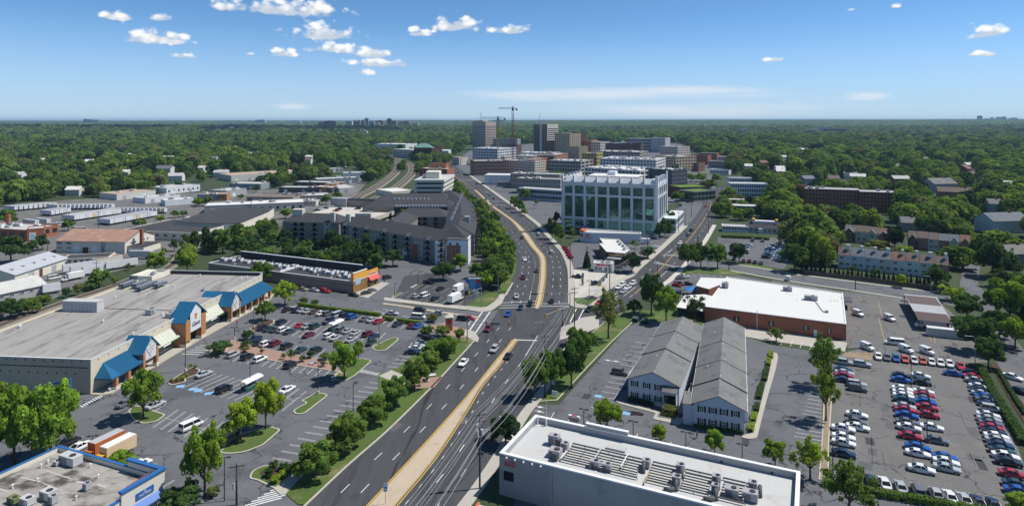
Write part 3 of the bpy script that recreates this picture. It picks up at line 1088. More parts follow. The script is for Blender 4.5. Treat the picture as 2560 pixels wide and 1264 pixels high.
track('railway_track',[B1(-500,1200),B1(-100,1000),B1(0,950),B1(330,830),B1(620,725),B1(1050,585),B1(1330,470),B1(1600,385),C2(250,1100),C2(640,1120),C2(1080,1105)],(0,),5)
track('railway_line',[C2(1700,960),C3(140,900),C3(300,820),C3(450,720),C3(530,650),C3(575,590),C3(570,545),C3(500,500),C3(400,455),C3(240,385),C3(180,350)],(-2.2,2.2),11,.8)
track('railway_line',[C3(250,960),C3(420,870),C3(560,790),C3(670,700),C3(715,640),C3(720,590),C3(690,555),C3(640,525),C3(560,490),C3(450,455)],(-2.2,2.2),11,.8)
# ------------------------------------------------------------------ building helpers
D1,D2,D3,D4,D5 = fr(240,680,4.514),fr(0,1080,6.095),fr(1240,1020,5.18),fr(1600,1060,6.095),fr(1540,780,3.95)
E1,E2,E3,E4,E5 = fr(700,480,4.923),fr(520,610,5.565),fr(1390,410,6.019),fr(1420,560,6.319),fr(2060,560,6.737)

def bld(name,label,cat,p0,p1,group=None,z=0.0):
 """building whose local x runs p0 -> p1 and local y inwards (left of x)"""
 rz = math.atan2(p1[1]-p0[1],p1[0]-p0[0])
 t = thing(name,label,cat,(p0[0],p0[1],z),rz,group)
 return t,math.dist(p0,p1)

def local(t,p):
 c,s = math.cos(t.rotation_euler.z),math.sin(t.rotation_euler.z)
 x,y = p[0] - t.location.x,p[1] - t.location.y
 return (x*c+y*s,-x*s+y*c)

def inset(pts,w):
 n = len(pts)
 out = []
 for i in range(n):
  p0,p1,p2 = Vector(pts[i -1]),Vector(pts[i]),Vector(pts[(i+1)%n])
  d1,d2 = (p1 -p0).normalized(),(p2 -p1).normalized()
  nn = Vector((-d1.y -d2.y,d1.x+d2.x))
  nn = nn.normalized() * (w/max(.35,nn.length/2))
  out.append((p1.x+nn.x,p1.y+nn.y))
 return out

def shell(t,pts,h,par,wall,roof,cap=None,thick=.35,z0=0.0,capz=.06,blk=True):
 """walls with a parapet round a sunk roof"""
 a = sum(p[0]*q[1]-q[0]*p[1]for p,q in zip(pts,pts[1:]+pts[:1]))
 if a < 0:
  pts = pts[::-1]
 n = len(pts)
 inn = inset(pts,thick)
 mb,cp,rf = MB(),MB(),MB()
 for i in range(n):
  j = (i+1) % n
  mb.quad((*pts[i],z0),(*pts[j],z0),(*pts[j],h),(*pts[i],h))
  mb.quad((*inn[j],h -par),(*inn[i],h -par),(*inn[i],h),(*inn[j],h))
 o2,i2 = inset(pts,-.07),inset(pts,thick+.05)
 for i in range(n):
  j = (i+1) % n
  cp.quad((*o2[i],h+capz),(*o2[j],h+capz),(*i2[j],h+capz),(*i2[i],h+capz))
  cp.quad((*o2[i],h -.16),(*o2[j],h -.16),(*o2[j],h+capz),(*o2[i],h+capz))
  cp.quad((*i2[j],h -.05),(*i2[i],h -.05),(*i2[i],h+capz),(*i2[j],h+capz))
 rf.poly(inset(pts,thick -.02),h -par)
 w = mb.obj('wall',wall,t)
 cp.obj('parapet_cap',cap or wall,t)
 rf.obj('roof',roof,t)
 if blk:
  c,s = math.cos(t.rotation_euler.z),math.sin(t.rotation_euler.z)
  block([(t.location.x+x*c -y*s,t.location.y+x*s+y*c)for x,y in inset(pts,-1.5)])
 return w

WM = {}

def winmesh(w,h,frame='white_metal',glass='window_glass',bars=(0,0),fw=.09):
 key = (round(w,2),round(h,2),frame,glass,bars,fw)
 if key not in WM:
  mb = MB()
  x0,x1 = -w / 2,w / 2
  mb.quad((x0,-.02,0),(x1,-.02,0),(x1,-.02,h),(x0,-.02,h),1)
  for a,b,c,d in ((x0,x1,0,fw),(x0,x1,h -fw,h),(x0,x0+fw,fw,h -fw),(x1 -fw,x1,fw,h -fw)):
   mb.box(a,b,-.09,.0,c,d)
  for i in range(bars[0]):
   x = x0 + w * (i+1) / (bars[0]+1)
   mb.box(x -.035,x+.035,-.06,-.01,fw,h -fw)
  for i in range(bars[1]):
   z = h * (i+1) / (bars[1]+1)
   mb.box(x0+fw,x1 -fw,-.055,-.012,z -.035,z+.035)
  WM[key] = mb.mesh('window',[frame,glass])
 return WM[key]

def win(t,x,y,z,w,h,rz=0,name='window',**k):
 return put(name,winmesh(w,h,**k),t,(x,y,z),rz)

def boxpart(t,name,m,x0,x1,y0,y1,z0,z1):
 return MB().box(x0,x1,y0,y1,z0,z1).obj(name,m,t)

UM = {}

def hvac(t,x,y,z,lx=1.6,ly=1.4,h=1.3,rz=0.,m='hvac',name='air_conditioning_unit'):
 """rooftop unit: cabinet on a kerb, louvred side, fan on top"""
 key = (round(lx,1),round(ly,1),round(h,1),m)
 if key not in UM:
  mb = MB()
  mb.box(-lx/2+.1,lx/2 -.1,-ly/2+.1,ly/2 -.1,0,.18,1)
  mb.box(-lx/2,lx/2,-ly/2,ly/2,.18,h)
  mb.box(-lx/2 -.03,lx/2+.03,-ly/2 -.03,ly/2+.03,h,h+.07)
  mb.cyl(lx*.15,0,h+.07,h+.2,min(lx,ly)*.3,None,12,1)
  mb.cyl(lx*.15,0,h+.2,h+.21,min(lx,ly)*.24,None,12,1)
  for i in range(4):
   z0 = .35 + i * (h -.5) / 4
   mb.box(-lx*.42,lx*.05,-ly/2 -.02,-ly/2,z0,z0+(h -.5)/8,1)
  UM[key] = mb.mesh(name,[m,'dark_steel'])
 return put(name,UM[key],t,(x,y,z),rz)

def vent(t,x,y,z,r=.18,h=.9,m='white_metal'):
 mb = MB()
 mb.cyl(0,0,0,h*.8,r,r,8)
 mb.cyl(0,0,h*.8,h,r*1.7,r*.6,8)
 return mb.obj('roof_vent',m,t,(x,y,z))

def gable_roof(mb,x0,x1,y0,y1,ze,zr,axis='y',over=.35,th=.18,m=0):
 """two roof slabs; ridge along the axis"""
 if axis == 'y':
  xm = (x0+x1) / 2
  k = (zr -ze) / (xm -x0)
  for s in (-1,1):
   xe = (x0 -over) if s < 0 else (x1+over)
   zz = ze - k * over
   a = [(xe,y0 -over,zz),(xm,y0 -over,zr),(xm,y1+over,zr),(xe,y1+over,zz)]
   lo = [(p[0],p[1],p[2]-th)for p in a]
   f = [(0,1,2,3),(7,6,5,4),(0,4,5,1),(1,5,6,2),(2,6,7,3),(3,7,4,0)]
   mb.add(a+lo,f if s>0 else [q[::-1]for q in f],m)
 else:
  ym = (y0+y1) / 2
  k = (zr -ze) / (ym -y0)
  for s in (-1,1):
   ye = (y0 -over) if s < 0 else (y1+over)
   zz = ze - k * over
   a = [(x0 -over,ye,zz),(x1+over,ye,zz),(x1+over,ym,zr),(x0 -over,ym,zr)]
   lo = [(p[0],p[1],p[2]-th)for p in a]
   f = [(0,1,2,3),(7,6,5,4),(0,4,5,1),(1,5,6,2),(2,6,7,3),(3,7,4,0)]
   mb.add(a+lo,f if s<0 else [q[::-1]for q in f],m)
 return mb

def text(s,size,m,par,loc,rot,name='lettering',ext=.04,align='CENTER',shear=0.0):
 cu = bpy.data.curves.new(name,'FONT')
 cu.body = s
 cu.size = size
 cu.extrude = ext
 cu.align_x = align
 cu.align_y = 'CENTER'
 cu.shear = shear
 cu.resolution_u = 2
 cu.materials.append(MATS[m])
 tmp = bpy.data.objects.new('tmp',cu)
 COL.objects.link(tmp)
 me = bpy.data.meshes.new_from_object(tmp.evaluated_get(bpy.context.evaluated_depsgraph_get()))
 bpy.data.objects.remove(tmp)
 bpy.data.curves.remove(cu)
 me.name = name
 o = put(name,me,par,loc)
 o.rotation_euler = rot
 return o

# ------------------------------------------------------------------ supermarket
def supermarket():
 t,L = bld('supermarket','long grey-roofed supermarket with three blue gabled entrances facing its car park','supermarket',(-107.7,163.6),(-99.1,254.1))
 dep = 44.0
 mb = MB()
 pts = [(0,0),(L,0),(L,dep),(0,dep)]
 inn = inset(pts,.4)
 H,RZ = 8.76,8.25
 for i in range(4):
  j = (i+1) % 4
  mb.quad((*pts[i],0),(*pts[j],0),(*pts[j],H),(*pts[i],H),0 if i==0 else 1)
  mb.quad((*inn[j],RZ),(*inn[i],RZ),(*inn[i],H),(*inn[j],H),0)
  mb.quad((*pts[i],H),(*pts[j],H),(*inn[j],H),(*inn[i],H),0)
 mb.obj('wall',['cream_wall','tan_block'],t)
 block([(-106,160),(-94,160),(-88,258),(-143,262),(-156,166)])
 MB().poly(inset(pts,.38),RZ).obj('roof','roof_grey',t)
 cap = MB()
 cap.box(-.12,.25,-.05,dep,H,H+.14)
 cap.box(0,L,-.1,.2,H+.001,H+.1)
 cap.box(L -.3,L+.1,0,dep,H+.002,H+.9)
 cap.obj('parapet_cap','white_metal',t)
 boxpart(t,'back_parapet','dark_steel',L -.55,L -.31,1,dep -1,RZ,H+.75)
 boxpart(t,'wall_band','dark_steel',-.06,-.005,.6,dep,6.55,6.75)
 for row,(z,n,y0) in enumerate(((8.0,16,2.4),(4.9,14,4.0))):
  for i in range(n):
   boxpart(t,'scupper','shadowed_opening',-.04,.02,y0+i*2.6,y0+i*2.6+.34,z,z+.34)
 for i in range(24):
  x = 2.5 + i * 3.7
  boxpart(t,'wall_light','dark_steel',x,x+.3,-.12,-.002,7.9,8.1)
 # roof seam and equipment
 boxpart(t,'roof_joint','roof_tar',43.4,43.7,5,dep -4,RZ,RZ+.12)
 big = MB()
 big.box(39.4,42.6,29.5,41.5,RZ,RZ+3.3)
 for i in range(9):
  big.box(39.35,39.4,29.9+i*1.3,30.7+i*1.3,RZ+.4,RZ+2.7,1)
 big.box(39.3,42.7,29.4,41.6,RZ+3.3,RZ+3.4,0)
 big.obj('plant_room',['hvac','grey_metal'],t)
 mat('condenser_blue',(.115,.15,.185),rough=.5,var=.12)
 for (x,y,n) in ((66.5,41.5,5),(67.3,37.2,5),(63.5,33.0,7),(67.8,29.2,4)):
  c = MB()
  c.box(x -.2,x+1.4*n+1,y -1.6,y+1.6,RZ,RZ+.03,2)
  for i in range(n):
   xx = x + i * 1.4
   for yy in (y -1.0,y+.9):
    c.box(xx,xx+.15,yy,yy+.12,RZ,RZ+1.0)
   c.box(xx,xx+1.3,y -1.1,y+1.1,RZ+.8,RZ+1.7)
   c.cyl(xx+.65,y -.5,RZ+1.7,RZ+1.9,.42,None,10,1)
   c.cyl(xx+.65,y+.5,RZ+1.7,RZ+1.9,.42,None,10,1)
  c.obj('condenser_rack',['condenser_blue','grey_metal','concrete_pale'],t)
 for x,y,a,b,c in ((39.2,11,2.6,2.0,1.7),(37.0,3.2,2.2,1.5,1.3),(67,10.3,1.2,1.0,.8),(6.0,33,2.2,1.6,1.2)):
  hvac(t,x,y,RZ,a,b,c,0,'grey_metal')
 for x,y in ((20.2,3.2),(23,41),(38.5,6.5),(36.2,4.8),(84,5),(86.5,4),(47,2.6),(87.5,24),(71,24),(30,20),(55,35)):
  vent(t,x,y,RZ,.2 if x!=23 else .3,.9)
 # rear annex with its own parapet
 an = MB()
 for (x0,x1,y0,y1) in ((79,90.3,38.3,38.8),(79,79.5,38.8,47.5),(90,90.5,38.8,47.5)):
  an.box(x0,x1,y0,y1,RZ,10.0)
 an.box(79,90.5,44,47.6,0,10.0)
 an.obj('annex','cream_pale',t)
 MB().box(79.5,90,38.8,44.01,RZ,9.1).obj('annex_roof','roof_pale',t)
 hvac(t,84.5,41.5,9.1,1.6,1.6,1.2)

 # one gabled entrance: x0..x1, projection p, pillar height, eave, ridge
 def gable(x0,x1,p,ze,zr,back,pil,face_m,sign=False):
  g = MB()
  gable_roof(g,x0 -.25,x1+.25,-p+.05,back,ze,zr,'y',.4,.22)
  r = g.obj('gable_roof','blue_metal',t)
  xm = (x0+x1) / 2
  # white face with a bay left open below
  f = MB()
  zb = 3.3 if not sign else 3.9
  f.add([(x0+pil,-p,zb),(x1 -pil,-p,zb),(x1 -pil,-p,ze+.1+(zr -ze)*2*pil/(x1 -x0)),(xm,-p,zr -.12),(x0+pil,-p,ze+.1+(zr -ze)*2*pil/(x1 -x0))],[(0,1,2,3,4)])
  f.quad((x0+pil,-p+.3,zb),(x1 -pil,-p+.3,zb),(x1 -pil,-p,zb),(x0+pil,-p,zb))
  f.obj('gable_face',face_m,t)
  for a in (x0,x1 -pil):
   pl = MB()
   pl.box(a,a+pil,-p -.12,-p+max(1.0,pil*.7),0,ze if not sign else 7.9)
   o = pl.obj('pillar','orange_brick',t)
   MB().box(a -.08,a+pil+.08,-p -.2,-p+max(1.0,pil*.7)+.08,0,1.1).obj('pillar_base','cream_pale',o)
  for xa in (x0+.02,x1 -.32):
   boxpart(t,'side_wall','orange_brick',xa,xa+.3,-p+.6,0,ze -2.0 if not sign else 0,ze)
  boxpart(t,'doorway','window_glass',x0+pil,x1 -pil,-.3,-.05,0,3.6)
  if not sign:
   # diamond window of pale panes
   cz = (zb+zr) / 2 + .35
   wd,hd = (x1 -x0) * .33,(zr -zb) * .46
   dm = MB()
   dm.add([(xm -wd,-p -.05,cz),(xm,-p -.05,cz -hd),(xm+wd,-p -.05,cz),(xm,-p -.05,cz+hd)],[(0,1,2,3)])
   o = dm.obj('diamond_window','pane_grey',t)
   br = MB()
   for a,b in (((xm -wd,cz),(xm,cz -hd)),((xm,cz -hd),(xm+wd,cz)),((xm+wd,cz),(xm,cz+hd)),((xm,cz+hd),(xm -wd,cz)),((xm -wd,cz),(xm+wd,cz)),((xm,cz -hd),(xm,cz+hd)),
       ((xm -wd/2,cz -hd/2),(xm+wd/2,cz+hd/2)),((xm -wd/2,cz+hd/2),(xm+wd/2,cz -hd/2))):
    br.bar((a[0],-p -.08,a[1]),(b[0],-p -.08,b[1]),.1)
   br.obj('window_bar','white_metal',o)
  return r
 mat('pane_grey',(.50,.53,.50),rough=.4,var=.1)
 gable(13.4,19.9,4.7,5.9,9.5,1.5,.9,'stone_white')
 gable(33.6,44.4,4.2,8.1,12.7,.8,2.5,'siding_white',True)
 gable(59.0,65.4,4.7,5.9,9.7,.6,.9,'stone_white')
 g = MB()
 gable_roof(g,59.5,65.0,.6,6.5,8.3,9.72,'y',.1,.2)
 g.obj('gable_roof','blue_metal',t)
 # main sign: fruit mark and name
 text('Giant',1.95,'logo_grey',t,(39.0,-4.26,6.0),(PI/2,0,0),ext=.05,shear=.15)
 for k,(m,zz,w,h) in enumerate((('logo_red',8.75,.62,.42),('logo_orange',8.35,.78,.22),('logo_yellow',8.02,.80,.24),('logo_green',7.68,.52,.22))):
  lg = MB()
  n = 10
  lg.add([(39+w*math.cos(2*PI*i/n),-4.24 -.01*k,zz+h*math.sin(2*PI*i/n))for i in range(n)],[tuple(range(n))])
  lg.obj('fruit_emblem',m,t)
 # low hipped canopy at the near end, shed canopy at the far end
 cp = MB()
 e,w = 3.55,6.4
 cp.add([(1.2,-4.9,e),(13.4,-4.9,e),(13.4,0,w),(4.3,0,w),(1.2,0,e)],[(0,1,2,3),(0,3,4)])
 cp.add([(1.2,-4.9,e -.3),(13.4,-4.9,e -.3),(13.4,0,e -.3),(1.2,0,e -.3)],[(3,2,1,0)])
 cp.add([(1.2,-4.9,e -.3),(13.4,-4.9,e -.3),(13.4,-4.9,e),(1.2,-4.9,e)],[(0,1,2,3)])
 cp.add([(1.2,-4.9,e -.3),(1.2,0,e -.3),(1.2,0,e),(1.2,-4.9,e)],[(3,2,1,0)])
 o = cp.obj('canopy_roof','blue_metal',t)
 rb = MB()
 for i in range(26):
  x = 4.5 + i * .345
  rb.bar((x,-4.9,e+.03),(x,-.02,w+.03),.05,.08)
 for i in range(9):
  f = i / 9
  rb.bar((1.2+3.1*f,-4.9*(1 -f),e+(w -e)*f+.03),(1.2+3.1*f,-.02,e+(w -e)*f+.03),.05,.06)
 rb.obj('roof_seam','blue_metal',o)
 cp = MB()
 cp.add([(65.4,-4.9,e),(90.5,-4.9,e),(90.5,0,w),(65.4,0,w)],[(0,1,2,3)])
 cp.add([(65.4,-4.9,e -.3),(90.5,-4.9,e -.3),(90.5,0,e -.3),(65.4,0,e -.3)],[(3,2,1,0)])
 cp.add([(65.4,-4.9,e -.3),(90.5,-4.9,e -.3),(90.5,-4.9,e),(65.4,-4.9,e)],[(0,1,2,3)])
 o = cp.obj('canopy_roof','blue_metal',t)
 rb = MB()
 for i in range(50):
  x = 65.6 + i * .5
  rb.bar((x,-4.9,e+.03),(x,-.02,w+.03),.05,.07)
 rb.obj('roof_seam','blue_metal',o)
 for x in (2.9,7.6,68.5,73.2,78.0,82.8,87.8):
  o = boxpart(t,'pillar','orange_brick',x,x+.95,-4.75,-3.8,0,e -.3)
  boxpart(o,'pillar_base','cream_pale',x -.08,x+1.03,-4.83,-3.72,0,.9)
 # sloping pale awnings over the shopfronts, panel by panel
 for (a,b,n) in ((20.2,33.4,9),(44.7,58.8,9)):
  wd = (b -a) / n
  mb = MB()
  mb.add([(.02,-2.7,3.75),(wd -.04,-2.7,3.75),(wd -.04,-.02,6.3),(.02,-.02,6.3),(.02,-2.7,3.6),(wd -.04,-2.7,3.6),(wd -.04,-.02,6.1),(.02,-.02,6.1)],
    [(0,1,2,3),(7,6,5,4),(4,5,1,0),(5,6,2,1),(7,4,0,3)])
  me = mb.mesh('awning_panel','awning_cream')
  for i in range(n):
   put('awning_panel',me,t,(a+wd*i,0,0))
  boxpart(t,'shopfront_glass','window_glass',a,b,-.12,-.04,.9,3.0)
  boxpart(t,'sign_band','green_sign',a,b,-2.62,-2.5,3.15,3.55)
  boxpart(t,'banner','white_metal',(a+b)/2 -1.5,(a+b)/2+2.0,-2.7,-2.63,3.0,3.5)
 # blue frame over the loading ramp on the near side wall
 fr_ = MB()
 fr_.bar((-3.2,3.0,0),(-3.2,3.0,5.2),.45)
 fr_.bar((-3.2,3.2,5.0),(-3.2,12.5,2.2),.5)
 fr_.bar((-3.2,12.3,0),(-3.2,12.3,2.3),.4)
 fr_.obj('ramp_frame','blue_trim',t)
 boxpart(t,'ramp_wall','cream_pale',-3.3,-3.0,3.4,16,0,1.0)

mat('logo_grey',(.10,.09,.13),var=0,fine=0)
mat('logo_red',(.50,.04,.03),var=0,fine=0)
mat('logo_orange',(.60,.20,.03),var=0,fine=0)
mat('logo_yellow',(.65,.45,.06),var=0,fine=0)
mat('logo_green',(.16,.28,.05),var=0,fine=0)
mat('awning_cream',(.52,.53,.44),rough=.6,var=.08,sc=.4)
supermarket()

# ------------------------------------------------------------------ corner shop with the blue parapet
def corner_shop():
 t,L = bld('shop_building','flat-roofed shop with stained roof and bright blue parapet, below the box trucks','shop',(-90.5,128),(-63.9,117.2))
 pts = [(0,0),(0,-34),(L,-34),(L,0)]
 shell(t,pts,5.0,.9,'cream_pale','roof_stained','blue_trim',.45)
 # raised sign wall at the corner
 mb = MB()
 mb.box(L -8.8,L+.3,-.35,.1,3.5,6.1)
 mb.box(L -.2,L+.3,-8.3,-.36,2.9,6.1)
 mb.obj('sign_wall','cream_pale',t)
 c = MB()
 c.box(L -9.0,L+.5,-.55,.3,6.1,6.45)
 c.box(L -.42,L+.5,-8.4,-.56,6.1,6.45)
 c.obj('sign_wall_cap','blue_trim',t)
 a = MB()
 a.add([(L+.3,-8.2,3.0),(L+.3,-.5,3.0),(L+1.5,-.5,2.3),(L+1.5,-8.2,2.3)],[(0,3,2,1)])
 a.add([(L+1.5,-8.2,2.1),(L+1.5,-.5,2.1),(L+1.5,-.5,2.3),(L+1.5,-8.2,2.3)],[(0,1,2,3)])
 a.obj('awning','blue_awning',t)
 s = boxpart(t,'sign_board','blue_trim',L+.3,L+.42,-5.7,-2.2,3.5,4.7)
 text('MATTRESS',.5,'white_metal',s,(L+.46,-3.95,4.0),(PI/2,0,PI/2),ext=.02)
 text('the',.35,'white_metal',s,(L+.46,-3.95,4.5),(PI/2,0,PI/2),ext=.02)
 R_ = 4.1
 hvac(t,7.3,-2.6,R_,4.2,1.9,1.7)
 hvac(t,5.4,-3.9,R_,1.0,.9,.8)
 hvac(t,18.8,-7.3,R_,1.0,1.0,1.3,0,'grey_metal')
 hvac(t,15.2,-11.6,R_,2.4,1.7,1.5)
 hvac(t,17.4,-12.2,R_,1.2,1.1,1.4,0,'grey_metal')
 hvac(t,13.6,-14.0,R_,2.2,1.5,1.2)
 hvac(t,10.9,-14.6,R_,2.0,1.2,1.0,0,'moss_metal')
 for x,y in ((3.4,-5.6),(3.2,-4.2),(12,-2),(17,-4),(20,-10),(8,-9),(22,-14),(6,-12)):
  vent(t,x,y,R_,.13,.8)
 b = MB()
 b.bar((24.4,-3.9,4.1),(26.6,-.6,5.6),.12)
 b.obj('brace','orange_paint',t)
 p = MB()
 for x,y,lx,ly,rz in ((9,-6,7,.25,0),(6,-9,5,.3,.1),(12,-9,6,.2,-.05),(16,-6,3,.5,.2),(20,-5.5,2.2,.4,0),(14,-16,8,.25,.05),(23,-11,3,.3,.4),(4,-13,4,.3,0)):
  p.obox(x,y,rz,lx,ly,R_,R_+.05)
 p.obj('roof_patch','roof_pale',t)

mat('blue_awning',(.12,.22,.50),rough=.6,var=.06)
mat('moss_metal',(.16,.18,.08),var=.3)
corner_shop()

# ------------------------------------------------------------------ white block with the number
def white_block():
 t,L = bld('white_block','white flat-roofed block with red house number and pipe-covered roof','building',(-2.3,119.9),(43.8,98.1))
 dp,H,RZ = 17.0,7.7,6.5
 shell(t,[(0,0),(L,0),(L,dp),(0,dp)],H,H -RZ,'stucco_grey','roof_membrane','white_gloss',.55,capz=.1)
 boxpart(t,'corner_panel','concrete_grey_wall',-.05,10.2,-.06,-.004,0,H -.17)
 boxpart(t,'pilaster','stucco_grey',10.2,10.55,-.16,-.004,0,H -.17)
 up = boxpart(t,'raised_parapet','stucco_grey',11.4,20.0,dp -.56,dp -.002,H+.1,H+.75)
 boxpart(up,'parapet_cap','white_gloss',11.3,20.1,dp -.62,dp+.07,H+.75,H+.87)
 text('650',1.55,'red_sign',t,(2.1,-.1,6.1),(PI/2,0,0),name='house_number',ext=.05)
 win(t,1.9,-.065,3.0,2.0,1.7,frame='black_trim',glass='shadowed_opening',fw=.12)
 for i in range(5):
  o = MB()
  o.box(-.14,.14,-.5,-.2,-.18,.06)
  o.bar((0,-.2,0),(0,.0,.05),.06)
  o.obj('floodlight','white_metal',t,(1.6+i*1.72,-.05,H -.32))
 # equipment
 for x,y,a,b,c in ((7.2,9.5,2.1,1.3,1.9),(9.9,8.3,1.3,1.2,1.5),(9.0,5.6,2.2,1.9,1.3),(17.0,5.0,1.8,1.3,1.3),(19.3,4.9,1.6,1.2,1.3),(25.5,9.1,1.3,1.3,1.4),
       (31.4,10.2,1.4,1.3,1.4),(31.5,6.1,1.4,1.4,1.4),(37.8,9.4,1.4,1.2,1.3),(38.0,6.2,1.2,1.1,1.4),(40.7,6.2,2.2,1.5,1.5),(43.6,6.4,2.4,1.6,1.5),(43.7,10.0,1.4,1.3,1.3)):
  hvac(t,x,y,RZ,a,b,c,0,'hvac_mauve')
 for x,y,k in ((25.3,7.7,0),(31.9,8.9,0),(31.7,4.6,1),(38.2,8.0,0),(38.3,4.7,1),(44.9,8.8,1),(8.2,9.3,2),(9.5,4.2,2)):
  o = MB()
  if k == 2:
   o.box(-.5,.5,-.5,.5,0,1.4)
  else:
   o.tube([(0,.7,1.0),(0,.1,1.15),(.05,-.45,.9),(.1,-.75,.4),(.12,-.8,0)],.38,8)
   if k:
    o.tube([(0,-.6,.35),(-.7,-1.4,.3),(-1.8,-1.7,.3)],.42,8)
  o.obj('duct','duct_dark',t,(x,y,RZ),smooth=k!=2)
 for i,y in enumerate((10.75,9.5,8.6,7.7,6.8,5.9,5.1,4.3)):
  xs = ((10.6,25.0),(26.3,31.0),(32.2,37.2),(38.7,43.0)) if i in (0,7) else ((10.8,24.6),(26.4,30.6),(32.4,37.0),(39.0,42.4))
  for a,b in xs:
   o = MB()
   o.bar((a,y,RZ+.42),(b,y,RZ+.42),(.26 if i in (0,7)else .13),.2)
   k = int((b -a)/2.4)
   for j in range(k+1):
    x = a + (b -a) * j / max(1,k)
    o.bar((x,y,RZ),(x,y,RZ+.33),.08)
   o.obj('pipe_run','pipe_grey' if i!=4 else 'rail_steel',t)
 for x,y0,y1,m in ((16.3,4.2,11.0,'hvac'),(21.5,6.2,11.0,'white_metal'),(26.6,2.6,6.4,'wood_light'),(10.6,4.2,7.2,'white_metal'),(42.6,5,11,'hvac')):
  o = MB()
  o.bar((x,y0,RZ+.62),(x,y1,RZ+.62),.16)
  for y in (y0,(y0+y1)/2,y1):
   o.bar((x,y,RZ),(x,y,RZ+.56),.12)
  o.obj('pipe_rack',m,t)
 boxpart(t,'roof_hatch','roof_pale',16.8,20.6,12.2,14.0,RZ,RZ+.35)
 mb = MB()
 for i in range(8):
  mb.box(11+i*5,11.05+i*5,11.4,16.3,RZ,RZ+.015)
 mb.obj('roof_seam','roof_pale',t)
 for x,y,k in ((.95,15.9,0),(2.9,15.9,0),(.8,14.8,1)):
  o = MB()
  if k:
   o.tube([(0,0,0),(0,0,1.3),(-.1,.5,1.5),(-.1,1.0,1.2),(-.1,1.0,0)],.1,6)
  else:
   o.cyl(0,0,0,1.5,.2,.2,8)
   o.cyl(0,0,1.5,5.2,.035,.03,6)
  o.obj('antenna_mast' if not k else 'vent_pipe','white_metal' if not k else 'hvac',t,(x,y,RZ))
 for x in (37.5,46.2):
  boxpart(t,'wall_scupper','shadowed_opening',x,x+.45,dp -.6,dp -.551,RZ+.1,RZ+.4)

mat('roof_membrane',(.50,.50,.49),var=.06,sc=.12,fine=.05,stain=(.42,.40,.37),stain_at=(.58,.75),ssc=.2)
mat('white_gloss',(.80,.81,.82),rough=.5,var=.03)
mat('concrete_grey_wall',(.29,.30,.315),var=.12,sc=.3,fine=.06,stain=(.215,.225,.24),stain_at=(.5,.7),ssc=.25)
mat('hvac_mauve',(.36,.345,.37),var=.08,rough=.6)
mat('duct_dark',(.085,.09,.095),rough=.6,var=.1)
mat('pipe_grey',(.095,.10,.10),rough=.6,var=.1)
mat('wood_light',(.42,.33,.20),var=.1)
white_block()

def low_shop():
 t,L = bld('low_shop','low tan-roofed shop with orange-red parapet edge beside the white block','shop',G(1185,1275,4.2),G(1420,1330,4.2))
 shell(t,[(0,0),(L,0),(L,-14),(0,-14)][::-1],4.2,.35,'cream_pale','roof_tan_pale','concrete_pale',.4,blk=False)
 e = MB()
 e.bar((-.1,2.4,4.0),(-.5,-14,4.0),.45,.5)
 e.obj('parapet_edge','coral_trim',t)
 MB().box(-.2,1.0,0,2.0,0,4.1).obj('front_return','concrete_pale',t)
 hvac(t,7.5,-1.3,3.85,2.2,1.8,1.2,0,'white_metal')
 hvac(t,9.8,-1.6,3.85,2.0,1.8,1.2,0,'white_metal')

mat('roof_tan_pale',(.44,.38,.31),var=.1,sc=.3)
mat('coral_trim',(.58,.14,.07),var=.08)
low_shop()

# ------------------------------------------------------------------ twin gabled office ranges
def shuttered(t,x,y,z,rz=0):
 w = win(t,x,y,z,.95,1.35,rz,bars=(1,1))
 key = 'shutter'
 if key not in UM:
  mb = MB()
  mb.box(-.2,.2,-.07,0,0,1.4)
  for i in range(6):
   mb.box(-.16,.16,-.09,-.07,.1+i*.21,.2+i*.21)
  UM[key] = mb.mesh('shutter','shutter')
 for s in (-.72,.72):
  put('shutter',UM[key],w,(s,0,-.02))

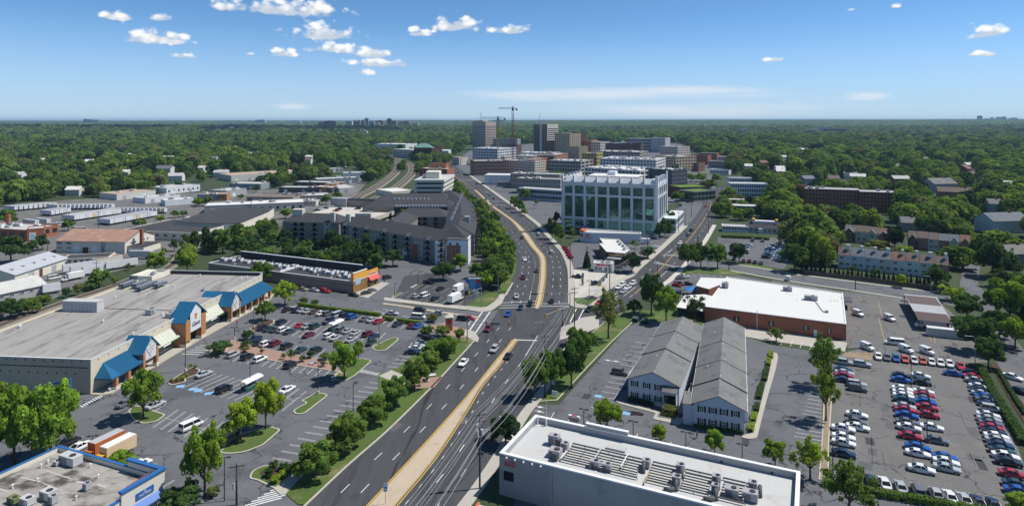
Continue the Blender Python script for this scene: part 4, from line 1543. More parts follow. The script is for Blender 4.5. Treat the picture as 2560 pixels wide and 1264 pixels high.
def office_ranges():
 t,L = bld('office_range','white-sided gabled office range with dark shutters, nearer the main road','office',(29.2,160.6),(40.6,155.6))
 ln,ze,zr = 46.5,5.45,7.95
 w = MB()
 w.prism([(0,0),(L,0),(L,ln),(0,ln)],0,ze)
 w.obj('wall','siding_blue_white',t)
 for y in (.0,ln):
  g = MB()
  g.add([(0,y,ze),(L,y,ze),(L/2,y,zr -.1)],[(0,1,2)])
  g.obj('gable','siding_blue_white',t)
 # roof in three lengths, each a little lower than the last
 for a,b,dz in ((0,17,0),(17.4,32,.28),(32.4,ln,.45)):
  r = MB()
  gable_roof(r,0,L,a,b,ze+dz,zr+dz,'y',.4)
  r.obj('roof','shingle_grey',t)
  k = MB()
  k.bar((-.42,a -.4,ze+dz -.32),(-.42,b+.4,ze+dz -.32),.12,.2)
  k.obj('gutter','white_metal',t)
 for x in (1.6,4.6,7.4):
  shuttered(t,x,0,3.55)
  shuttered(t,x,0,.75)
 # porch
 p = MB()
 p.box(8.9,9.1,-2.0,0,0,4.3); p.box(11.9,12.1,-2.0,0,0,4.3); p.box(8.9,12.1,-2.0,-1.8,3.6,4.3)
 p.obj('porch','siding_blue_white',t)
 g = MB()
 g.add([(8.6,-2.3,4.3),(12.3,-2.3,4.3),(12.3,.1,5.1),(8.6,.1,5.1),(8.6,-2.3,4.15),(12.3,-2.3,4.15),(12.3,.1,4.95),(8.6,.1,4.95)],[(0,1,2,3),(7,6,5,4),(4,5,1,0),(5,6,2,1),(4,0,3,7)])
 g.obj('porch_roof','shingle_grey',t)
 boxpart(t,'porch_door','window_glass',9.4,11.6,-.1,-.02,0,3.2)
 for x,y,z in ((4.8,12,7.2),(8.4,11,6.9),(8.0,21,7.3),(9.5,23,6.8),(7.4,29,7.6),(7.0,40,7.8)):
  vent(t,x,y,z,.12,.55)
 block([(28,158),(41,153),(62,198),(48,204)])
 t2,L2 = bld('office_range','white-sided gabled office range with eight shuttered windows, farther from the main road','office',(41.6,146.5),(51.8,142.9))
 ln = 58.5
 w = MB()
 w.prism([(0,0),(L2,0),(L2,ln),(0,ln)],0,ze)
 w.obj('wall','siding_blue_white',t2)
 for y in (0,ln):
  g = MB()
  g.add([(0,y,ze),(L2,y,ze),(L2/2,y,zr -.1)],[(0,1,2)])
  g.obj('gable','siding_blue_white',t2)
 for a,b,dz in ((0,9.6,-.1),(10.2,21.8,.2),(22.2,36.4,.35),(36.8,ln,.5)):
  r = MB()
  gable_roof(r,-.3,L2+.3,a,b,ze+dz,zr+dz,'y',.45)
  r.obj('roof','shingle_grey',t2)
  k = MB()
  k.bar((-.78,a -.4,ze+dz -.34),(-.78,b+.4,ze+dz -.34),.12,.2)
  k.bar((L2+.78,a -.4,ze+dz -.34),(L2+.78,b+.4,ze+dz -.34),.12,.2)
  k.obj('gutter','white_metal',t2)
 for x in (1.75,4.15,6.55,9.0):
  shuttered(t2,x,0,3.55)
  shuttered(t2,x,0,.75)
 b = MB()
 b.box(-2.4,-.01,.4,7.5,0,4.6)
 b.obj('side_wing','siding_blue_white',t2)
 MB().box(-2.6,-.01,.3,7.6,4.6,4.75).obj('side_wing_roof','shingle_grey',t2)
 for i,y in enumerate((6,12,20,26,34,40,48,54)):
  o = MB()
  o.box(L2,L2+.9,y,y+1.2,0,ze -.4)
  o.obj('buttress','siding_white',t2)
  win(t2,L2+.01,y+2.8,3.4,1.1,1.4,PI/2)
  win(t2,L2+.01,y+2.8,.8,1.1,1.4,PI/2)
 for x,y,z in ((5.6,11.0,7.7),(5.4,9.2,7.4),(6.5,23,7.6),(5.6,37.2,8.1),(5.5,34,7.9),(3.2,45,7.4),(5.9,51,8.1),(2.2,19,6.8)):
  vent(t2,x,y,z,.12,.55)
 block([(39,144),(53,140),(80,194),(66,200)])
 # raised walkway between the two ranges, with cross beams
 wk,LW = bld('covered_walkway','narrow tan walkway with cross beams between the two gabled office ranges','walkway',(41.5,149.5),(66.6,203.0))
 o = MB()
 o.box(0,LW -3,.5,1.5,3.9,4.05)
 o.obj('deck','walk_tan',wk)
 for i in range(10):
  x = 1.0 + i * (LW -6) / 9
  q = MB()
  q.box(x,x+2.2,-.9,.48,4.2,4.4)
  q.box(x+2.3,x+2.5,-.9,-.7,0,4.9); q.box(x+2.3,x+2.5,1.2,1.4,0,4.9)
  q.bar((x+2.4,-.9,4.8),(x+2.4,1.4,4.8),.16)
  q.obj('beam_frame','walk_tan' if i%3 else 'wood_light',wk)
 MB().box(-1.6,0,-1.1,1.5,3.4,4.1).obj('entrance_roof','walk_tan',wk)
 st = MB()
 st.box(-1.2,LW -6,-1.0,1.4,0,.2)
 st.obj('floor_slab','concrete_grey',wk)
 # white railings by the doors
 for (a,b,lab) in ((A3(1225,478),A3(1300,498),'white railing by the porch of the nearer office range'),(A3(1455,600),A3(1545,635),'white railing below the farther office range')):
  r,LR_ = bld('railing',lab,'railing',a,b)
  for z in (.3,.6,.95):
   MB().bar((0,0,z),(LR_,0,z),.1).obj('rail','white_metal',r)
  for i in range(5):
   MB().bar((LR_*i/4,0,0),(LR_*i/4,0,1.0),.1).obj('post','white_metal',r)

mat('walk_tan',(.40,.33,.23),var=.12,sc=.5)
office_ranges()

# ------------------------------------------------------------------ brick post office with the white roof
def post_office():
 t,L = bld('post_office','low red-brick post office with large white membrane roof','post office',(67.03,222.6),(106.24,203.45))
 q = [local(t,p)for p in ((124.0,240.0),(88.8,264.6))]
 shell(t,[(0,0),(L,0),q[0],q[1]],5.25,.16,'red_brick','roof_white','white_metal',.3,capz=.03)
 an = [local(t,p)for p in ((78.6,266.1),(72.8,253.2),(76.3,248.0),(84.2,256.1),(88.7,264.5))]
 a = sum(p[0]*r[1]-r[0]*p[1]for p,r in zip(an,an[1:]+an[:1]))
 if a < 0:
  an = an[::-1]
 MB().prism(an,0,4.55).obj('annex','red_brick',t)
 MB().prism(inset(an,-.1),4.552,4.62).obj('annex_roof','roof_white',t)
 cn = [local(t,p)for p in ((58.7,228.8),(65.95,244.3),(74.0,245.5),(76.0,243.0),(66.9,223.5))]
 mb = MB()
 mb.prism(cn,3.0,3.25)
 c = mb.obj('loading_canopy','roof_white',t)
 for p in cn[:2] + [lerp(cn[0],cn[1],.5)]:
  MB().cyl(p[0]+.4,p[1]-.4,0,3.0,.12).obj('canopy_post','steel',c)
 for x in (10.5,21.5,32.0,38.8):
  win(t,x,-.01,1.7,1.9 if x<38 else 1.1,1.4,bars=(1,0),frame='black_trim')
  boxpart(t,'window_post','white_metal',x -.09,x+.09,-.16,-.1,1.6,3.2)
 boxpart(t,'door','white_metal',34.3,35.3,-.08,-.01,0,2.1)
 boxpart(t,'downpipe','white_metal',17.0,17.2,-.2,-.02,0,6.2)
 R_ = 5.09
 for (f,u,v,a,b,c) in ((B4,1535,590,2.4,2.2,2.0),(B4,2115,620,3.2,1.6,1.5),(B5,250,705,4.4,1.9,1.6),(B5,395,820,1.2,1.0,.5)):
  x,y = local(t,f(u,v,R_))
  hvac(t,x,y,R_,a,b,c,0,'grey_metal' if c>.6 else 'wood_light')
 dct = MB()
 a,b = local(t,B5(290,710,R_)),local(t,B5(365,815,R_))
 dct.bar((*a,R_+.15),(*b,R_+.15),.5,.3)
 dct.obj('roof_duct','hvac',t)
 for (u,v) in ((435,715),(470,715),(500,718),(535,690),(30,640),(120,700),(300,560+60)):
  x,y = local(t,B5(u,v,R_))
  vent(t,x,y,R_,.12,.5)
 # small lean-to at the yard side
 p = local(t,B5(560,790))
 mb = MB()
 mb.box(p[0],p[0]+2.6,p[1]-.2,p[1]+7.5,2.7,2.95)
 mb.box(p[0]+.1,p[0]+.3,p[1],p[1]+7.2,0,2.7)
 mb.obj('lean_to','duct_dark',t)
 for i in range(3):
  boxpart(t,'bollard','yellow_paint',p[0]+2.4,p[0]+2.6,p[1]+i*1.2,p[1]+.2+i*1.2,0,1.2)
 tent = thing('tent','small blue pop-up tent behind the post office loading canopy','tent',(*B4(1230,655),0))
 g = MB()
 s = 2.6
 g.add([(-s,-s,2.2),(s,-s,2.2),(s,s,2.2),(-s,s,2.2),(0,0,3.6)],[(0,1,4),(1,2,4),(2,3,4),(3,0,4)])
 g.obj('canopy','tent_blue',tent)
 for x in (-1,1):
  for y in (-1,1):
   MB().cyl(x*s*.97,y*s*.97,0,2.25,.05,None,6).obj('leg','white_metal',tent)
 # carport
 cpt,LC = bld('carport','open carport with brown tiled roof in the post office yard','carport',B5(1250,885,3.6),B5(1575,920,3.6))
 q = [local(cpt,B5(u,v,3.6))for u,v in ((1440,650),(1170,650))]
 rf = MB()
 base = [(0,0),(LC,0),(LC+1.2,34.5),(0.4,34.5)]
 rf.prism(base,3.45,3.62)
 rf.obj('roof','grey_metal',cpt)
 rows = MB()
 for i in range(12):
  rows.box(.1,LC -.1,.15+i*.85,.15+i*.85+.6,3.625,3.70)
 rows.obj('tile_courses','tile_brown',cpt)
 rows = MB()
 for i in range(10):
  rows.box(.5,LC+.5,21+i*1.2,21.8+i*1.2,3.625,3.69)
 rows.obj('tile_courses','tile_brown',cpt)
 for i in range(6):
  for x in (.4,LC -.4):
   MB().box(x -.1,x+.1,.4+i*6.6,.6+i*6.6,0,3.45).obj('post','wood_brown',cpt)
 boxpart(cpt,'back_wall','concrete_grey',LC -.2,LC,6,34,0,3.0)
 block([(132,208),(150,204),(168,248),(150,252)])

mat('tile_brown',(.15,.105,.10),var=.2,fine=.2,sc=1)
mat('tent_blue',(.05,.22,.55),var=.06)
post_office()

# ------------------------------------------------------------------ terraced houses
def terrace(name_,label,p0,p1,dep,units,ze,zr,front,chim=True,backs=True):
 """row of houses; each house has its own wall, roof, windows"""
 rz = math.atan2(p1[1]-p0[1],p1[0]-p0[0])
 L = math.dist(p0,p1)
 n = len(units)
 w = L / n
 for i,(wc,rc,gab) in enumerate(units):
  x = i * w
  pos = lerp(p0,p1,i/n)
  which = ('leftmost','rightmost')[i==n -1] if i in (0,n -1) else ORD[i] + ' from the left,'
  t = thing('terraced_house',f'{which} house {label}' if ',' not in which else f'house {which} {label}','house',(*pos,0),rz,label)
  dz = (.0,.18,.05,-.12)[i%4]
  b = MB()
  b.prism([(.01,0),(w -.01,0),(w -.01,dep),(.01,dep)],0,ze+dz)
  b.add([(.01,0,ze+dz),(.01,dep,ze+dz),(.01,dep/2,zr+dz -.1)],[(0,2,1)])
  b.add([(w -.01,0,ze+dz),(w -.01,dep,ze+dz),(w -.01,dep/2,zr+dz -.1)],[(0,1,2)])
  b.obj('wall',wc,t)
  r = MB()
  gable_roof(r,.06,w -.06,0,dep,ze+dz,zr+dz,'x',.0,.16)
  ro = r.obj('roof',rc,t)
  if chim:
   c = MB()
   k = 1.0 if i % 3 else 1.5
   c.box(w -.5 -k,w -.5,dep*.33,dep*.33+.9,ze+1,zr+1.3)
   c.box(w -.58 -k,w -.42,dep*.33 -.08,dep*.33+.98,zr+1.3,zr+1.45)
   c.obj('chimney','white_gloss',ro)
   for q in ((w*.25,dep*.2),(w*.3,dep*.36)):
    z = ze + dz + (zr -ze) * q[1] / (dep/2)
    MB().box(q[0],q[0]+.5,q[1],q[1]+.5,z,z+.22).obj('skylight','white_metal',ro)
  if gab:
   g = MB()
   gable_roof(g,w*.12,w*.88,-1.2,dep/2,ze+dz -.4,ze+dz+2.0,'y',.25,.14)
   g.obj('front_gable_roof',rc,t)
   f = MB()
   f.box(w*.14,w*.86,-1.1,-.005,0,ze+dz -.5)
   f.add([(w*.14,-1.1,ze+dz -.5),(w*.86,-1.1,ze+dz -.5),(w/2,-1.1,ze+dz+1.7)],[(0,1,2)])
   f.obj('front_bay',wc,t)
   for s in (-1,1):
    v = MB()
    v.bar((w/2,-1.5,ze+dz+1.95),(w/2+s*w*.44,-1.5,ze+dz -.62),.12,.28)
    v.obj('bargeboard','white_gloss',t)
  y = -1.105 if gab else -.01
  if gab:
   win(t,w/2,y,ze -2.1,1.6,1.2,bars=(1,0)); win(t,w/2,y,.9,1.6,1.3,bars=(1,0))
  else:
   win(t,w*.3,y,ze -1.75,1.7,1.15,bars=(2,1))
   win(t,w*.75,y,ze -1.5,.55,.55)
   win(t,w*.3,y,ze -4.6,1.7,1.3,bars=(2,1))
   win(t,w*.76,y,ze -4.5,1.4,1.2,bars=(1,1))
  if i == n - 1:
   win(t,w,dep*.4,ze -1.6,.5,1.2,PI/2); win(t,w,dep*.5,ze -4.6,.5,1.5,PI/2)
 c,s = math.cos(rz),math.sin(rz)
 block([(p0[0]+x*c -y_*s,p0[1]+x*s+y_*c)for x,y_ in ((-2,-2),(L+2,-2),(L+2,dep+2),(-2,dep+2))])

mat('shingle_brown',(.155,.12,.10),var=.15,fine=.2)
mat('shingle_red',(.21,.115,.085),var=.15,fine=.2)
mat('shingle_blue',(.15,.165,.185),var=.15,fine=.2)
mat('siding_cream',(.60,.58,.52),var=.05)
mat('brown_brick',(.17,.10,.075),var=.12,fine=.15)
mat('pink_brick',(.34,.17,.12),var=.12,fine=.15)
terrace('terraced_house','in the white-backed terrace beside the back street',B5(500,405),B5(1535,515),8.5,
  [('siding_white','shingle_brown',0),('siding_blue_white','shingle_blue',0),('siding_blue_white','shingle_blue',0),('siding_cream','shingle_blue',0),('siding_white','shingle_red',0),
   ('siding_white','shingle_brown',0),('siding_cream','shingle_brown',0),('pink_brick','shingle_brown',0)],6.2,9.4,'back')
terrace('terraced_house','in the gabled brick terrace on the right',B5(1150,228),B5(1735,285),9,
  [('brown_brick','shingle_brown',1),('pink_brick','shingle_brown',0),('siding_cream','shingle_brown',0),('pink_brick','shingle_blue',0),('siding_cream','shingle_blue',1),('pink_brick','shingle_red',1)],6.3,9.3,'front',False)
terrace('terraced_house','in the partly hidden brick terrace behind the trees',B5(560,160),B5(985,205),9,
  [('brown_brick','shingle_grey',1),('siding_cream','shingle_brown',0),('siding_cream','shingle_brown',1),('pink_brick','shingle_red',1)],6.3,9.3,'front',False)
# ------------------------------------------------------------------ middle-distance buildings, one row of windows per storey
def PD(x,d):
 return ((x -CX)/F*d,d)

def rows(t,x0,y0,rz,L,z0,H,floors,bays,wf=.6,hf=.5,m='window_glass',name='window_row',frame=None,proud=.06):
 """window_row parts on a facade that starts at local (x0, y0) and runs along rz"""
 fh = H / floors
 key = ('row',round(L,1),bays,round(fh,2),wf,hf,m,frame)
 if key not in UM:
  mb = MB()
  bw = L / bays
  for i in range(bays):
   a = bw * (i+.5 -wf/2)
   b = bw * (i+.5+wf/2)
   mb.box(a,b,-proud,-.01,fh*(1 -hf)/2,fh*(1+hf)/2)
   if frame:
    mb.box(a -.12,b+.12,-proud*.6,-.005,fh*(1 -hf)/2 -.14,fh*(1+hf)/2+.14,1)
    if wf * bw > 1.4:
     mb.box((a+b)/2 -.05,(a+b)/2+.05,-proud*1.5,-proud,fh*(1 -hf)/2,fh*(1+hf)/2,1)
  UM[key] = mb.mesh(name,[m,frame or m])
 for f in range(floors):
  put(name,UM[key],t,(x0,y0,z0+f*fh),rz)

def blk(name,label,cat,p0,p1,dep,H,wall,roof,floors=0,bays=0,side=0,wf=.6,hf=.5,par=.8,glass='window_glass',frame=None,cap=None,units=0,z0=1.0,left=0,group=None):
 t,L = bld(name,label,cat,p0,p1,group)
 shell(t,[(0,0),(L,0),(L,dep),(0,dep)],H,par,wall,roof,cap)
 if floors:
  if bays:
   rows(t,0,0,0,L,z0,H -z0 -par*.6,floors,bays,wf,hf,glass,frame=frame)
  if side:
   rows(t,L,0,PI/2,dep,z0,H -z0 -par*.6,floors,side,wf,hf,glass,frame=frame)
  if left:
   rows(t,0,dep,-PI/2,dep,z0,H -z0 -par*.6,floors,left,wf,hf,glass,frame=frame)
 rr = random.Random(hash(label)%1000 if False else len(label)*7+int(L*10))
 for i in range(units):
  hvac(t,L*rr.uniform(.1,.9),dep*rr.uniform(.15,.85),H -par,rr.choice((2.0,3.0,4.0)),rr.choice((1.6,2.4)),rr.choice((1.2,1.8)),0,rr.choice(('hvac','white_metal','grey_metal')))
 return t,L

# ------------------------------------------------------------------ glass office block
def glass_office():
 t,L = bld('glass_office','white-framed office block with eight tall bays of green mirror glass','office',(32.1,404.8),(86.3,382.6))
 H,dep = 35.6,36.6
 core = MB()
 core.prism([(.5,.9),(L -.5,.9),(L -.5,dep -.5),(.5,dep -.5)],0,30.3)
 core.obj('core','green_glass',t)
 MB().poly([(.5,.9),(L -.5,.9),(L -.5,dep -.5),(.5,dep -.5)],30.32).obj('roof','roof_tan',t)
 n = 8
 bw = L / n

 def frame(par,ax):
  return par
 # bays of mirror glass, each with its own grid of mullions
 for fi,(nb,fl,rz,ox,oy) in enumerate(((8,L,0,0,0),(5,dep,PI/2,L,0),(5,dep,-PI/2,0,dep))):
  w = fl / nb
  # spandrel bands and piers
  for z0,z1,pr in ((0,.6,.5),(8.2,9.6,.62),(22.6,24.0,.62),(29.0,30.6,.62)):
   b = MB()
   b.box(.0,fl,-pr,.3,z0,z1)
   put('spandrel',b.mesh('spandrel','stone_blue_white'),t,(ox,oy,0),rz)
  pm = MB()
  pm.box(-.75,.75,-.8,.35,0,30.6)
  pme = pm.mesh('pier','stone_blue_white')
  for i in range(nb+1):
   off = .76 if i == 0 else (-.76 if i==nb else 0)
   p = Vector((math.cos(rz),math.sin(rz))) * (i*w+off)
   put('pier',pme,t,(ox+p.x,oy+p.y,0),rz)
  key = ('bay',fi)
  gm = MB()
  gw = w - 1.5
  for (z0,z1,nr) in ((.6,8.2,5),(9.6,22.6,9),(24.0,29.0,4)):
   gm.quad((0,0,z0),(gw,0,z0),(gw,0,z1),(0,0,z1))
   for j in range(1,6):
    x = gw * j / 6
    gm.box(x -.05,x+.05,-.09,-.01,z0,z1,1)
   for j in range(1,nr):
    z = z0 + (z1 -z0) * j / nr
    gm.box(0,gw,-.07,-.01,z -.05,z+.05,1)
  me = gm.mesh('glass_bay',['mirror_glass','mullion_green'])
  for i in range(nb):
   p = Vector((math.cos(rz),math.sin(rz))) * (i*w+.75)
   q = Vector((-math.sin(rz),math.cos(rz))) * .25
   put('glass_bay',me,t,(ox+p.x+q.x,oy+p.y+q.y,0),rz)
  # sloping parapet hoods between upright fins
  for i in range(nb):
   h = MB()
   h.add([(.5,-.62,31.4),(w -.5,-.62,31.4),(w -.5,2.2,34.6),(.5,2.2,34.6),(.5,-.62,30.62),(w -.5,-.62,30.62),(w -.5,2.4,30.62),(.5,2.4,30.62)],
     [(0,1,2,3),(4,5,1,0),(7,4,0,3),(5,6,2,1),(6,7,3,2)])
   h.add([(-.45,-.8,30.6),(.45,-.8,30.6),(.45,2.6,30.6),(-.45,2.6,30.6),(-.45,-.8,35.4),(.45,-.8,35.4),(.45,.6,35.4),(-.45,.6,35.4)],
     [(4,5,6,7),(0,1,5,4),(1,2,6,5),(2,3,7,6),(3,0,4,7)])
   p = Vector((math.cos(rz),math.sin(rz))) * (i*w)
   put('parapet_bay',h.mesh('parapet_bay','stone_blue_white'),t,(ox+p.x,oy+p.y,0),rz)
 MB().box(L -.4,L+1.2,-1.2,.5,0,36.4).obj('corner_fin','white_gloss',t)
 MB().box(L+.3,L+1.0,dep -1.2,dep+.3,0,37).obj('corner_fin','white_gloss',t)
 # plant level
 MB().box(14,45,10,28,30.4,34.4).obj('penthouse','cream_pale',t)
 MB().box(13.5,45.5,9.5,28.5,34.4,34.7).obj('penthouse_roof','roof_white',t)
 MB().box(25,30,16,22,34.7,37.2).obj('lift_room','white_metal',t)
 for i in range(4):
  boxpart(t,'louvre','grey_metal',19+i*4,22.2+i*4,9.9,9.99,31.3,33.2)
 MB().box(46,L -3,6,26,30.4,31.8).obj('brick_plant','pink_brick',t)
 text('Emmes',1.25,'logo_navy',t,(L -4.6,-.72,29.75),(PI/2,0,0),name='lettering',ext=.06)
 mk = MB()
 mk.cyl(0,0,0,.1,.5,.5,8)
 o = mk.obj('sign_emblem','logo_green',t,(L -8.0,-.64,29.75))
 o.rotation_euler = (PI/2,0,0)
 # low side wing
 w = MB()
 wg = [(L+1,18),(L+9,18),(L+9,dep+18),(L+1,dep+18)]
 w.prism(wg,0,9)
 w.obj('side_wing','stone_blue_white',t)
 rows(t,L+9,18,PI/2,dep,.6,8.2,2,9,.7,.65,'mirror_glass')
 rows(t,L+1,18,0,8,.6,8.2,2,2,.7,.65,'mirror_glass')
 block([(28,402),(86,378),(112,420),(105,440),(50,445)])
 # entrance porch
 MB().box(9,18,-7,-1,3.6,4.3).obj('entrance_canopy','concrete_grey',t)
 for x in (9.4,17.2):
  MB().box(x,x+.5,-6.8,-6.3,0,3.6).obj('canopy_post','concrete_grey',t)

mat('stone_blue_white',(.60,.62,.65),var=.05,sc=.2,fine=.04)
mat('mullion_green',(.10,.17,.16),rough=.4,var=.05)
mat('logo_navy',(.03,.05,.12),var=0,fine=0)

def mirror():
 m = bpy.data.materials.new('mirror_glass')
 m.use_nodes = True
 k = NT(m.node_tree)
 b = k.n['Principled BSDF']
 pos = k.new('ShaderNodeNewGeometry').outputs['Position']
 b.inputs['Base Color'].default_value = (.10,.25,.235,1)
 b.inputs['Metallic'].default_value = .9
 b.inputs['Roughness'].default_value = .04
 bp = k.new('ShaderNodeBump')
 bp.inputs['Strength'].default_value = .35
 bp.inputs['Distance'].default_value = .25
 k.set(bp.inputs['Height'],k.noise(pos,.16,2))
 k.l.new(bp.outputs[0],b.inputs['Normal'])
 MATS['mirror_glass'] = m

mirror()
glass_office()

# ------------------------------------------------------------------ apartment complex
def apartments():
 t = thing('apartment_building','dark-roofed four-storey apartment complex of several wings round courtyards','apartments',(-62,335,0))
 ox,oy = -62,335
 P = lambda x,y: (x -ox,y -oy)
 ZE,ZR = 11.3,15.2

 def wing(a,b,dep,ze=ZE,zr=ZR,wall='apartment_siding',hip=True):
  a,b = Vector(P(*a)),Vector(P(*b))
  L = (b -a).length
  rz = math.atan2(b.y -a.y,b.x -a.x)
  w = MB()
  w.prism([(0,0),(L,0),(L,dep),(0,dep)],0,ze)
  put('wing_wall',w.mesh('wing_wall',wall),t,(a.x,a.y,0),rz)
  r = MB()
  h = dep / 2 * .6 if hip else 0
  ov = .5
  v = [(-ov,-ov,ze -.1),(L+ov,-ov,ze -.1),(L+ov,dep+ov,ze -.1),(-ov,dep+ov,ze -.1),(h,dep/2,zr),(L -h,dep/2,zr)]
  r.add(v,[(0,1,5,4),(1,2,5),(2,3,4,5),(3,0,4),(3,2,1,0)])
  put('wing_roof',r.mesh('wing_roof','shingle_dark'),t,(a.x,a.y,0),rz)
  return a,rz,L

 def loc(a,rz,x,y):
  return (a.x+x*math.cos(rz)-y*math.sin(rz),a.y+x*math.sin(rz)+y*math.cos(rz))
 fh = 2.75
 bal = MB()
 bal.box(-1.25,1.25,-.05,-.01,0,2.3,1)
 bal.box(-1.45,1.45,-1.1,-.02,-.12,.02,0)
 bal.box(-1.4,1.4,-1.1,-1.04,.02,.12,2); bal.box(-1.4,1.4,-1.1,-1.04,.9,1.0,2)
 for i in range(12):
  x = -1.38 + i * .25
  bal.box(x,x+.06,-1.09,-1.05,.12,.9,2)
 for s in (-1.42,1.36):
  bal.box(s,s+.06,-1.09,-.02,.02,1.0,2)
 bal.box(-1.4,-1.25,-.3,-.02,0,2.4,0); bal.box(1.25,1.4,-.3,-.02,0,2.4,0); bal.box(-1.4,1.4,-.3,-.02,2.3,2.5,0)
 bm = bal.mesh('balcony',['stone_white','shadowed_opening','black_trim'])
 dorm = MB()
 gable_roof(dorm,-1.9,1.9,-1.2,5,0,1.5,'y',.2,.14)
 dorm.add([(-1.8,-1.1,-.05),(1.8,-1.1,-.05),(0,-1.1,1.35)],[(0,1,2)],1)
 dm = dorm.mesh('dormer',['shingle_dark','stone_white'])
 colm = MB().box(-1.9,1.9,-.04,0,0,ZE -.1).mesh('facade_panel','apartment_pale')

 def facade(a,rz,L,pat,pitch,x0=1.5):
  x = x0
  i = 0
  while x < L - 1.5:
   k = pat[i%len(pat)]
   px,py = loc(a,rz,x,0)
   if k in 'bB':
    if k == 'B':
     put('dormer',dm,t,(px,py,ZE -.2),rz)
    for f in range(4):
     put('balcony',bm,t,(px,py,.5+f*fh),rz)
    x += pitch
   elif k in 'wp':
    if k == 'p':
     put('facade_panel',colm,t,(px,py,0),rz)
    for f in range(4):
     put('window',winmesh(1.3,1.6,'stone_white','window_glass',(1,1)),t,(*loc(a,rz,x,-.045 if k=='p' else 0),.9+f*fh),rz)
    x += pitch * .8
   i += 1
 w1 = wing((-97,362),(-33,309),17)
 facade(*w1,'wBwpbwwBwpp',3.6)
 w0 = wing((-133,371),(-99,366),17)
 facade(*w0,'wbbwbwp',4.2,4.5)
 # corner tower
 a = Vector(P(-34.5,311))
 tw = MB()
 tw.box(0,13,0,12,0,11.8,0)
 tw.box(3.0,9.6,-.35,0,0,9.4,1)
 tw.box(3.0,9.6,-.34,0,9.4,12.8,2)
 tw.box(-2.6,2.9,-.6,0,0,11.0,2)
 tw.box(9.7,13.4,-.5,8,0,12.6,2)
 rzt = math.atan2(-14,65) * .35
 put('corner_tower',tw.mesh('corner_tower',['apartment_siding','red_brick','white_gloss']),t,(a.x,a.y,0),rzt)
 pr = MB()
 pr.add([(-.6,-.9,12.0),(13.6,-.9,12.0),(13.6,12.6,12.0),(-.6,12.6,12.0),(5.0,5.5,18.6)],[(0,1,4),(1,2,4),(2,3,4),(3,0,4),(3,2,1,0)])
 pr.cyl(5.0,5.5,18.4,20,.12,.02,6)
 put('tower_roof',pr.mesh('tower_roof','shingle_dark'),t,(a.x,a.y,0),rzt)
 for f in range(4):
  for x in (4.6,8.0):
   px,py = a.x + x * math.cos(rzt),a.y + x * math.sin(rzt) - .36
   put('window',winmesh(1.3,1.7,'stone_white','window_glass',(1,1)),t,(px,py,.8+f*2.7),rzt)
  px,py = a.x + .2 * math.cos(rzt),a.y - .62
  put('window',winmesh(1.3,1.7,'stone_white','window_glass',(1,1)),t,(px,py,.8+f*2.7),rzt)
 # red bay and arched entrance on the long facade
 for x,w,m,z in ((61.5,3.2,'red_brick',7.6),(53.5,3.2,'white_gloss',4.2)):
  px,py = loc(*w1[:2],x,-.3)
  put('facade_bay',MB().box(0,w,-.2,.25,0,z).mesh('facade_bay',m),t,(px,py,0),w1[1])
 # east wing along the road
 w2 = wing((-19.5,330),(-20.4,366),17)
 facade(*w2,'wbwpbw',3.4)
 w3 = wing((-20.4,366),(-27.4,445),17)
 facade(*w3,'wbwwBpw',3.8)
 w4 = wing((-27.4,445),(-42,510),17)
 facade(*w4,'wbwwBpw',3.8)
 # masses between the courtyards
 wing((-71,389),(-40,389),22)
 facade(Vector(P(-71,389)),0,31,'bwbwb',3.6)
 wing((-100,428),(-38,424),22,ZE+.6,ZR+.4)
 wing((-98,462),(-44,466),26,ZE+.6,ZR+.2)
 wing((-71,389),(-74,350),14)
 # roof plant in rows along the valleys
 un = MB()
 un.box(-.6,.6,-.6,.6,0,1.1)
 un.cyl(0,0,1.1,1.25,.4,None,8,1)
 um = un.mesh('roof_unit',['white_metal','dark_steel'])
 for i in range(16):
  put('roof_unit',um,t,(*P(-76+i*2.1,419.5+(i%3)*.5),13.3))
 for i in range(14):
  put('roof_unit',um,t,(*P(-33.5 -i*.25,352+i*9.5),15.0 -(i%2)*.3))
 for i in range(9):
  put('roof_unit',um,t,(*P(-84+i*3.0,457+(i%2)),13.2))
 val = MB()
 val.box(*(P(-77,0)[0],P(-42,0)[0]),*(P(0,418)[1],P(0,422)[1]),10,13.3)
 val.box(P(-85,0)[0],P(-50,0)[0],P(0,454)[1],P(0,460)[1],10,13.2)
 val.obj('roof_valley','roof_tar',t)
 # stair heads and chimneys above the roofs
 for (x,y,w,d,h,m) in ((-126,378,6,5,17.5,'apartment_cream'),(-103,368,2.4,2.4,17,'apartment_cream'),(-92.5,361.5,2.2,2.2,17,'apartment_cream'),(-86,371,9,4,16.2,'apartment_cream'),(-25,356,3,3,16.5,'siding_grey')):
  p = P(x,y)
  MB().box(p[0]-w/2,p[0]+w/2,p[1]-d/2,p[1]+d/2,9,h).obj('stair_head',m,t)
 block([(-140,366),(-97,356),(-33,300),(-15,312),(-17,370),(-38,515),(-100,510),(-140,470)])
 # parking deck behind
 g,L = bld('parking_garage','tan open-deck parking garage behind the dark-roofed apartments','parking garage',(-134,408),(-86,396))
 d = MB()
 d.prism([(0,0),(L,0),(L,48),(-6,48)],0,8.6)
 d.obj('deck','concrete_pale',g)
 for (x0,x1,y0,y1) in ((0,L,-.3,0),(L,L+.3,0,48)):
  boxpart(g,'deck_parapet','concrete_pale',x0,x1,y0,y1,0,9.8)
 boxpart(g,'opening','shadowed_opening',L+.28,L+.33,2,40,5.6,7.2)
 boxpart(g,'rear_wall','siding_taupe',6,L+22,48.2,54,0,13.5)
 boxpart(g,'rear_wall_trim','roof_tar',6,L+22,48.0,54.1,13.5,14.3)
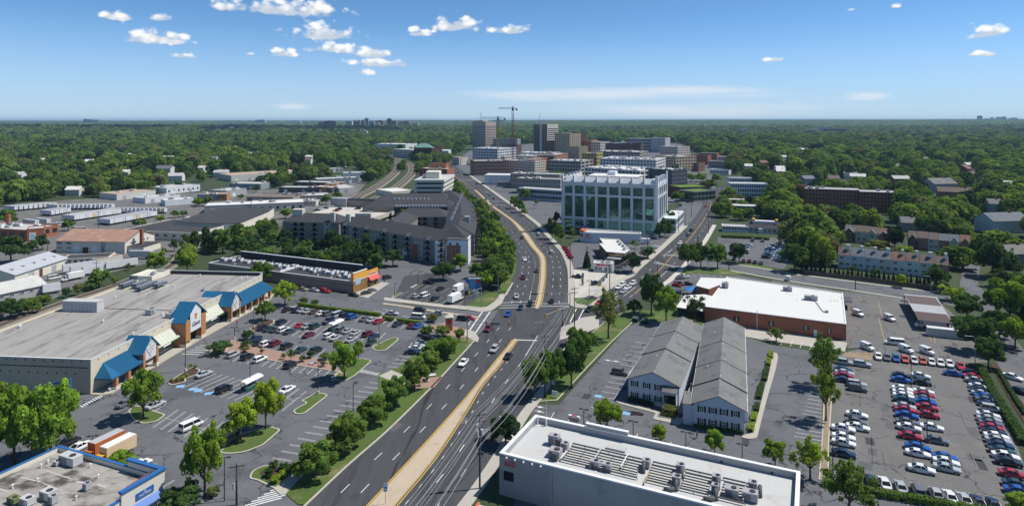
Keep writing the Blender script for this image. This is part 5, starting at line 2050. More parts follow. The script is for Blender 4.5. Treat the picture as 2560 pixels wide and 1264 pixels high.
 boxpart(g,'stair_head','concrete_grey',-6,6,46,54,0,14.5)
 block([(-145,405),(-80,392),(-80,460),(-145,470)])
 return g

mat('apartment_pale',(.42,.40,.38),var=.04)
mat('siding_taupe',(.27,.225,.19),var=.06)
apartments()

# ------------------------------------------------------------------ strip of shops with the orange end
def strip_shops():
 t,L = bld('shop_strip','long dark-roofed row of shops with orange end wall and red awning','shops',(-139,293),(-64.2,259.1))
 dp = 16.5
 shell(t,[(0,0),(L,0),(L,dp),(0,dp)],4.7,.3,'tan_dim','roof_tar','white_metal',.35)
 boxpart(t,'wall_band','dark_steel',0,L -.1,-.05,-.004,2.9,3.05)
 boxpart(t,'rear_parapet','roof_tar',3,L -.6,dp -.6,dp -.2,4.4,7.2)
 boxpart(t,'rear_parapet_cap','white_gloss',3,L -8,dp -.8,dp -.1,7.2,7.45)
 boxpart(t,'fire_wall','white_gloss',42.4,42.9,.5,12,4.4,5.2)
 e = MB()
 e.box(L -.5,L,0,9,0,7.9)
 e.box(L -.5,L,9,dp,0,6.9)
 e.obj('end_wall','orange_stucco',t)
 boxpart(t,'end_wall_cap','white_gloss',L -.6,L+.1,-.1,9.05,7.9,8.05)
 a = MB()
 a.add([(L+.02,9.6,4.5),(L+.02,dp -.2,4.5),(L+1.5,dp -.2,3.1),(L+1.5,9.6,3.1)],[(0,3,2,1)])
 a.add([(L+1.5,9.6,2.8),(L+1.5,dp -.2,2.8),(L+1.5,dp -.2,3.1),(L+1.5,9.6,3.1)],[(0,1,2,3)])
 a.obj('awning','red_awning',t)
 for i in range(4):
  win(t,L+.01,10.6+i*1.6,.6,1.4,2.1,PI/2,frame='black_trim')
 s = boxpart(t,'sign_board','sign_pale_blue',L+.01,L+.12,1.2,4.6,2.9,5.4)
 boxpart(t,'sign_panel','cream_pale',L+.01,L+.1,10.5,15.0,4.9,5.9)
 boxpart(t,'sign_panel_stripe','red_sign',L+.1,L+.13,10.7,14.8,5.15,5.65)
 for (u,v,a_,b_,c_) in ((225,230,2.6,1.9,1.3),(335,240,2.6,1.9,1.3),(455,240,2.0,1.8,1.5),(545,265,2.6,1.9,1.3),(660,270,2.6,1.9,1.3),(755,265,2,1.8,1.2),(865,300,2.2,1.8,1.3),(975,315,2.4,1.8,1.4),
       (1085,335,2.6,1.9,1.3),(1210,325,2.4,1.8,1.2),(1315,355,2.4,1.9,1.3),(1410,370,2.4,1.8,1.3),(1460,395,2.6,1.6,1.2),(1530,375,2.2,1.7,1.3),(1625,405,1.8,1.6,1.6),
       (1700,420,3.2,2,1.2),(1785,410,2,1.6,1.3),(1890,425,2.6,1.8,1.3),(1935,465,2.4,1.8,1.3),(1820,455,1.2,1.1,.9)):
  x,y = local(t,E2(u,v,4.4))
  hvac(t,x,y,4.4,a_,b_,c_,0,'white_metal')
 for (u,v) in ((372,290),(910,240),(1020,350),(1715,475),(1530,450)):
  x,y = local(t,E2(u,v,4.4))
  vent(t,x,y,4.4,.2,.8)

mat('tan_dim',(.33,.275,.225),var=.08,sc=.3)
mat('red_awning',(.62,.10,.08),rough=.6,var=.06)
mat('sign_pale_blue',(.34,.48,.62),rough=.5,var=.2,sc=1)
strip_shops()

# ------------------------------------------------------------------ bank, paint shop, filling-station kiosk
def corner_trade():
 # bank with V-shaped white roof
 q = [E4(*p,6.2)for p in ((495,305),(610,435),(895,460),(975,405),(800,235),(500,220),(555,295))]
 t,L = bld('bank','dark-walled bank with angular white roof behind the filling station','bank',q[1],q[2])
 pts = [local(t,p)for p in q]
 shell(t,pts,6.2,.25,'bank_brown','roof_white','roof_white',.4)
 text('WELLS FARGO',1.15,'logo_gold',t,(L/2,-.2,5.0),(PI/2,0,0),ext=.05)
 boxpart(t,'sign_band','bank_dark',0,L,-.12,-.01,4.1,5.9)
 boxpart(t,'awning','white_metal',1.0,L -.6,-2.2,-.1,3.5,3.8)
 boxpart(t,'shopfront_glass','green_glass',2,L -.6,-.1,-.03,.4,3.3)
 for (u,v) in ((820,330),(870,360),(890,410),(790,290)):
  x,y = local(t,E4(u,v,5.95))
  hvac(t,x,y,5.95,1.4,1.2,1.0)
 # paint shop
 p0,p1 = E4(190,280),E4(395,297)
 t,L = bld('paint_shop','white low shop with red lettering on its end wall','shop',p0,p1)
 H = 5.8
 shell(t,[(0,0),(L,0),(L+26,8.0),(L+24,14),(0,12)],H,.5,'siding_white','roof_pale','white_gloss',.3)
 text('PAINT',1.7,'red_sign',t,(L*.62,-.06,2.6),(PI/2,0,0),ext=.04)
 e = MB()
 e.cyl(0,0,0,.06,.9,.9,10)
 o = e.obj('emblem','red_sign',t,(L*.6,-.02,4.2))
 o.rotation_euler = (PI/2,0,0)
 o.scale = (1.4,.55,1)
 boxpart(t,'red_panel','red_sign',.3,1.7,-.08,-.01,3.1,4.9)
 boxpart(t,'corner_hood','coral_trim',-.3,2.2,-.2,6,H+.1,H+1.1)
 # kiosk
 p0,p1 = E4(405,750),E4(700,770)
 t,L = bld('station_kiosk','small white filling-station kiosk with red sign band','kiosk',p0,p1)
 shell(t,[(0,0),(L,0),(L -.5,6.2),(-.5,6)],4.1,.35,'siding_white','roof_pale','white_gloss',.25)
 boxpart(t,'sign_band','red_sign',1.2,L -1.0,-.12,-.01,2.95,3.65)
 for x in (1.3,3.2,5.6,7.4):
  if x < L - .8:
   win(t,x,-.01,.5,1.5,1.9,bars=(1,0))
 boxpart(t,'red_poster','red_sign',1.5,2.6,-.14,-.11,1.9,2.4)
 hvac(t,L*.45,2.5,3.75,1.3,1.0,1.0); hvac(t,L*.7,2.8,3.75,1.6,1.2,.8)
 MB().box(L+.2,L+.8,-.5,.4,0,4.9).obj('ice_sign','white_gloss',t)
 # pumps
 for k,(u0,v0,u1,v1,n,which) in enumerate(((230,950,235,850,3,'left'),(505,960,610,850,5,'right'))):
  for i in range(n):
   f = i / max(1,n -1)
   p = E4(u0+(u1 -u0)*f,v0+(v1 -v0)*f)
   o = thing('petrol_pump',f'{ORD[i]} petrol pump from the front on the {which} island of the forecourt','petrol pump',(*p,0),.5,'petrol pumps on the forecourt')
   MB().box(-.35,.35,-.25,.25,0,1.7).obj('cabinet','white_metal' if i%2 else 'dark_steel',o)
   MB().box(-.4,.4,-.3,.3,1.7,2.2).obj('display','duct_dark',o)
   MB().box(-.28,.28,-.27,-.251,1.0,1.5).obj('screen','window_glass',o)
  p = E4(u0,v0+15)
  b = thing('bollard',f'yellow bollard at the front end of the {which} pump island','bollard',(*p,0),0,'yellow bollards')
  MB().box(-.5,.5,-.3,.3,0,1.1).obj('post','yellow_paint',b)
  MB().box(-.55,.55,-.35,.35,1.1,1.2).obj('cap','dark_steel',b)

mat('bank_brown',(.125,.09,.075),var=.1,fine=.1)
mat('bank_dark',(.03,.025,.025),var=.1)
mat('logo_gold',(.75,.42,.04),var=0,fine=0)
corner_trade()

# ------------------------------------------------------------------ banded office behind the apartments
def banded_office():
 p0,p1 = PD(1037,562),PD(1108,562)
 t,L = bld('banded_office','cream office with overhanging horizontal bands and a box on its roof','office',p0,p1)
 H,dp = 16.8,56
 MB().prism([(1.5,1.5),(L -1.5,1.5),(L+2,dp -1.5),(4,dp -1.5)],0,H -.4).obj('glazed_core','window_glass',t)
 for f in range(4):
  z = 3.2 + f * 4.0
  o = 1.0 - (3 -f) * .45
  mb = MB()
  mb.prism([(-o,-o),(L+o,-o),(L+o+4,dp+o),(3 -o,dp+o)],z,z+2.3)
  mb.obj('floor_band','cream_band',t)
 MB().poly([(-.6,-.6),(L+.6,-.6),(L+4.6,dp),(2.4,dp)],17.52).obj('roof','roof_pale',t)
 MB().box(8,20,12,30,17.5,23.5).obj('penthouse','cream_pale',t)
 MB().box(5,7.8,13,24,17.5,20.5).obj('roof_plant','grey_metal',t)
 block([(-92,556),(-55,556),(-48,622),(-90,622)])

mat('cream_band',(.64,.62,.55),var=.05)
banded_office()
blk('low_block','low white-roofed building left of the banded cream office','building',PD(980,575),PD(1035,590),30,5.5,'cream_pale','roof_white',par=.4)
blk('brick_block','red-brick block with pale roof behind the banded cream office','building',PD(1049,770),PD(1118,760),22,12,'red_brick','roof_white',3,8,units=2)
blk('brick_block','taller red-brick tower piece behind the banded cream office','building',PD(1076,785),PD(1115,778),10,17,'red_brick','roof_white')
# ------------------------------------------------------------------ town centre
TOWN = [
 # name, label, cat, (x0,d0), (x1,d1), depth, height, wall, roof, floors, bays, side, kw
 ('office_block','grey-white office block with long rows of windows left of the cranes','office',(1181,1010),(1244,985),55,26.0,'stone_blue_white','roof_pale',6,9,8,dict(units=5,left=8,wf=.7)),
 ('brick_block','brick and grey shop block on the corner of the main road','building',(1186,805),(1267,815),30,18.5,'pink_brick','roof_pale',4,12,5,dict(wf=.7,left=6,frame='siding_grey',units=3)),
 ('apartment_block','cream and tan apartment block with balconies in the town centre','apartments',(1267,838),(1337,812),26,17.5,'apartment_cream','roof_tan',5,11,6,dict(wf=.55,units=4)),
 ('terrace_block','brick terrace block with white gables running back from the cream apartments','building',(1338,830),(1372,905),18,18.0,'red_brick','shingle_grey',4,8,0,dict(wf=.5,frame='white_metal')),
 ('terrace_block','red-brick terrace block with pale bays beside the tan high-rise','building',(1374,930),(1420,1020),18,18.0,'red_brick','roof_pale',4,9,0,dict(wf=.5,frame='white_metal')),
 ('low_block','low white hall with flat roof beside the main road','building',(1211,695),(1276,690),24,10.5,'siding_white','roof_white',0,0,0,dict(par=.4)),
 ('low_block','small dark-fronted annex right of the low white hall','building',(1243,672),(1275,668),8,5.0,'concrete_grey','shingle_brown',1,5,0,dict(par=.2)),
 ('precast_office','grey precast office with one high row of slot windows, rear wing','office',(1276,660),(1399,645),22,15.2,'precast','roof_pale',3,20,4,dict(wf=.3,hf=.45,units=4)),
 ('precast_office','grey precast office with one high row of slot windows, front wing','office',(1291,612),(1401,598),18,14.6,'precast','roof_pale',3,18,4,dict(wf=.3,hf=.45,units=3)),
 ('showroom','silver-blue glazed showroom facing the main road','showroom',(1296,566),(1404,545),14,10.0,'showroom_blue','roof_pale',2,14,3,dict(wf=.9,hf=.5,par=.4)),
 ('tan_highrise','tan high-rise with ribbed balconies right of the brown tower','tower',(1387,1210),(1424,1180),30,45,'tan_rib','roof_tan',12,8,6,dict(wf=.42,hf=.6,units=5)),
 ('tan_highrise','lower tan stepped wing at the foot of the tan high-rise','tower',(1416,1150),(1448,1120),20,24,'tan_rib','roof_tan',6,7,5,dict(wf=.42,hf=.6)),
 ('brick_block','dark red-brick slab right behind the tan high-rise','building',(1428,1260),(1443,1250),30,46,'dark_brick','roof_tan',12,3,5,dict(wf=.4)),
 ('brick_block','brown block between the brown tower and the tan high-rise','building',(1364,1290),(1388,1285),25,28,'brown_brick','roof_tan',7,5,0,dict(wf=.5)),
 ('theatre_block','orange and white block with flat roof right of the tan high-rise','building',(1446,1270),(1478,1255),30,30,'orange_brick','roof_pale',0,0,0,dict(units=3)),
 ('theatre_block','pale stone block with brick side right of the orange block','building',(1478,1240),(1501,1225),30,28,'apartment_cream','roof_pale',5,4,6,dict(wf=.5)),
 ('condo_block','long dark-brick condominium block with white balconies','apartments',(1513,1165),(1602,1140),24,27.5,'dark_brick','roof_pale',7,18,5,dict(wf=.5,frame='siding_grey',units=6)),
 ('court_building','large grey public building with dark glass strip near the skyline','building',(1569,1420),(1628,1400),40,29.5,'precast_pale','roof_pale',4,5,0,dict(wf=.95,hf=.45)),
 ('court_building','taller grey wing of the public building near the skyline','building',(1628,1390),(1663,1375),40,31.5,'precast_pale','roof_pale',0,0,0,dict()),
 ('condo_block','cream and brick mid-rise right of the grey public building','apartments',(1650,1030),(1694,1005),34,28,'apartment_cream','roof_pale',7,8,8,dict(wf=.5,frame='pink_brick',units=4)),
 ('town_block','grey flat-roofed block behind the glass office, left','building',(1371,815),(1452,795),45,19,'precast','roof_pale',4,12,3,dict(units=6,wf=.7)),
 ('town_block','yellow and grey block behind the glass office','building',(1454,860),(1492,850),25,26,'mustard','roof_pale',5,5,3,dict(units=3)),
 ('town_block','wide white-roofed block with rows of rooftop units behind the glass office','building',(1462,690),(1600,640),48,19.5,'stone_white','roof_white',4,16,6,dict(units=26,wf=.7)),
 ('town_block','dark blue-grey block with white balconies behind the glass office','building',(1613,655),(1680,630),26,21,'slate_blue','roof_pale',5,9,5,dict(units=6,frame='siding_grey')),
 ('town_block','white-roofed stepped block in the middle of the town','building',(1500,820),(1640,790),60,21,'stone_white','roof_pale',5,18,6,dict(units=24)),
 ('town_block','tan and grey block with pitched corner right of the white-roofed blocks','building',(1640,880),(1690,850),40,21.5,'tan_rib','roof_pale',5,8,7,dict(units=6)),
 ('town_block','grey office roof with plant rooms behind the yellow block','building',(1492,990),(1600,960),50,22,'precast','roof_pale',5,14,5,dict(units=14)),
 ('brick_block','stepped red-brick block on the edge of the trees, right','building',(1724,1010),(1769,995),22,15,'red_brick','dark_brick',4,8,4,dict(wf=.4)),
 ('low_block','dark-brown hall with flat roof at the right end of the town','building',(1702,880),(1746,865),24,12,'brown_brick','roof_tar',1,4,0,dict(wf=.3)),
 ('low_block','long dark-roofed building among trees right of the town','building',(1770,940),(1842,915),26,10,'siding_grey','shingle_blue',2,14,0,dict(wf=.6)),
 ('low_block','white-walled low building below the long dark-roofed one','building',(1775,830),(1822,815),12,6,'siding_white','roof_white',1,8,0,dict()),
 ('low_block','pale two-storey block among trees right of the town','building',(1794,1020),(1850,1000),18,12,'siding_cream','roof_white',3,9,0,dict(wf=.7)),
 ('brick_house','brick hall with steep grey roof among trees right of the town','building',(1748,1130),(1792,1115),20,12,'red_brick','shingle_blue',2,5,0,dict(wf=.4,par=.1)),
 ('brick_block','dark brick block with green glass and lawn roof right of the glass office','building',(1666,600),(1702,575),30,9.5,'dark_brick','roof_green',2,5,5,dict(par=.5)),
 ('glass_block','green-glass two-storey block under the lawn roof','building',(1698,560),(1735,545),26,9.0,'concrete_grey','roof_green',2,8,6,dict(par=.6,wf=.9,hf=.8,glass='green_glass')),
 ('motel','white three-storey motel block with flat white roofs beside the side street','motel',(1826,575),(1920,570),14,13.2,'siding_white','roof_white',3,16,3,dict(par=.5,wf=.55,frame='siding_grey')),
 ('motel','rear wing of the white motel block beside the side street','motel',(1824,625),(1880,622),10,13.6,'siding_white','roof_white',3,9,2,dict(par=.5)),
 ('low_block','low brown-brick shop with white roof edge below the motel','shop',(1822,520),(1922,512),12,5.5,'brown_brick','roof_pale',1,6,0,dict(par=.4)),
 ('low_block','low shop with white flat roof and dark columns below the brown-brick shop','shop',(1830,480),(1902,474),13,6.0,'siding_grey','roof_white',1,6,0,dict(par=.5,wf=.5,hf=.7)),
 ('brick_apartments','long red-brick apartment slab with white roof edge among the trees','apartments',(2012,505),(2150,492),15,16.2,'red_brick','roof_pale',5,16,0,dict(par=.4,wf=.45,hf=.6,cap='white_gloss',units=3)),
 ('brick_apartments','right half of the long red-brick apartment slab among the trees','apartments',(2150,488),(2243,480),15,15.6,'red_brick','roof_pale',5,11,3,dict(par=.4,wf=.45,hf=.6,cap='white_gloss',units=2)),
 ('brick_apartments','brick stair tower at the left end of the long apartment slab','apartments',(2005,508),(2015,508),9,18,'red_brick','roof_pale',0,0,0,dict()),
 ('diner','long low white diner beside the restaurant car park','restaurant',(1806,402),(1871,398),9,3.6,'siding_white','roof_pale',1,9,0,dict(par=.3)),
 # far side of the tracks
 ('green_roof_office','brown-brick office with green hipped roof beyond the tracks','office',(1035,1120),(1079,1100),30,22,'dark_brick','roof_pale',6,8,4,dict(wf=.8,hf=.35)),
 ('white_office','white low office block beyond the railway platform','office',(982,1190),(1031,1160),40,16,'siding_white','roof_pale',4,12,6,dict(wf=.8)),
 ('white_shed','broad white shed right of the green-roofed office','warehouse',(1082,1150),(1121,1150),50,15,'stone_white','roof_white',0,0,0,dict()),
 ('white_shed','long white-roofed sheds behind the white office','warehouse',(940,1420),(1014,1400),60,17,'stone_white','roof_white',0,0,0,dict(units=5)),
 ('white_block','small white building between the trees by the cream apartment','building',(1243,1000),(1262,990),14,14,'cream_pale','roof_pale',3,3,2,dict()),
 ('tan_block','tan slab at the left foot of the grey-white office','building',(1130,1000),(1148,990),20,12,'apartment_cream','roof_tan',3,5,0,dict()),
 ('dark_block','dark apartment slab behind the red crane','apartments',(1255,1230),(1292,1215),20,23,'brown_brick','roof_pale',7,9,3,dict(wf=.6)),
 ('dark_block','pale grey slab behind the cranes','apartments',(1233,1480),(1293,1460),24,27,'siding_grey','roof_pale',8,14,3,dict(wf=.6)),
 ('low_block','pale flat-roofed market hall behind the cream apartments','building',(1290,960),(1345,940),36,17,'cream_pale','roof_pale',0,0,0,dict(units=6)),
 ('low_block','white flat-roofed hall right of the red crane','building',(1300,1090),(1380,1065),40,15,'stone_white','roof_white',0,0,0,dict(units=6)),
]
mat('precast',(.33,.305,.275),var=.06)
mat('precast_pale',(.40,.40,.40),var=.06)
mat('showroom_blue',(.42,.48,.54),var=.06)
mat('tan_rib',(.46,.375,.26),var=.06)
mat('mustard',(.42,.33,.11),var=.05)
mat('slate_blue',(.075,.09,.12),var=.06)
mat('roof_green',(.11,.19,.03),var=.15,fine=.2)
mat('tower_pink',(.46,.375,.335),var=.04)
mat('tower_brown',(.17,.125,.10),var=.05)
mat('tower_pale',(.60,.54,.46),var=.04)
for (nm,lab,cat,a,b,dep,H,w,r,fl,by,sd_,kw) in TOWN:
 blk(nm,lab,cat,PD(*a),PD(*b),dep,H,w,r,fl,by,sd_,**kw)

def towers():
 t,L = bld('office_tower','pinkish office tower with rows of dark windows and a roof mast','tower',PD(1181,1510),PD(1214,1480))
 H,dp = 66,34
 shell(t,[(0,0),(L,0),(L,dp),(0,dp)],H,1,'tower_pink','roof_pale')
 rows(t,0,0,0,L,3,54,14,10,.72,.52)
 rows(t,L,0,PI/2,dp,3,54,14,1,.96,.36)
 boxpart(t,'logo_panel','red_sign',1.5,4.5,-.2,-.02,60,62.5)
 m = MB()
 m.bar((18,10,H -1),(18,10,H+22),.6)
 for z in (6,11,16,19):
  m.bar((15.5,10,H+z),(20.5,10,H+z),.35)
 m.obj('roof_mast','steel',t)
 MB().box(9,28,8,24,H -1,H+3).obj('penthouse','tower_pink',t)
 t,L = bld('office_tower','brown office tower with pale vertical stripe and antennas','tower',PD(1334,1390),PD(1368,1360))
 H = 61
 shell(t,[(0,0),(L,0),(L,dp),(0,dp)],H,1,'tower_brown','roof_white','tower_pale')
 boxpart(t,'stripe','tower_pale',L*.47,L*.62,-.4,-.01,0,H -.3)
 for x in (L*.12,L*.28,L*.7):
  boxpart(t,'window_strip','window_glass',x,x+2.6,-.2,-.01,3,H -7)
 boxpart(t,'side_cladding','tower_pale',L+.01,L+.3,0,dp,0,H -.2)
 rows(t,L+.3,0,PI/2,dp,3,50,12,1,.92,.45)
 m = MB()
 for x,y,h in ((8,10,24),(20,12,9),(22,8,12),(25,15,7)):
  m.bar((x,y,H -1),(x,y,H+h),.45)
  m.box(x -.9,x+.9,y -.5,y+.5,H+h*.55,H+h*.55+1.4)
 m.obj('antenna_cluster','steel',t)
 g,L = bld('town_roof_tower','grey pyramid-roofed corner pavilion in the town centre','pavilion',PD(1357,900),PD(1384,895))
 MB().box(0,L,0,14,0,20).obj('wall','brown_brick',g)
 MB().add([(-.8,-.8,20),(L+.8,-.8,20),(L+.8,14.8,20),(-.8,14.8,20),(L/2,7,27)],[(0,1,4),(1,2,4),(2,3,4),(3,0,4)]).obj('roof','shingle_grey',g)
 for x0,d0,lab in ((1313,830,'grey turret roof on the cream apartment block'),(1514+45,1175,'green pavilion roof above the dark-brick condominium')):
  p = PD(x0,d0)
  c = thing('roof_turret',lab,'turret',(p[0],p[1]+6,0))
  zb = 17 if d0 < 1000 else 27
  MB().box(-4,4,-4,4,0,zb+1).obj('wall','apartment_cream',c)
  MB().add([(-5,-5,zb+1),(5,-5,zb+1),(5,5,zb+1),(-5,5,zb+1),(0,0,zb+6)],[(0,1,4),(1,2,4),(2,3,4),(3,0,4)]).obj('roof','shingle_grey' if d0<1000 else 'copper_green',c)
 p = PD(1057,1115)
 c = thing('hipped_roof','green copper hipped roof on the brown office beyond the tracks','roof',(p[0],p[1]+14,0))
 MB().add([(-15,-14,22),(15,-14,22),(15,14,22),(-15,14,22),(-6,0,29),(6,0,29)],[(0,1,5,4),(1,2,5),(2,3,4,5),(3,0,4)]).obj('roof','copper_green',c)
 MB().box(-15,15,-14,14,20,22).obj('eaves','dark_brick',c)

mat('copper_green',(.12,.25,.21),var=.1)
towers()

def crane(label,x,d,ztop,m_mast,jx0,jx1,m_jib,w=2.6):
 p = PD(x,d)
 t = thing('tower_crane',label,'crane',(*p,0))
 k = F / d
 ms = MB()
 for a in (-w/2,w/2):
  for b in (-w/2,w/2):
   ms.bar((a,b,0),(a,b,ztop -3),.62)
 z = 0
 i = 0
 while z < ztop - 6:
  s = 1 if i % 2 else -1
  for b in (-w/2,w/2):
   ms.bar((-w/2*s,b,z),(w/2*s,b,z+3),.4)
   ms.bar((b,-w/2*s,z),(b,w/2*s,z+3),.4)
  ms.bar((-w/2,-w/2,z),(w/2,-w/2,z),.4)
  z += 3
  i += 1
 ms.obj('mast',m_mast,t)
 MB().box(-1.5,1.5,-1.5,1.5,ztop -3,ztop+.5).obj('slewing_cab','dark_steel',t)
 j = MB()
 a,b = (jx0 -x) / k,(jx1 -x) / k
 for yy in (-.7,.7):
  j.bar((a,yy,ztop),(b,yy,ztop),.5)
 j.bar((a,0,ztop+1.7),(b*.6,0,ztop+2.2),.5)
 n = int((b -a)/2.2)
 for i in range(n):
  xx = a + (b -a) * i / n
  j.bar((xx,-.7,ztop),(xx+1.1,0,ztop+1.8),.16)
  j.bar((xx+1.1,0,ztop+1.8),(xx+2.2,-.7,ztop),.16)
 j.obj('jib',m_jib,t)
 MB().box(b -3.0,b,-1,1,ztop -2.2,ztop -.2).obj('counterweight','dark_brick',t)
 MB().box(-.8,.8,-.6,.6,ztop+.5,ztop+4).obj('tower_top',m_jib,t)

mat('crane_yellow',(.48,.30,.06),var=.1)
mat('crane_red',(.38,.05,.06),var=.1)
mat('crane_grey',(.36,.37,.38),var=.1)
crane('tan-yellow tower crane, the lower one in front of the pink tower',1245,1000,72.5,'crane_yellow',1204,1264,'crane_grey')
crane('red tower crane standing tallest above the town',1282,950,86.5,'crane_red',1246,1294,'crane_grey')

# ------------------------------------------------------------------ industrial quarter on the left
def shed(name,label,cat,p0,p1,dep,ze,zr,wall,roof,doors=(),wins=0,axis='x',lights=0,group=None):
 t,L = bld(name,label,cat,p0,p1,group)
 w = MB()
 w.prism([(0,0),(L,0),(L,dep),(0,dep)],0,ze)
 if axis == 'x':
  for x in (0,L):
   w.add([(x,0,ze),(x,dep,ze),(x,dep/2,zr -.1)],[(0,1,2)if x else (0,2,1)])
 else:
  for y in (0,dep):
   w.add([(0,y,ze),(L,y,ze),(L/2,y,zr -.1)],[(0,1,2)])
 w.obj('wall',wall,t)
 r = MB()
 gable_roof(r,0,L,0,dep,ze,zr,axis,.5,.2)
 ro = r.obj('roof',roof,t)
 for i,(x,ww,hh,m) in enumerate(doors):
  d = MB()
  d.box(x -ww/2,x+ww/2,-.12,-.01,0,hh)
  d.obj('door',m,t)
 if wins:
  for i in range(wins):
   win(t,L*(i+.5)/wins,-.01,ze -2.2,1.7,1.1,bars=(2,0))
 for i in range(lights):
  y = dep * .22
  z = ze + (zr -ze) * .44
  MB().box(L*(i+.5)/lights -.4,L*(i+.5)/lights+.4,y -1.0,y+1.0,z,z+.32).obj('skylight','grey_metal',ro)
 c,s = math.cos(t.rotation_euler.z),math.sin(t.rotation_euler.z)
 block([(t.location.x+x*c -y*s,t.location.y+x*s+y*c)for x,y in ((-1,-1),(L+1,-1),(L+1,dep+1),(-1,dep+1))])
 return t,L

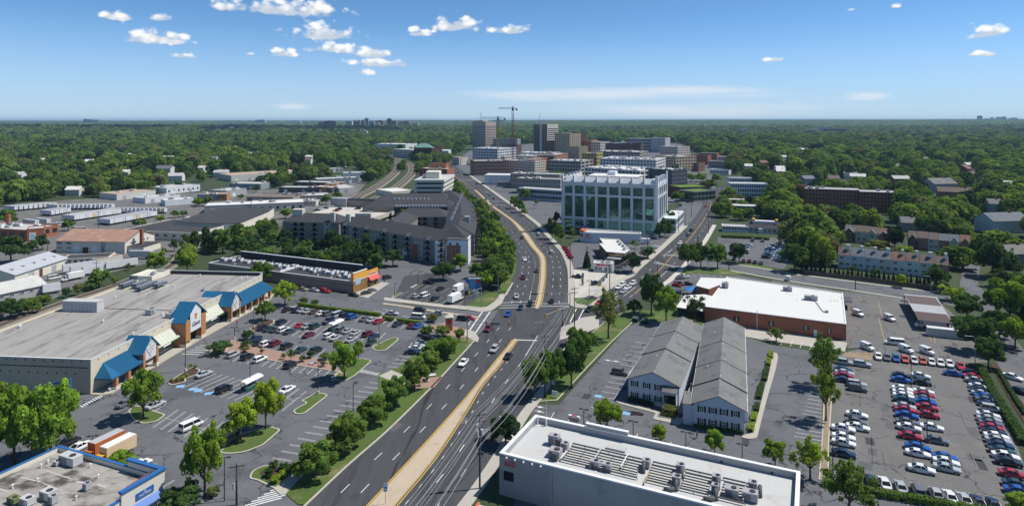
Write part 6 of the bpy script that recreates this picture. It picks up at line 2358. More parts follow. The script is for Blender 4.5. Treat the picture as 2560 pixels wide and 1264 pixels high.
def industrial():
 W_ = 'white_metal'
 t,L = shed('warehouse','cream workshop with rusty pink roof and brick chimney','warehouse',B1(522,262),B1(1160,275),24,6.4,10.6,'cream_pale','roof_rust',
    [(11.5,3.4,3.8,W_),(16.6,3.2,3.0,'dark_brick'),(21.8,3.4,3.9,W_),(26.5,3.2,3.4,W_),(26.5,2.6,5.6,'grey_metal')])
 for x in (1.8,7.2):
  win(t,x,-.01,4.3,2.8,1.2,bars=(3,0)); win(t,x,-.01,2.2,3.2,.7,bars=(3,0))
 for y in (5,8,15,18):
  win(t,L,y,4.2,1.4,1.2,PI/2,bars=(1,0))
 ch = MB()
 ch.box(L+3.2,L+4.6,7,8.4,0,11.2); ch.box(L+3.05,L+4.75,6.85,8.55,11.2,11.7)
 ch.obj('chimney','red_brick',t)
 boxpart(t,'lean_to','cream_pale',L+.02,L+9,2,16,0,3.4)
 boxpart(t,'lean_to_roof','roof_tar',L+.02,L+9.3,1.7,16.3,3.4,3.6)
 t,L = shed('warehouse','cream warehouse with pale ribbed roof and five small skylights','warehouse',B1(138,568),B1(622,402),18,4.6,7.6,'cream_pale','roof_zinc',
    [(9.5,3.6,3.4,'grey_metal'),(15.5,2.0,3.4,'dark_brick'),(24,3.0,3.2,'grey_metal'),(33,3,3,'duct_dark')],0,'x',5)
 shed('warehouse','low grey shed with weathered white roof below the pale ribbed warehouse','warehouse',B1(-130,770),B1(425,645),13,4.0,6.8,'siding_grey','roof_weathered',[],6,'x')
 blk('low_block','dark flat-roofed shed behind the parked white trailers','warehouse',B1(560,398),B1(1010,372),11,3.6,'cream_pale','roof_tar',1,8,par=.2,wf=.4)
 blk('low_block','low shed with rusty roof patch beside the white trailers','warehouse',B1(905,392),B1(1140,348),8,3.2,'siding_cream','roof_rust',par=.15)
 blk('brick_block','red-brick factory with white roof and square chimney at the left edge','factory',B1(-260,130),B1(245,160),20,6.5,'red_brick','roof_pale',1,6,4,par=.5,units=6)
 t,L = blk('brick_block','small red-brick wing with framed poster at the left edge','factory',B1(250,163),B1(410,150),12,7.2,'red_brick','roof_pale',par=.4)
 boxpart(t,'poster_frame','cream_pale',1.0,4.2,-.1,-.01,.8,5.0); boxpart(t,'poster','sign_pale_blue',1.6,3.6,-.13,-.1,1.4,4.2)
 c = thing('chimney','square brick chimney rising above the left-edge factory','chimney',(*B1(78,95),0))
 MB().box(-.9,.9,-.9,.9,0,11.5).obj('shaft','red_brick',c)
 MB().box(-1.05,1.05,-1.05,1.05,11.5,12.1).obj('cap','red_brick',c)
 # sheds in the centre left
 t,L = bld('warehouse','big warehouse with tilted dark tar roof and cream end walls','warehouse',C2(270,1200),C2(620,1195))
 w = MB()
 q = [local(t,C2(u,v,z))for u,v,z in ((620,1195,0),(925,1060,0),(1010,985,6),(560,960,6))]
 sp = [(0,0),(L,0),q[1],(q[1][0]-2,q[1][1]+22),(-18,q[1][1]+18),(-22,10)]
 w.prism(sp,0,6.2)
 w.obj('wall','cream_pale',t)
 MB().prism(inset(sp,-.3),6.21,6.5).obj('roof','roof_tar',t)
 block([(t.location.x+x*math.cos(t.rotation_euler.z)-y*math.sin(t.rotation_euler.z),t.location.y+x*math.sin(t.rotation_euler.z)+y*math.cos(t.rotation_euler.z))for x,y in sp])
 blk('warehouse','wide low warehouse with black tar roof behind the rusty-roofed workshop','warehouse',G(300,596),G(488,604),42,5.0,'cream_pale','roof_tar',1,9,par=.25,wf=.4,hf=.3)
 lst = [
  ('long white-roofed warehouse behind the dark tar roof, left part',C2(255,985),C2(750,965),20,5.8,'siding_grey','roof_white'),
  ('white-roofed warehouse behind the dark tar roof, right part',C2(745,975),C2(1310,950),24,6.4,'siding_grey','roof_white'),
  ('tan-roofed warehouse at the edge of the wood with white end',C2(540,650),C2(1310,600),40,7.0,'siding_cream','roof_tan'),
  ('tan-roofed long shed left of the small white offices',C1(1230,845),C1(1640,800),26,5.4,'siding_cream','roof_tan'),
  ('white shed beside the tan-roofed long shed',C1(1755,785),C1(2107,745),26,6.2,'siding_white','roof_pale'),
  ('flat pale shed in front of the tan-roofed long shed',C1(1530,880),C1(1900,838),18,4.4,'siding_white','roof_pale'),
  ('low white shed between trees at the left of the small orange building',C1(1740,905),C1(2050,880),14,4.4,'siding_white','roof_white'),
  ('blue-grey workshop with orange end wall',C2(180,850),C2(410,850),18,5.6,'siding_slate','roof_tan'),
  ('green-grey workshop right of the orange end wall',C2(490,815),C2(700,785),20,6.0,'siding_grey','roof_pale'),
  ('grey workshop behind the orange-ended one',C2(520,730),C2(850,735),22,6.0,'siding_slate','roof_pale'),
  ('dark-walled depot with tan roof in the centre of the industrial quarter',C2(700,870),C2(1190,880),26,5.2,'tan_dim','roof_brown'),
  ('white-edged depot right of the dark-walled depot',C2(1100,865),C2(1560,850),22,5.0,'tan_dim','roof_pale'),
  ('long depot with pale roof and brick end wall',C2(1040,765),C2(1600,770),16,5.2,'duct_dark','roof_pale'),
  ('dark-fronted depot with white upper storey',C2(1190,710),C2(1700,725),16,6.0,'duct_dark','roof_pale'),
  ('teal-walled depot beyond the brick-ended depots',C2(1440,680),C2(1880,660),16,6.0,'siding_slate','roof_white'),
  ('white-roofed long shed beside the railway',C2(1680,770),C2(1860,760),60,4.6,'siding_cream','roof_pale'),
  ('pale small shed behind the parking garage',C2(1190,900),C2(1430,905),8,4.2,'siding_cream','roof_white'),
  ('white shed nearest the railway bend',C2(1720,610),C2(1970,605),20,6,'siding_white','roof_pale'),
  ('white hall among trees beyond the industrial quarter',C2(1510,500),C2(1740,498),20,6,'siding_cream','roof_pale'),
  ('pale hall at the edge of the wood beyond the depots',C2(1410,560),C2(1720,545),14,5,'siding_grey','roof_white'),
 ]
 for i,(lab,a,b,dep,H,w,r) in enumerate(lst):
  t,L = blk('warehouse',lab,'warehouse',a,b,dep,H,w,r,1 if i%3==1 else 0,7,par=.35,wf=.3,hf=.35,z0=0,units=2+i%3)
  n = max(1,int(L/14))
  for j in range(n):
   boxpart(t,'roller_door','grey_metal' if (i+j)%2 else 'white_metal',L*(j+.3)/n,L*(j+.3)/n+3.2,-.08,-.012,0,3.2)
 for (a,b,lab) in ((C2(405,852),C2(492,850),'orange-brick end of the blue-grey workshop'),(C2(1532,770),C2(1605,752),'orange-brick end of the long depot'),(C2(1645,735),C2(1715,715),'orange-brick end of the white-storeyed depot')):
  blk('brick_block',lab,'building',a,b,12,6.0,'orange_brick','roof_pale',1,4,par=.3,wf=.4)

mat('roof_zinc',(.42,.44,.47),rough=.55,var=.08,fine=.1)
mat('roof_weathered',(.50,.50,.47),var=.2,sc=.3,fine=.15)
mat('roof_brown',(.19,.15,.13),var=.15)
mat('siding_slate',(.25,.28,.30),var=.06)
industrial()

# restaurant with pitched roof by the car park
def restaurant():
 t,L = bld('restaurant','white restaurant with dark pitched roof and orange rooftop gables','restaurant',PD(1872,399),PD(1954,392))
 MB().box(0,L,0,13,0,3.4).obj('wall','siding_white',t)
 g = MB()
 gable_roof(g,0,L,0,13,3.4,6.4,'x',.6,.2)
 g.obj('roof','shingle_dark',t)
 MB().box(2,L -2,4.5,8.5,5,6.9).obj('roof_plant','white_metal',t)
 for x in (2.0,L -3.4):
  MB().box(x,x+1.4,4.2,8.8,6.9,8.0).obj('rooftop_gable','orange_stucco',t)
 for i in range(7):
  win(t,L*(i+.5)/7,-.01,.9,1.9,1.5,bars=(2,1))
 MB().box(L*.3,L*.42,-2.2,0,0,3.0).obj('porch','siding_white',t)
 block([PD(1800,380),PD(1965,376),PD(1965,415),PD(1800,420)])

restaurant()

# ------------------------------------------------------------------ houses among the trees, skyline
def house(x,y,d,w,dep,h,wall,roof,label,rz=0.,group=None):
 p = PD(x,d)
 z = terr(*p)
 t = thing('house',label,'house',(*p,z),rz,group)
 b = MB()
 b.prism([(-w/2,0),(w/2,0),(w/2,dep),(-w/2,dep)],0,h)
 for s in (-1,1):
  b.add([(s*w/2,0,h),(s*w/2,dep,h),(s*w/2,dep/2,h+dep*.28)],[(0,1,2)])
 b.obj('wall',wall,t)
 g = MB()
 gable_roof(g,-w/2,w/2,0,dep,h,h+dep*.3,'x',.4,.2)
 r = g.obj('roof',roof,t)
 MB().box(w*.2,w*.2+.9,dep*.45,dep*.6,h,h+dep*.3+1).obj('chimney','red_brick',r)
 for i in range(3):
  win(t,w*(-.33+.33*i),-.01,1,1.3,1.5,bars=(1,1))
 s = p[0] / p[1]
 q = 14 + d * .125
 block([(p[0]-s*q -w*.5 -6,p[1]-q),(p[0]-s*q+w*.5+6,p[1]-q),(p[0]+w*.6+9,p[1]+dep),(p[0]-w*.6 -9,p[1]+dep)])

HS = [(405,425,820,22,12,8,'siding_white','shingle_blue','grey-roofed white house at the edge of the left wood'),(310,386,1150,20,10,7,'siding_white','roof_white','white house glimpsed in the left wood, farther back'),
  (200,412,960,12,9,7,'siding_white','roof_white','small white house alone in the left wood'),(310,440,790,10,9,6,'siding_cream','roof_white','white gabled house just above the trailer park wood'),
  (626,392,1180,10,9,8,'siding_cream','roof_white','white house with red roof edge in the middle of the left wood'),(700,360,1700,16,10,8,'siding_white','roof_white','pale house far back in the left wood'),
  (55,362,1700,14,10,7,'siding_white','roof_white','tiny white house far back at the left edge'),(552,410,990,14,10,7,'siding_grey','shingle_blue','grey-roofed house half hidden above the tan warehouse'),
  (180,488,590,12,9,6,'siding_cream','roof_white','yellowish house behind the trailer park trees'),(1912,415,950,12,10,7,'red_brick','shingle_red','red-brick house right of the town among trees'),
  (1982,412,960,16,10,6,'siding_grey','shingle_blue','grey-roofed house among trees, right of the red-brick house'),(1872,425,880,10,9,7,'siding_white','roof_white','white gabled house left of the red-brick house'),
  (2145,448,740,16,10,5,'siding_white','roof_white','white-roofed bungalow above the long brick apartments'),(2025,455,690,14,10,7,'siding_slate','shingle_blue','blue-grey house behind the left end of the brick apartments'),
  (2365,478,615,26,16,9,'siding_grey','shingle_grey','large grey-roofed house right of the brick apartments'),(2395,492,570,30,12,6,'pink_brick','shingle_brown','brown-roofed row right of the brick apartments'),
  (2425,430,830,10,16,7,'red_brick','shingle_red','red-roofed house glimpsed far right in the wood'),(2440,446,760,10,10,6,'pink_brick','shingle_brown','brown house just below the red-roofed one, far right'),
  (2530,585,395,26,14,8,'siding_blue_white','shingle_blue','pale grey-blue house at the right edge behind the lane'),(2555,665,305,14,11,6.5,'siding_grey','shingle_grey','grey house with row of windows at the right edge'),
  (2275,585,400,9,10,6,'siding_grey','shingle_grey','grey-roofed house between the two brick terraces'),(2530,480,640,12,10,6,'siding_white','roof_white','white house peeping out at the right edge'),
  (1955,425,850,14,10,6,'siding_white','roof_white','low white house right below the red-brick house'),(500,430,860,12,9,6,'siding_white','roof_white','white house at the right end of the left wood'),
  (2490,545,460,8,10,10,'siding_grey','shingle_grey','tall grey house above the pale blue one at the right edge')]
HR = random.Random(8)
for i in range(34):
 x,d = (HR.uniform(-60,860),HR.uniform(700,1500)) if i < 17 else (HR.uniform(1870,2620),HR.uniform(620,1450))
 HS.append((x,0,d,HR.uniform(11,18),10,6.5,HR.choice(('siding_white','siding_cream','pink_brick')),HR.choice(('roof_white','shingle_grey','shingle_brown','roof_pale')),f'house roof showing through the {("left", "right")[i > 16]} wood, {ORD[i % 17]} of the scattered homes'))
for (x,y,d,w,dep,h,wl,rf,lab) in HS:
 house(x,y,d,w,dep,h,wl,rf,lab,RN.uniform(-.5,.5))

FAR = [  # x0, x1, top row, distance, wall
 (865,880,303,4200,'siding_cream'),(881,892,302,4300,'pink_brick'),(893,901,301,4300,'siding_grey'),(902,911,301,4200,'pink_brick'),(911,921,296,4500,'siding_slate'),(922,936,304,4400,'siding_grey'),
 (938,957,302,4300,'brown_brick'),(938,948,307,4000,'siding_white'),(967,978,297,4500,'slate_blue'),(978,991,302,4300,'pink_brick'),(996,1008,304,4400,'siding_grey'),(1008,1023,303,4400,'pink_brick'),(1030,1046,308,4100,'siding_cream'),
 (808,835,303,3600,'brown_brick'),(795,806,306,3700,'siding_slate'),(530,554,315,3100,'pink_brick'),(556,596,312,3000,'slate_blue'),(598,616,311,3000,'pink_brick'),(900,917,328,2300,'apartment_cream'),
 (208,217,298,8200,'slate_blue'),(218,228,299,8200,'slate_blue'),(230,245,300,8200,'tower_brown'),(1144,1152,302,7000,'siding_white'),(1856,1872,324,2900,'showroom_blue'),(2050,2072,318,3000,'showroom_blue'),(2074,2118,322,2950,'brown_brick'),
 (2015,2048,325,2900,'siding_slate'),(2447,2456,290,9500,'slate_blue'),(2478,2485,294,9500,'slate_blue'),(2494,2504,293,9500,'slate_blue'),(2507,2516,292,9500,'slate_blue'),(2530,2545,295,9500,'slate_blue'),
 (2460,2474,297,9500,'slate_blue'),(1625,1632,305,6000,'siding_white'),(640,662,300,8000,'siding_slate'),(745,752,303,7500,'siding_white'),(1232,1262,300,8500,'slate_blue')]
FL = {'siding_cream':'cream','pink_brick':'pink-brick','siding_grey':'grey','siding_slate':'slate-grey','brown_brick':'brown','siding_white':'white','slate_blue':'dark blue-grey','apartment_cream':'tan','tower_brown':'brown','showroom_blue':'pale blue'}
for i,(x0,x1,yt,d,wl) in enumerate(FAR):
 p = PD((x0+x1)/2,d)
 z0 = terr(*p) - 2
 zt = CH - (yt -HY) * d / F
 w = (x1 -x0) * d / F
 left = sum(1 for q in FAR if q[0]<x0 and FL[q[4]]==FL[wl])
 t = thing('distant_block',f'distant {FL[wl]} block, {ORD[left]} of its colour from the left on the skyline','building',(*p,z0),0,'distant blocks on the skyline')
 H = max(12,zt -z0)
 MB().prism([(-w/2,0),(w/2,0),(w/2,w*.7),(-w/2,w*.7)],0,H).obj('wall',wl,t)
 MB().box(-w*.2,w*.25,w*.2,w*.5,H,H+4).obj('roof_plant','siding_grey',t)
 n = max(3,int(H/7))
 for f in range(n):
  MB().box(-w*.45,w*.45,-.6,-.05,H*(f+.35)/n,H*(f+.72)/n).obj('window_row','window_glass',t)
for i in range(46):
 x = RN.uniform(800,980) if i < 30 else RN.uniform(330,760)
 d = RN.uniform(1750,3300) if i < 30 else RN.uniform(2300,3800)
 p = PD(x,d)
 w = RN.uniform(18,55)
 z = terr(*p)
 t = thing('distant_shed','small pale flat-roofed building scattered among far trees left of the cranes','building',(*p,z),RN.uniform(-.4,.4),'pale buildings among far trees')
 MB().box(-w/2,w/2,0,w*.6,0,15).obj('wall',RN.choice(('siding_white','siding_cream','pink_brick','siding_grey')),t)
 MB().box(-w/2 -.3,w/2+.3,-.3,w*.6+.3,15,15.8).obj('roof','roof_white',t)
# ------------------------------------------------------------------ vehicles
COLS = {'white':(.78,.78,.77),'silver':(.40,.42,.43),'grey':(.13,.14,.15),'black':(.012,.012,.014),'navy':(.012,.025,.065),'blue':(.012,.085,.36),'red':(.40,.012,.03),'maroon':(.13,.008,.016),
  'tan':(.33,.28,.21),'green':(.02,.05,.035),'teal':(.02,.055,.07),'coral':(.52,.09,.05),'orange':(.60,.15,.03),'bronze':(.12,.06,.03)}

def loft(mb,st,m=0):
 """body from stations (x, half width, z low, z top)"""
 o = len(mb.v)
 for x,w,a,b in st:
  h = b - a
  mb.v += [(x,-w*.90,a),(x,-w,a+h*.28),(x,-w*.985,a+h*.72),(x,-w*.84,b),(x,w*.84,b),(x,w*.985,a+h*.72),(x,w,a+h*.28),(x,w*.90,a)]
 n = len(st)
 for i in range(n -1):
  for j in range(8):
   k = (j+1) % 8
   mb.f.append((o+i*8+j,o+i*8+k,o+(i+1)*8+k,o+(i+1)*8+j))
   mb.m.append(m)
 mb.f.append(tuple(o+j for j in range(8))[::-1])
 mb.m.append(m)
 mb.f.append(tuple(o+(n -1)*8+j for j in range(8)))
 mb.m.append(m)

def cabin(body,glass,xf0,xf1,xr1,xr0,zb,zt,wb,wt):
 """greenhouse: glass all round, painted roof and pillars"""
 lo = [(xf0,-wb*.93,zb),(xf0,wb*.93,zb),(xr0,wb*.93,zb),(xr0,-wb*.93,zb)]
 hi = [(xf1,-wt,zt),(xf1,wt,zt),(xr1,wt,zt),(xr1,-wt,zt)]
 glass.add(lo+hi,[(0,1,5,4),(1,2,6,5),(2,3,7,6),(3,0,4,7)])
 a = [(xf1+.04,-wt*1.01,zt),(xf1+.04,wt*1.01,zt),(xr1 -.04,wt*1.01,zt),(xr1 -.04,-wt*1.01,zt)]
 b = [(xf1 -.12,-wt*.86,zt+.06),(xf1 -.12,wt*.86,zt+.06),(xr1+.12,wt*.86,zt+.06),(xr1+.12,-wt*.86,zt+.06)]
 body.add(a+b,[(4,5,6,7),(0,1,5,4),(1,2,6,5),(2,3,7,6),(3,0,4,7)])
 for p,q in ((0,4),(1,5),(2,6),(3,7)):
  body.bar((lo+hi)[p],(lo+hi)[q],.09)
 for t in (.42,):
  for s in (0,1):
   x0 = xf0 + (xr0 -xf0) * t
   x1 = xf1 + (xr1 -xf1) * t
   sg = -1 if s == 0 else 1
   body.bar((x0,sg*wb*.93,zb),(x1,sg*wt,zt),.09)

def wheel_mesh(r=.33,w=.22):
 mb = MB()
 n = 12
 for y0,rr,m in ((-w/2,r,0),):
  vs = [(rr*math.cos(2*PI*i/n),y,rr*math.sin(2*PI*i/n))for y in (-w/2,w/2)for i in range(n)]
  mb.add(vs,[(i,n+i,n+(i+1)%n,(i+1)%n)for i in range(n)],0)
 for y in (-w/2 -.004,w/2+.004):
  vs = [(r*math.cos(2*PI*i/n),y*.98,r*math.sin(2*PI*i/n))for i in range(n)]
  mb.add(vs,[tuple(range(n))if y<0 else tuple(range(n))[::-1]],0)
  vs = [(r*.62*math.cos(2*PI*i/n),y*1.06,r*.62*math.sin(2*PI*i/n))for i in range(n)]
  mb.add(vs,[tuple(range(n))if y<0 else tuple(range(n))[::-1]],1)
 return mb.mesh('wheel',['tyre','rim'])

WHEEL = wheel_mesh()
WHEEL_BIG = wheel_mesh(.48,.30)

def car_proto(kind):
 b,g = MB(),MB()
 if kind == 'sedan':
  loft(b,[(-2.38,.66,.44,.80),(-2.3,.80,.32,.93),(-1.5,.90,.22,1.0),(-.2,.915,.20,.96),(1.0,.91,.22,.95),(1.9,.86,.26,.84),(2.28,.74,.34,.74),(2.38,.58,.42,.62)])
  cabin(b,g,1.02,.28,-.85,-1.72,.94,1.42,.86,.63)
  ax,hw,zl,zt_ = (-1.38,1.42),.8,.64,.80
 elif kind == 'suv':
  loft(b,[(-2.3,.72,.48,.98),(-2.24,.86,.36,1.08),(-1.4,.94,.26,1.10),(0,.95,.24,1.06),(1.0,.94,.26,1.05),(1.85,.88,.32,.98),(2.2,.78,.40,.86),(2.3,.62,.48,.74)])
  cabin(b,g,1.0,.42,-1.9,-2.22,1.04,1.66,.90,.72)
  ax,hw,zl,zt_ = (-1.36,1.40),.84,.76,.95
 elif kind == 'hatch':
  loft(b,[(-2.0,.70,.44,.90),(-1.94,.82,.32,1.0),(-1.2,.88,.22,1.02),(0,.89,.20,.98),(1.0,.88,.22,.95),(1.75,.82,.28,.84),(2.02,.62,.38,.68)])
  cabin(b,g,.98,.30,-1.2,-1.86,.96,1.48,.84,.64)
  ax,hw,zl,zt_ = (-1.22,1.26),.76,.66,.86
 elif kind == 'van':
  loft(b,[(-2.6,.78,.46,1.02),(-2.55,.92,.34,1.16),(-1.2,.98,.26,1.18),(.6,.98,.26,1.15),(1.6,.95,.28,1.10),(2.3,.86,.34,.96),(2.55,.68,.42,.82)])
  cabin(b,g,2.0,1.25,-2.42,-2.54,1.14,1.92,.93,.82)
  ax,hw,zl,zt_ = (-1.6,1.62),.88,.8,1.05
 elif kind == 'pickup':
  loft(b,[(-2.8,.80,.5,1.0),(-2.74,.93,.40,1.10),(-.9,.96,.34,1.10),(.4,.96,.32,1.08),(1.6,.95,.34,1.06),(2.45,.88,.40,.98),(2.7,.7,.5,.8)])
  cabin(b,g,1.2,.55,-.55,-.9,1.06,1.76,.90,.70)
  b.box(-2.7,-1.0,-.78,.78,1.101,1.11,1)
  ax,hw,zl,zt_ = (-1.75,1.72),.85,.8,.95
 body = b.mesh(kind+'_body',['carpaint','duct_dark'],False)
 glass = g.mesh(kind+'_glass','car_glass')
 xl = max(v[0]for v in b.v)
 xr = min(v[0]for v in b.v)
 hl = MB().box(-.16,.0,-.2,.2,0,.14).mesh('headlight','lamp_clear')
 tl = MB().box(0,.12,-.18,.18,0,.16).mesh('taillight','lamp_red')
 pl = MB().box(-.02,.02,-.26,.26,0,.13).mesh('number_plate','white_paint')
 return dict(body=body,glass=glass,ax=ax,tr=.80 if kind in ('sedan','hatch')else .84,hl=hl,tl=tl,pl=pl,xl=xl,xr=xr,hw=hw*.78,zl=zl,zt=zt_)

CP = {k:car_proto(k)for k in ('sedan','suv','hatch','van','pickup')}
NAMES = {'sedan':'sedan','suv':'sport_utility','hatch':'hatchback','van':'van','pickup':'pickup'}
NCAR = [0]

def car(kind,col,p,ang,label,group=None,z=.03,detail=None):
 c = CP[kind]
 base = COLS[col]
 j = RN.uniform(.9,1.1)
 base = tuple(min(.85,x*j)for x in base)
 NCAR[0] += 1
 t = thing(('parked_' if group and 'driv' not in group else '')+'car' if kind!='van' else 'van',label,'van' if kind=='van' else 'car',(p[0],p[1],z),ang,group)
 sc = RN.uniform(.97,1.04)
 t.scale = (sc,sc,sc)
 put('body',c['body'],t,color=base)
 put('glass',c['glass'],t)
 d = math.hypot(*p)
 lvl = detail if detail is not None else (2 if d<250 else 1 if d<420 else 0)
 if lvl >= 1:
  for x in c['ax']:
   for s in (-1,1):
    put('wheel',WHEEL,t,(x,s*c['tr'],.33))
 if lvl >= 2:
  for s in (-1,1):
   put('headlight',c['hl'],t,(c['xl']-.02,s*c['hw'],c['zl']-.06))
   put('taillight',c['tl'],t,(c['xr']+.005,s*c['hw'],c['zt']-.1))
  put('number_plate',c['pl'],t,(c['xr']-.005,0,.6))
 return t

KN = {'sedan':'saloon car','suv':'sport utility','hatch':'hatchback','van':'van','pickup':'pickup truck'}

def cars(f,lst,ang,where,group,dv=10,z=.03,jit=.04,end='back'):
 """a row of cars: (u, v, colour[, kind[, flip]])"""
 n = len(lst)
 for i,q in enumerate(lst):
  u,v,col = q[:3]
  kind = q[3] if len(q) > 3 else 'sedan'
  a = ang + RN.uniform(-jit,jit)
  if len(q) > 4:
   a = a + q[4]
  car(kind,col,f(u,v+dv,z),a,f'{col} {KN[kind]}, {ORD[i]} from the {end} {where}',group,z)

AE1 = math.atan2(-.43,.9)
DLR = 'cars parked on the dealer lot'
cars(A4,[(725,142,'silver','suv'),(862,158,'silver','suv'),(715,200,'teal'),(722,224,'silver'),(724,248,'red'),(718,280,'navy'),(820,316,'silver','suv'),(826,348,'grey','suv'),(822,553,'white'),
   (815,608,'grey'),(828,652,'white'),(715,663,'white'),(718,728,'white'),(718,775,'white'),(718,860,'navy')],AE1,'in the left dealer column',DLR,14)
cars(A4,[(1170,245,'black'),(1170,280,'blue'),(1178,352,'white'),(1180,378,'white'),(1186,407,'white'),(1190,438,'teal'),(1197,490,'silver'),(1200,516,'red'),(1213,560,'blue'),(1215,612,'grey'),
   (1230,655,'white'),(1238,722,'red'),(1297,810,'blue'),(1300,858,'white'),(1327,982,'white')],AE1,'in the left middle dealer column',DLR,14)
cars(A4,[(1318,248,'white'),(1330,300,'black'),(1345,372,'white'),(1350,400,'red'),(1355,430,'grey'),(1360,455,'blue'),(1372,495,'red'),(1380,555,'red'),(1408,652,'white'),(1445,755,'grey'),
   (1510,888,'blue'),(1520,925,'white'),(1525,975,'silver')],AE1,'in the right middle dealer column',DLR,14)
cars(A4,[(1575,230,'blue'),(1718,220,'black'),(1735,257,'red'),(1752,284,'silver'),(1780,308,'navy'),(1778,332,'white'),(1790,360,'navy'),(1800,388,'silver'),(1830,415,'blue'),(1840,441,'grey'),
   (1855,470,'navy'),(1878,508,'silver','suv'),(1848,558,'white'),(1855,590,'silver'),(1868,622,'grey'),(1880,655,'red'),(1895,690,'black'),(1912,724,'white'),(1928,759,'silver'),(1945,796,'navy'),
   (1958,837,'teal'),(1985,880,'white'),(2008,927,'black'),(2040,1020,'red'),(2070,1100,'teal'),(2090,1155,'blue')],AE1,'in the long right dealer column',DLR,14)
cars(A4,[(988,95,'white','hatch'),(1058,103,'grey','hatch'),(1127,110,'blue','hatch'),(1197,118,'coral','hatch'),(1267,124,'white','hatch'),(1335,130,'coral','hatch'),(1405,139,'white','hatch'),
   (1475,147,'white','hatch'),(1545,154,'white','hatch'),(1632,170,'red')],AE1 -PI/2,'of the top dealer row',DLR,16,end='left')
cars(A4,[(930,1060,'teal','hatch'),(1038,1088,'white'),(1165,1116,'silver'),(1300,1142,'grey','suv'),(1437,1167,'silver','hatch'),(1550,1192,'white'),(1663,1212,'silver'),(1768,1228,'navy'),(1890,1250,'navy')],
  AE1+PI/2+.1,'of the dealer row behind the hedge',DLR,22,end='left')
car('van','white',A4(1940,112),-2.0,'white van driving down the lane at the right edge',None)
car('sedan','white',A4(2038,272),-1.05,'white saloon car on the lane at the right edge',None)
car('sedan','black',A4(2095,384),-1.05,'black saloon car on the lane at the right edge',None)

# shopping centre
AG = math.radians(68)
GLT = 'cars in the shopping centre car park'
cars(B2,[(815,650,'black'),(905,655,'navy','suv'),(955,657,'silver'),(1005,665,'silver'),(1065,670,'bronze'),(1128,683,'white'),(1190,687,'grey','suv'),(1280,700,'silver','van'),(1343,708,'black','suv'),(1413,718,'blue','suv'),
   (1535,737,'grey'),(1600,746,'silver'),(1660,757,'red'),(1840,785,'black'),(1972,802,'maroon'),(2030,806,'blue')],AG -.1,'of the back row along the hedge',GLT,8,end='left')
cars(B2,[(590,820,'navy','suv'),(645,830,'teal'),(705,837,'teal'),(775,840,'white','suv'),(832,853,'teal'),(1012,885,'maroon'),(1195,898,'white','suv'),(1257,914,'silver'),(1405,930,'silver'),(1595,955,'green')],
  AG,'of the second shopping centre row',GLT,8,end='left')
cars(B2,[(758,768,'navy','suv'),(930,800,'red'),(995,805,'silver'),(1068,806,'green','suv'),(1193,760,'navy','pickup'),(1310,838,'grey','suv'),(1370,850,'silver'),(1445,865,'silver'),(1560,878,'maroon','suv'),(1620,898,'navy')],
  AG,'of the third shopping centre row',GLT,8,end='left')
cars(B2,[(520,920,'navy'),(550,960,'black'),(615,970,'white','suv'),(700,965,'maroon','suv'),(808,990,'black','suv'),(940,1023,'teal','sedan'),(1080,1028,'black','suv')],AG,'of the row above the brick walk',GLT,9,end='left')
cars(B2,[(305,1070,'silver','suv'),(440,1090,'black','suv'),(557,1115,'white','suv'),(842,1166,'black','suv')],AG,'of the row below the brick walk',GLT,9,end='left')
cars(B2,[(2125,925,'black','suv'),(2060,960,'grey'),(2022,985,'silver'),(2010,1012,'white'),(1975,1046,'navy')],math.radians(-10),'of the row beside the roadside trees',GLT,9)
for (f,u,v,k,c,a,lab) in ((A1,980,470,'sedan','grey',75,'grey saloon car driving past the near supermarket entrance'),(A1,1595,240,'sedan','silver',60,'silver saloon car beside the mulched island'),(A1,1752,358,'suv','black',68,'black sport utility left of the blue bays'),
        (A1,1497,648,'van','white',60,'white van on the otherwise empty rows'),(A1,1812,752,'van','teal',68,'teal van under the trees of the grass island'),(A1,628,812,'sedan','white',70,'white sports car beside the blue-edged shop'),
        (A1,540,775,'sedan','black',70,'black car half hidden beside the big left trees'),(A1,1105,952,'hatch','white',68,'white car half hidden behind the shop corner'),(A2,245,362,'sedan','white',68,'white saloon car near the long grass island'),
        (A1,1215,484,'sedan','silver',68,'silver car behind the island tree near the supermarket')):
 car(k,c,f(u,v+8),math.radians(a),lab,GLT)
SHP = 'cars beside the strip of shops'
AS = math.radians(-25)
cars(B2,[(955,458,'tan'),(1060,468,'silver'),(1165,478,'red','suv'),(1428,513,'black')],AS,'of the row along the shop strip wall',SHP,8,end='left')
for (u,v,k,c,a,lab) in ((1545,495,'sedan','black',40,'black car by the orange end wall'),(1600,472,'hatch','grey',40,'grey hatchback by the orange end wall'),(1740,350,'suv','black',40,'black sport utility right of the red awning'),(2005,525,'hatch','silver',60,'silver hatchback beside the long white van'),
        (2090,518,'van','white',62,'long white van in the small car park'),(2185,545,'sedan','black',60,'black car right of the long white van'),(2235,455,'sedan','black',60,'black car in the upper row of the small car park'),(2125,398,'sedan','black',-20,'black car under the tree of the small car park'),
        (2045,655,'suv','black',-14,'black sport utility on the cross street'),(1785,685,'sedan','silver',-14,'silver saloon on the cross street nearest the shops'),(2205,682,'hatch','silver',168,'silver hatchback on the cross street beside the median'),
        (2030,720,'van','white',-14,'white van on the cross street beside the hedge')):
 car(k,c,B2(u,v+8),math.radians(a),lab)
for (u,v,k,c,a,lab) in ((645,640,'suv','navy',60,'navy sport utility under the blue pole sign'),(590,887,'suv','black',-12,'black sport utility waiting at the cross street stop line'),(640,880,'sedan','red',-12,'red car waiting behind the black sport utility')):
 car(k,c,B3(u,v+8),math.radians(a),lab)

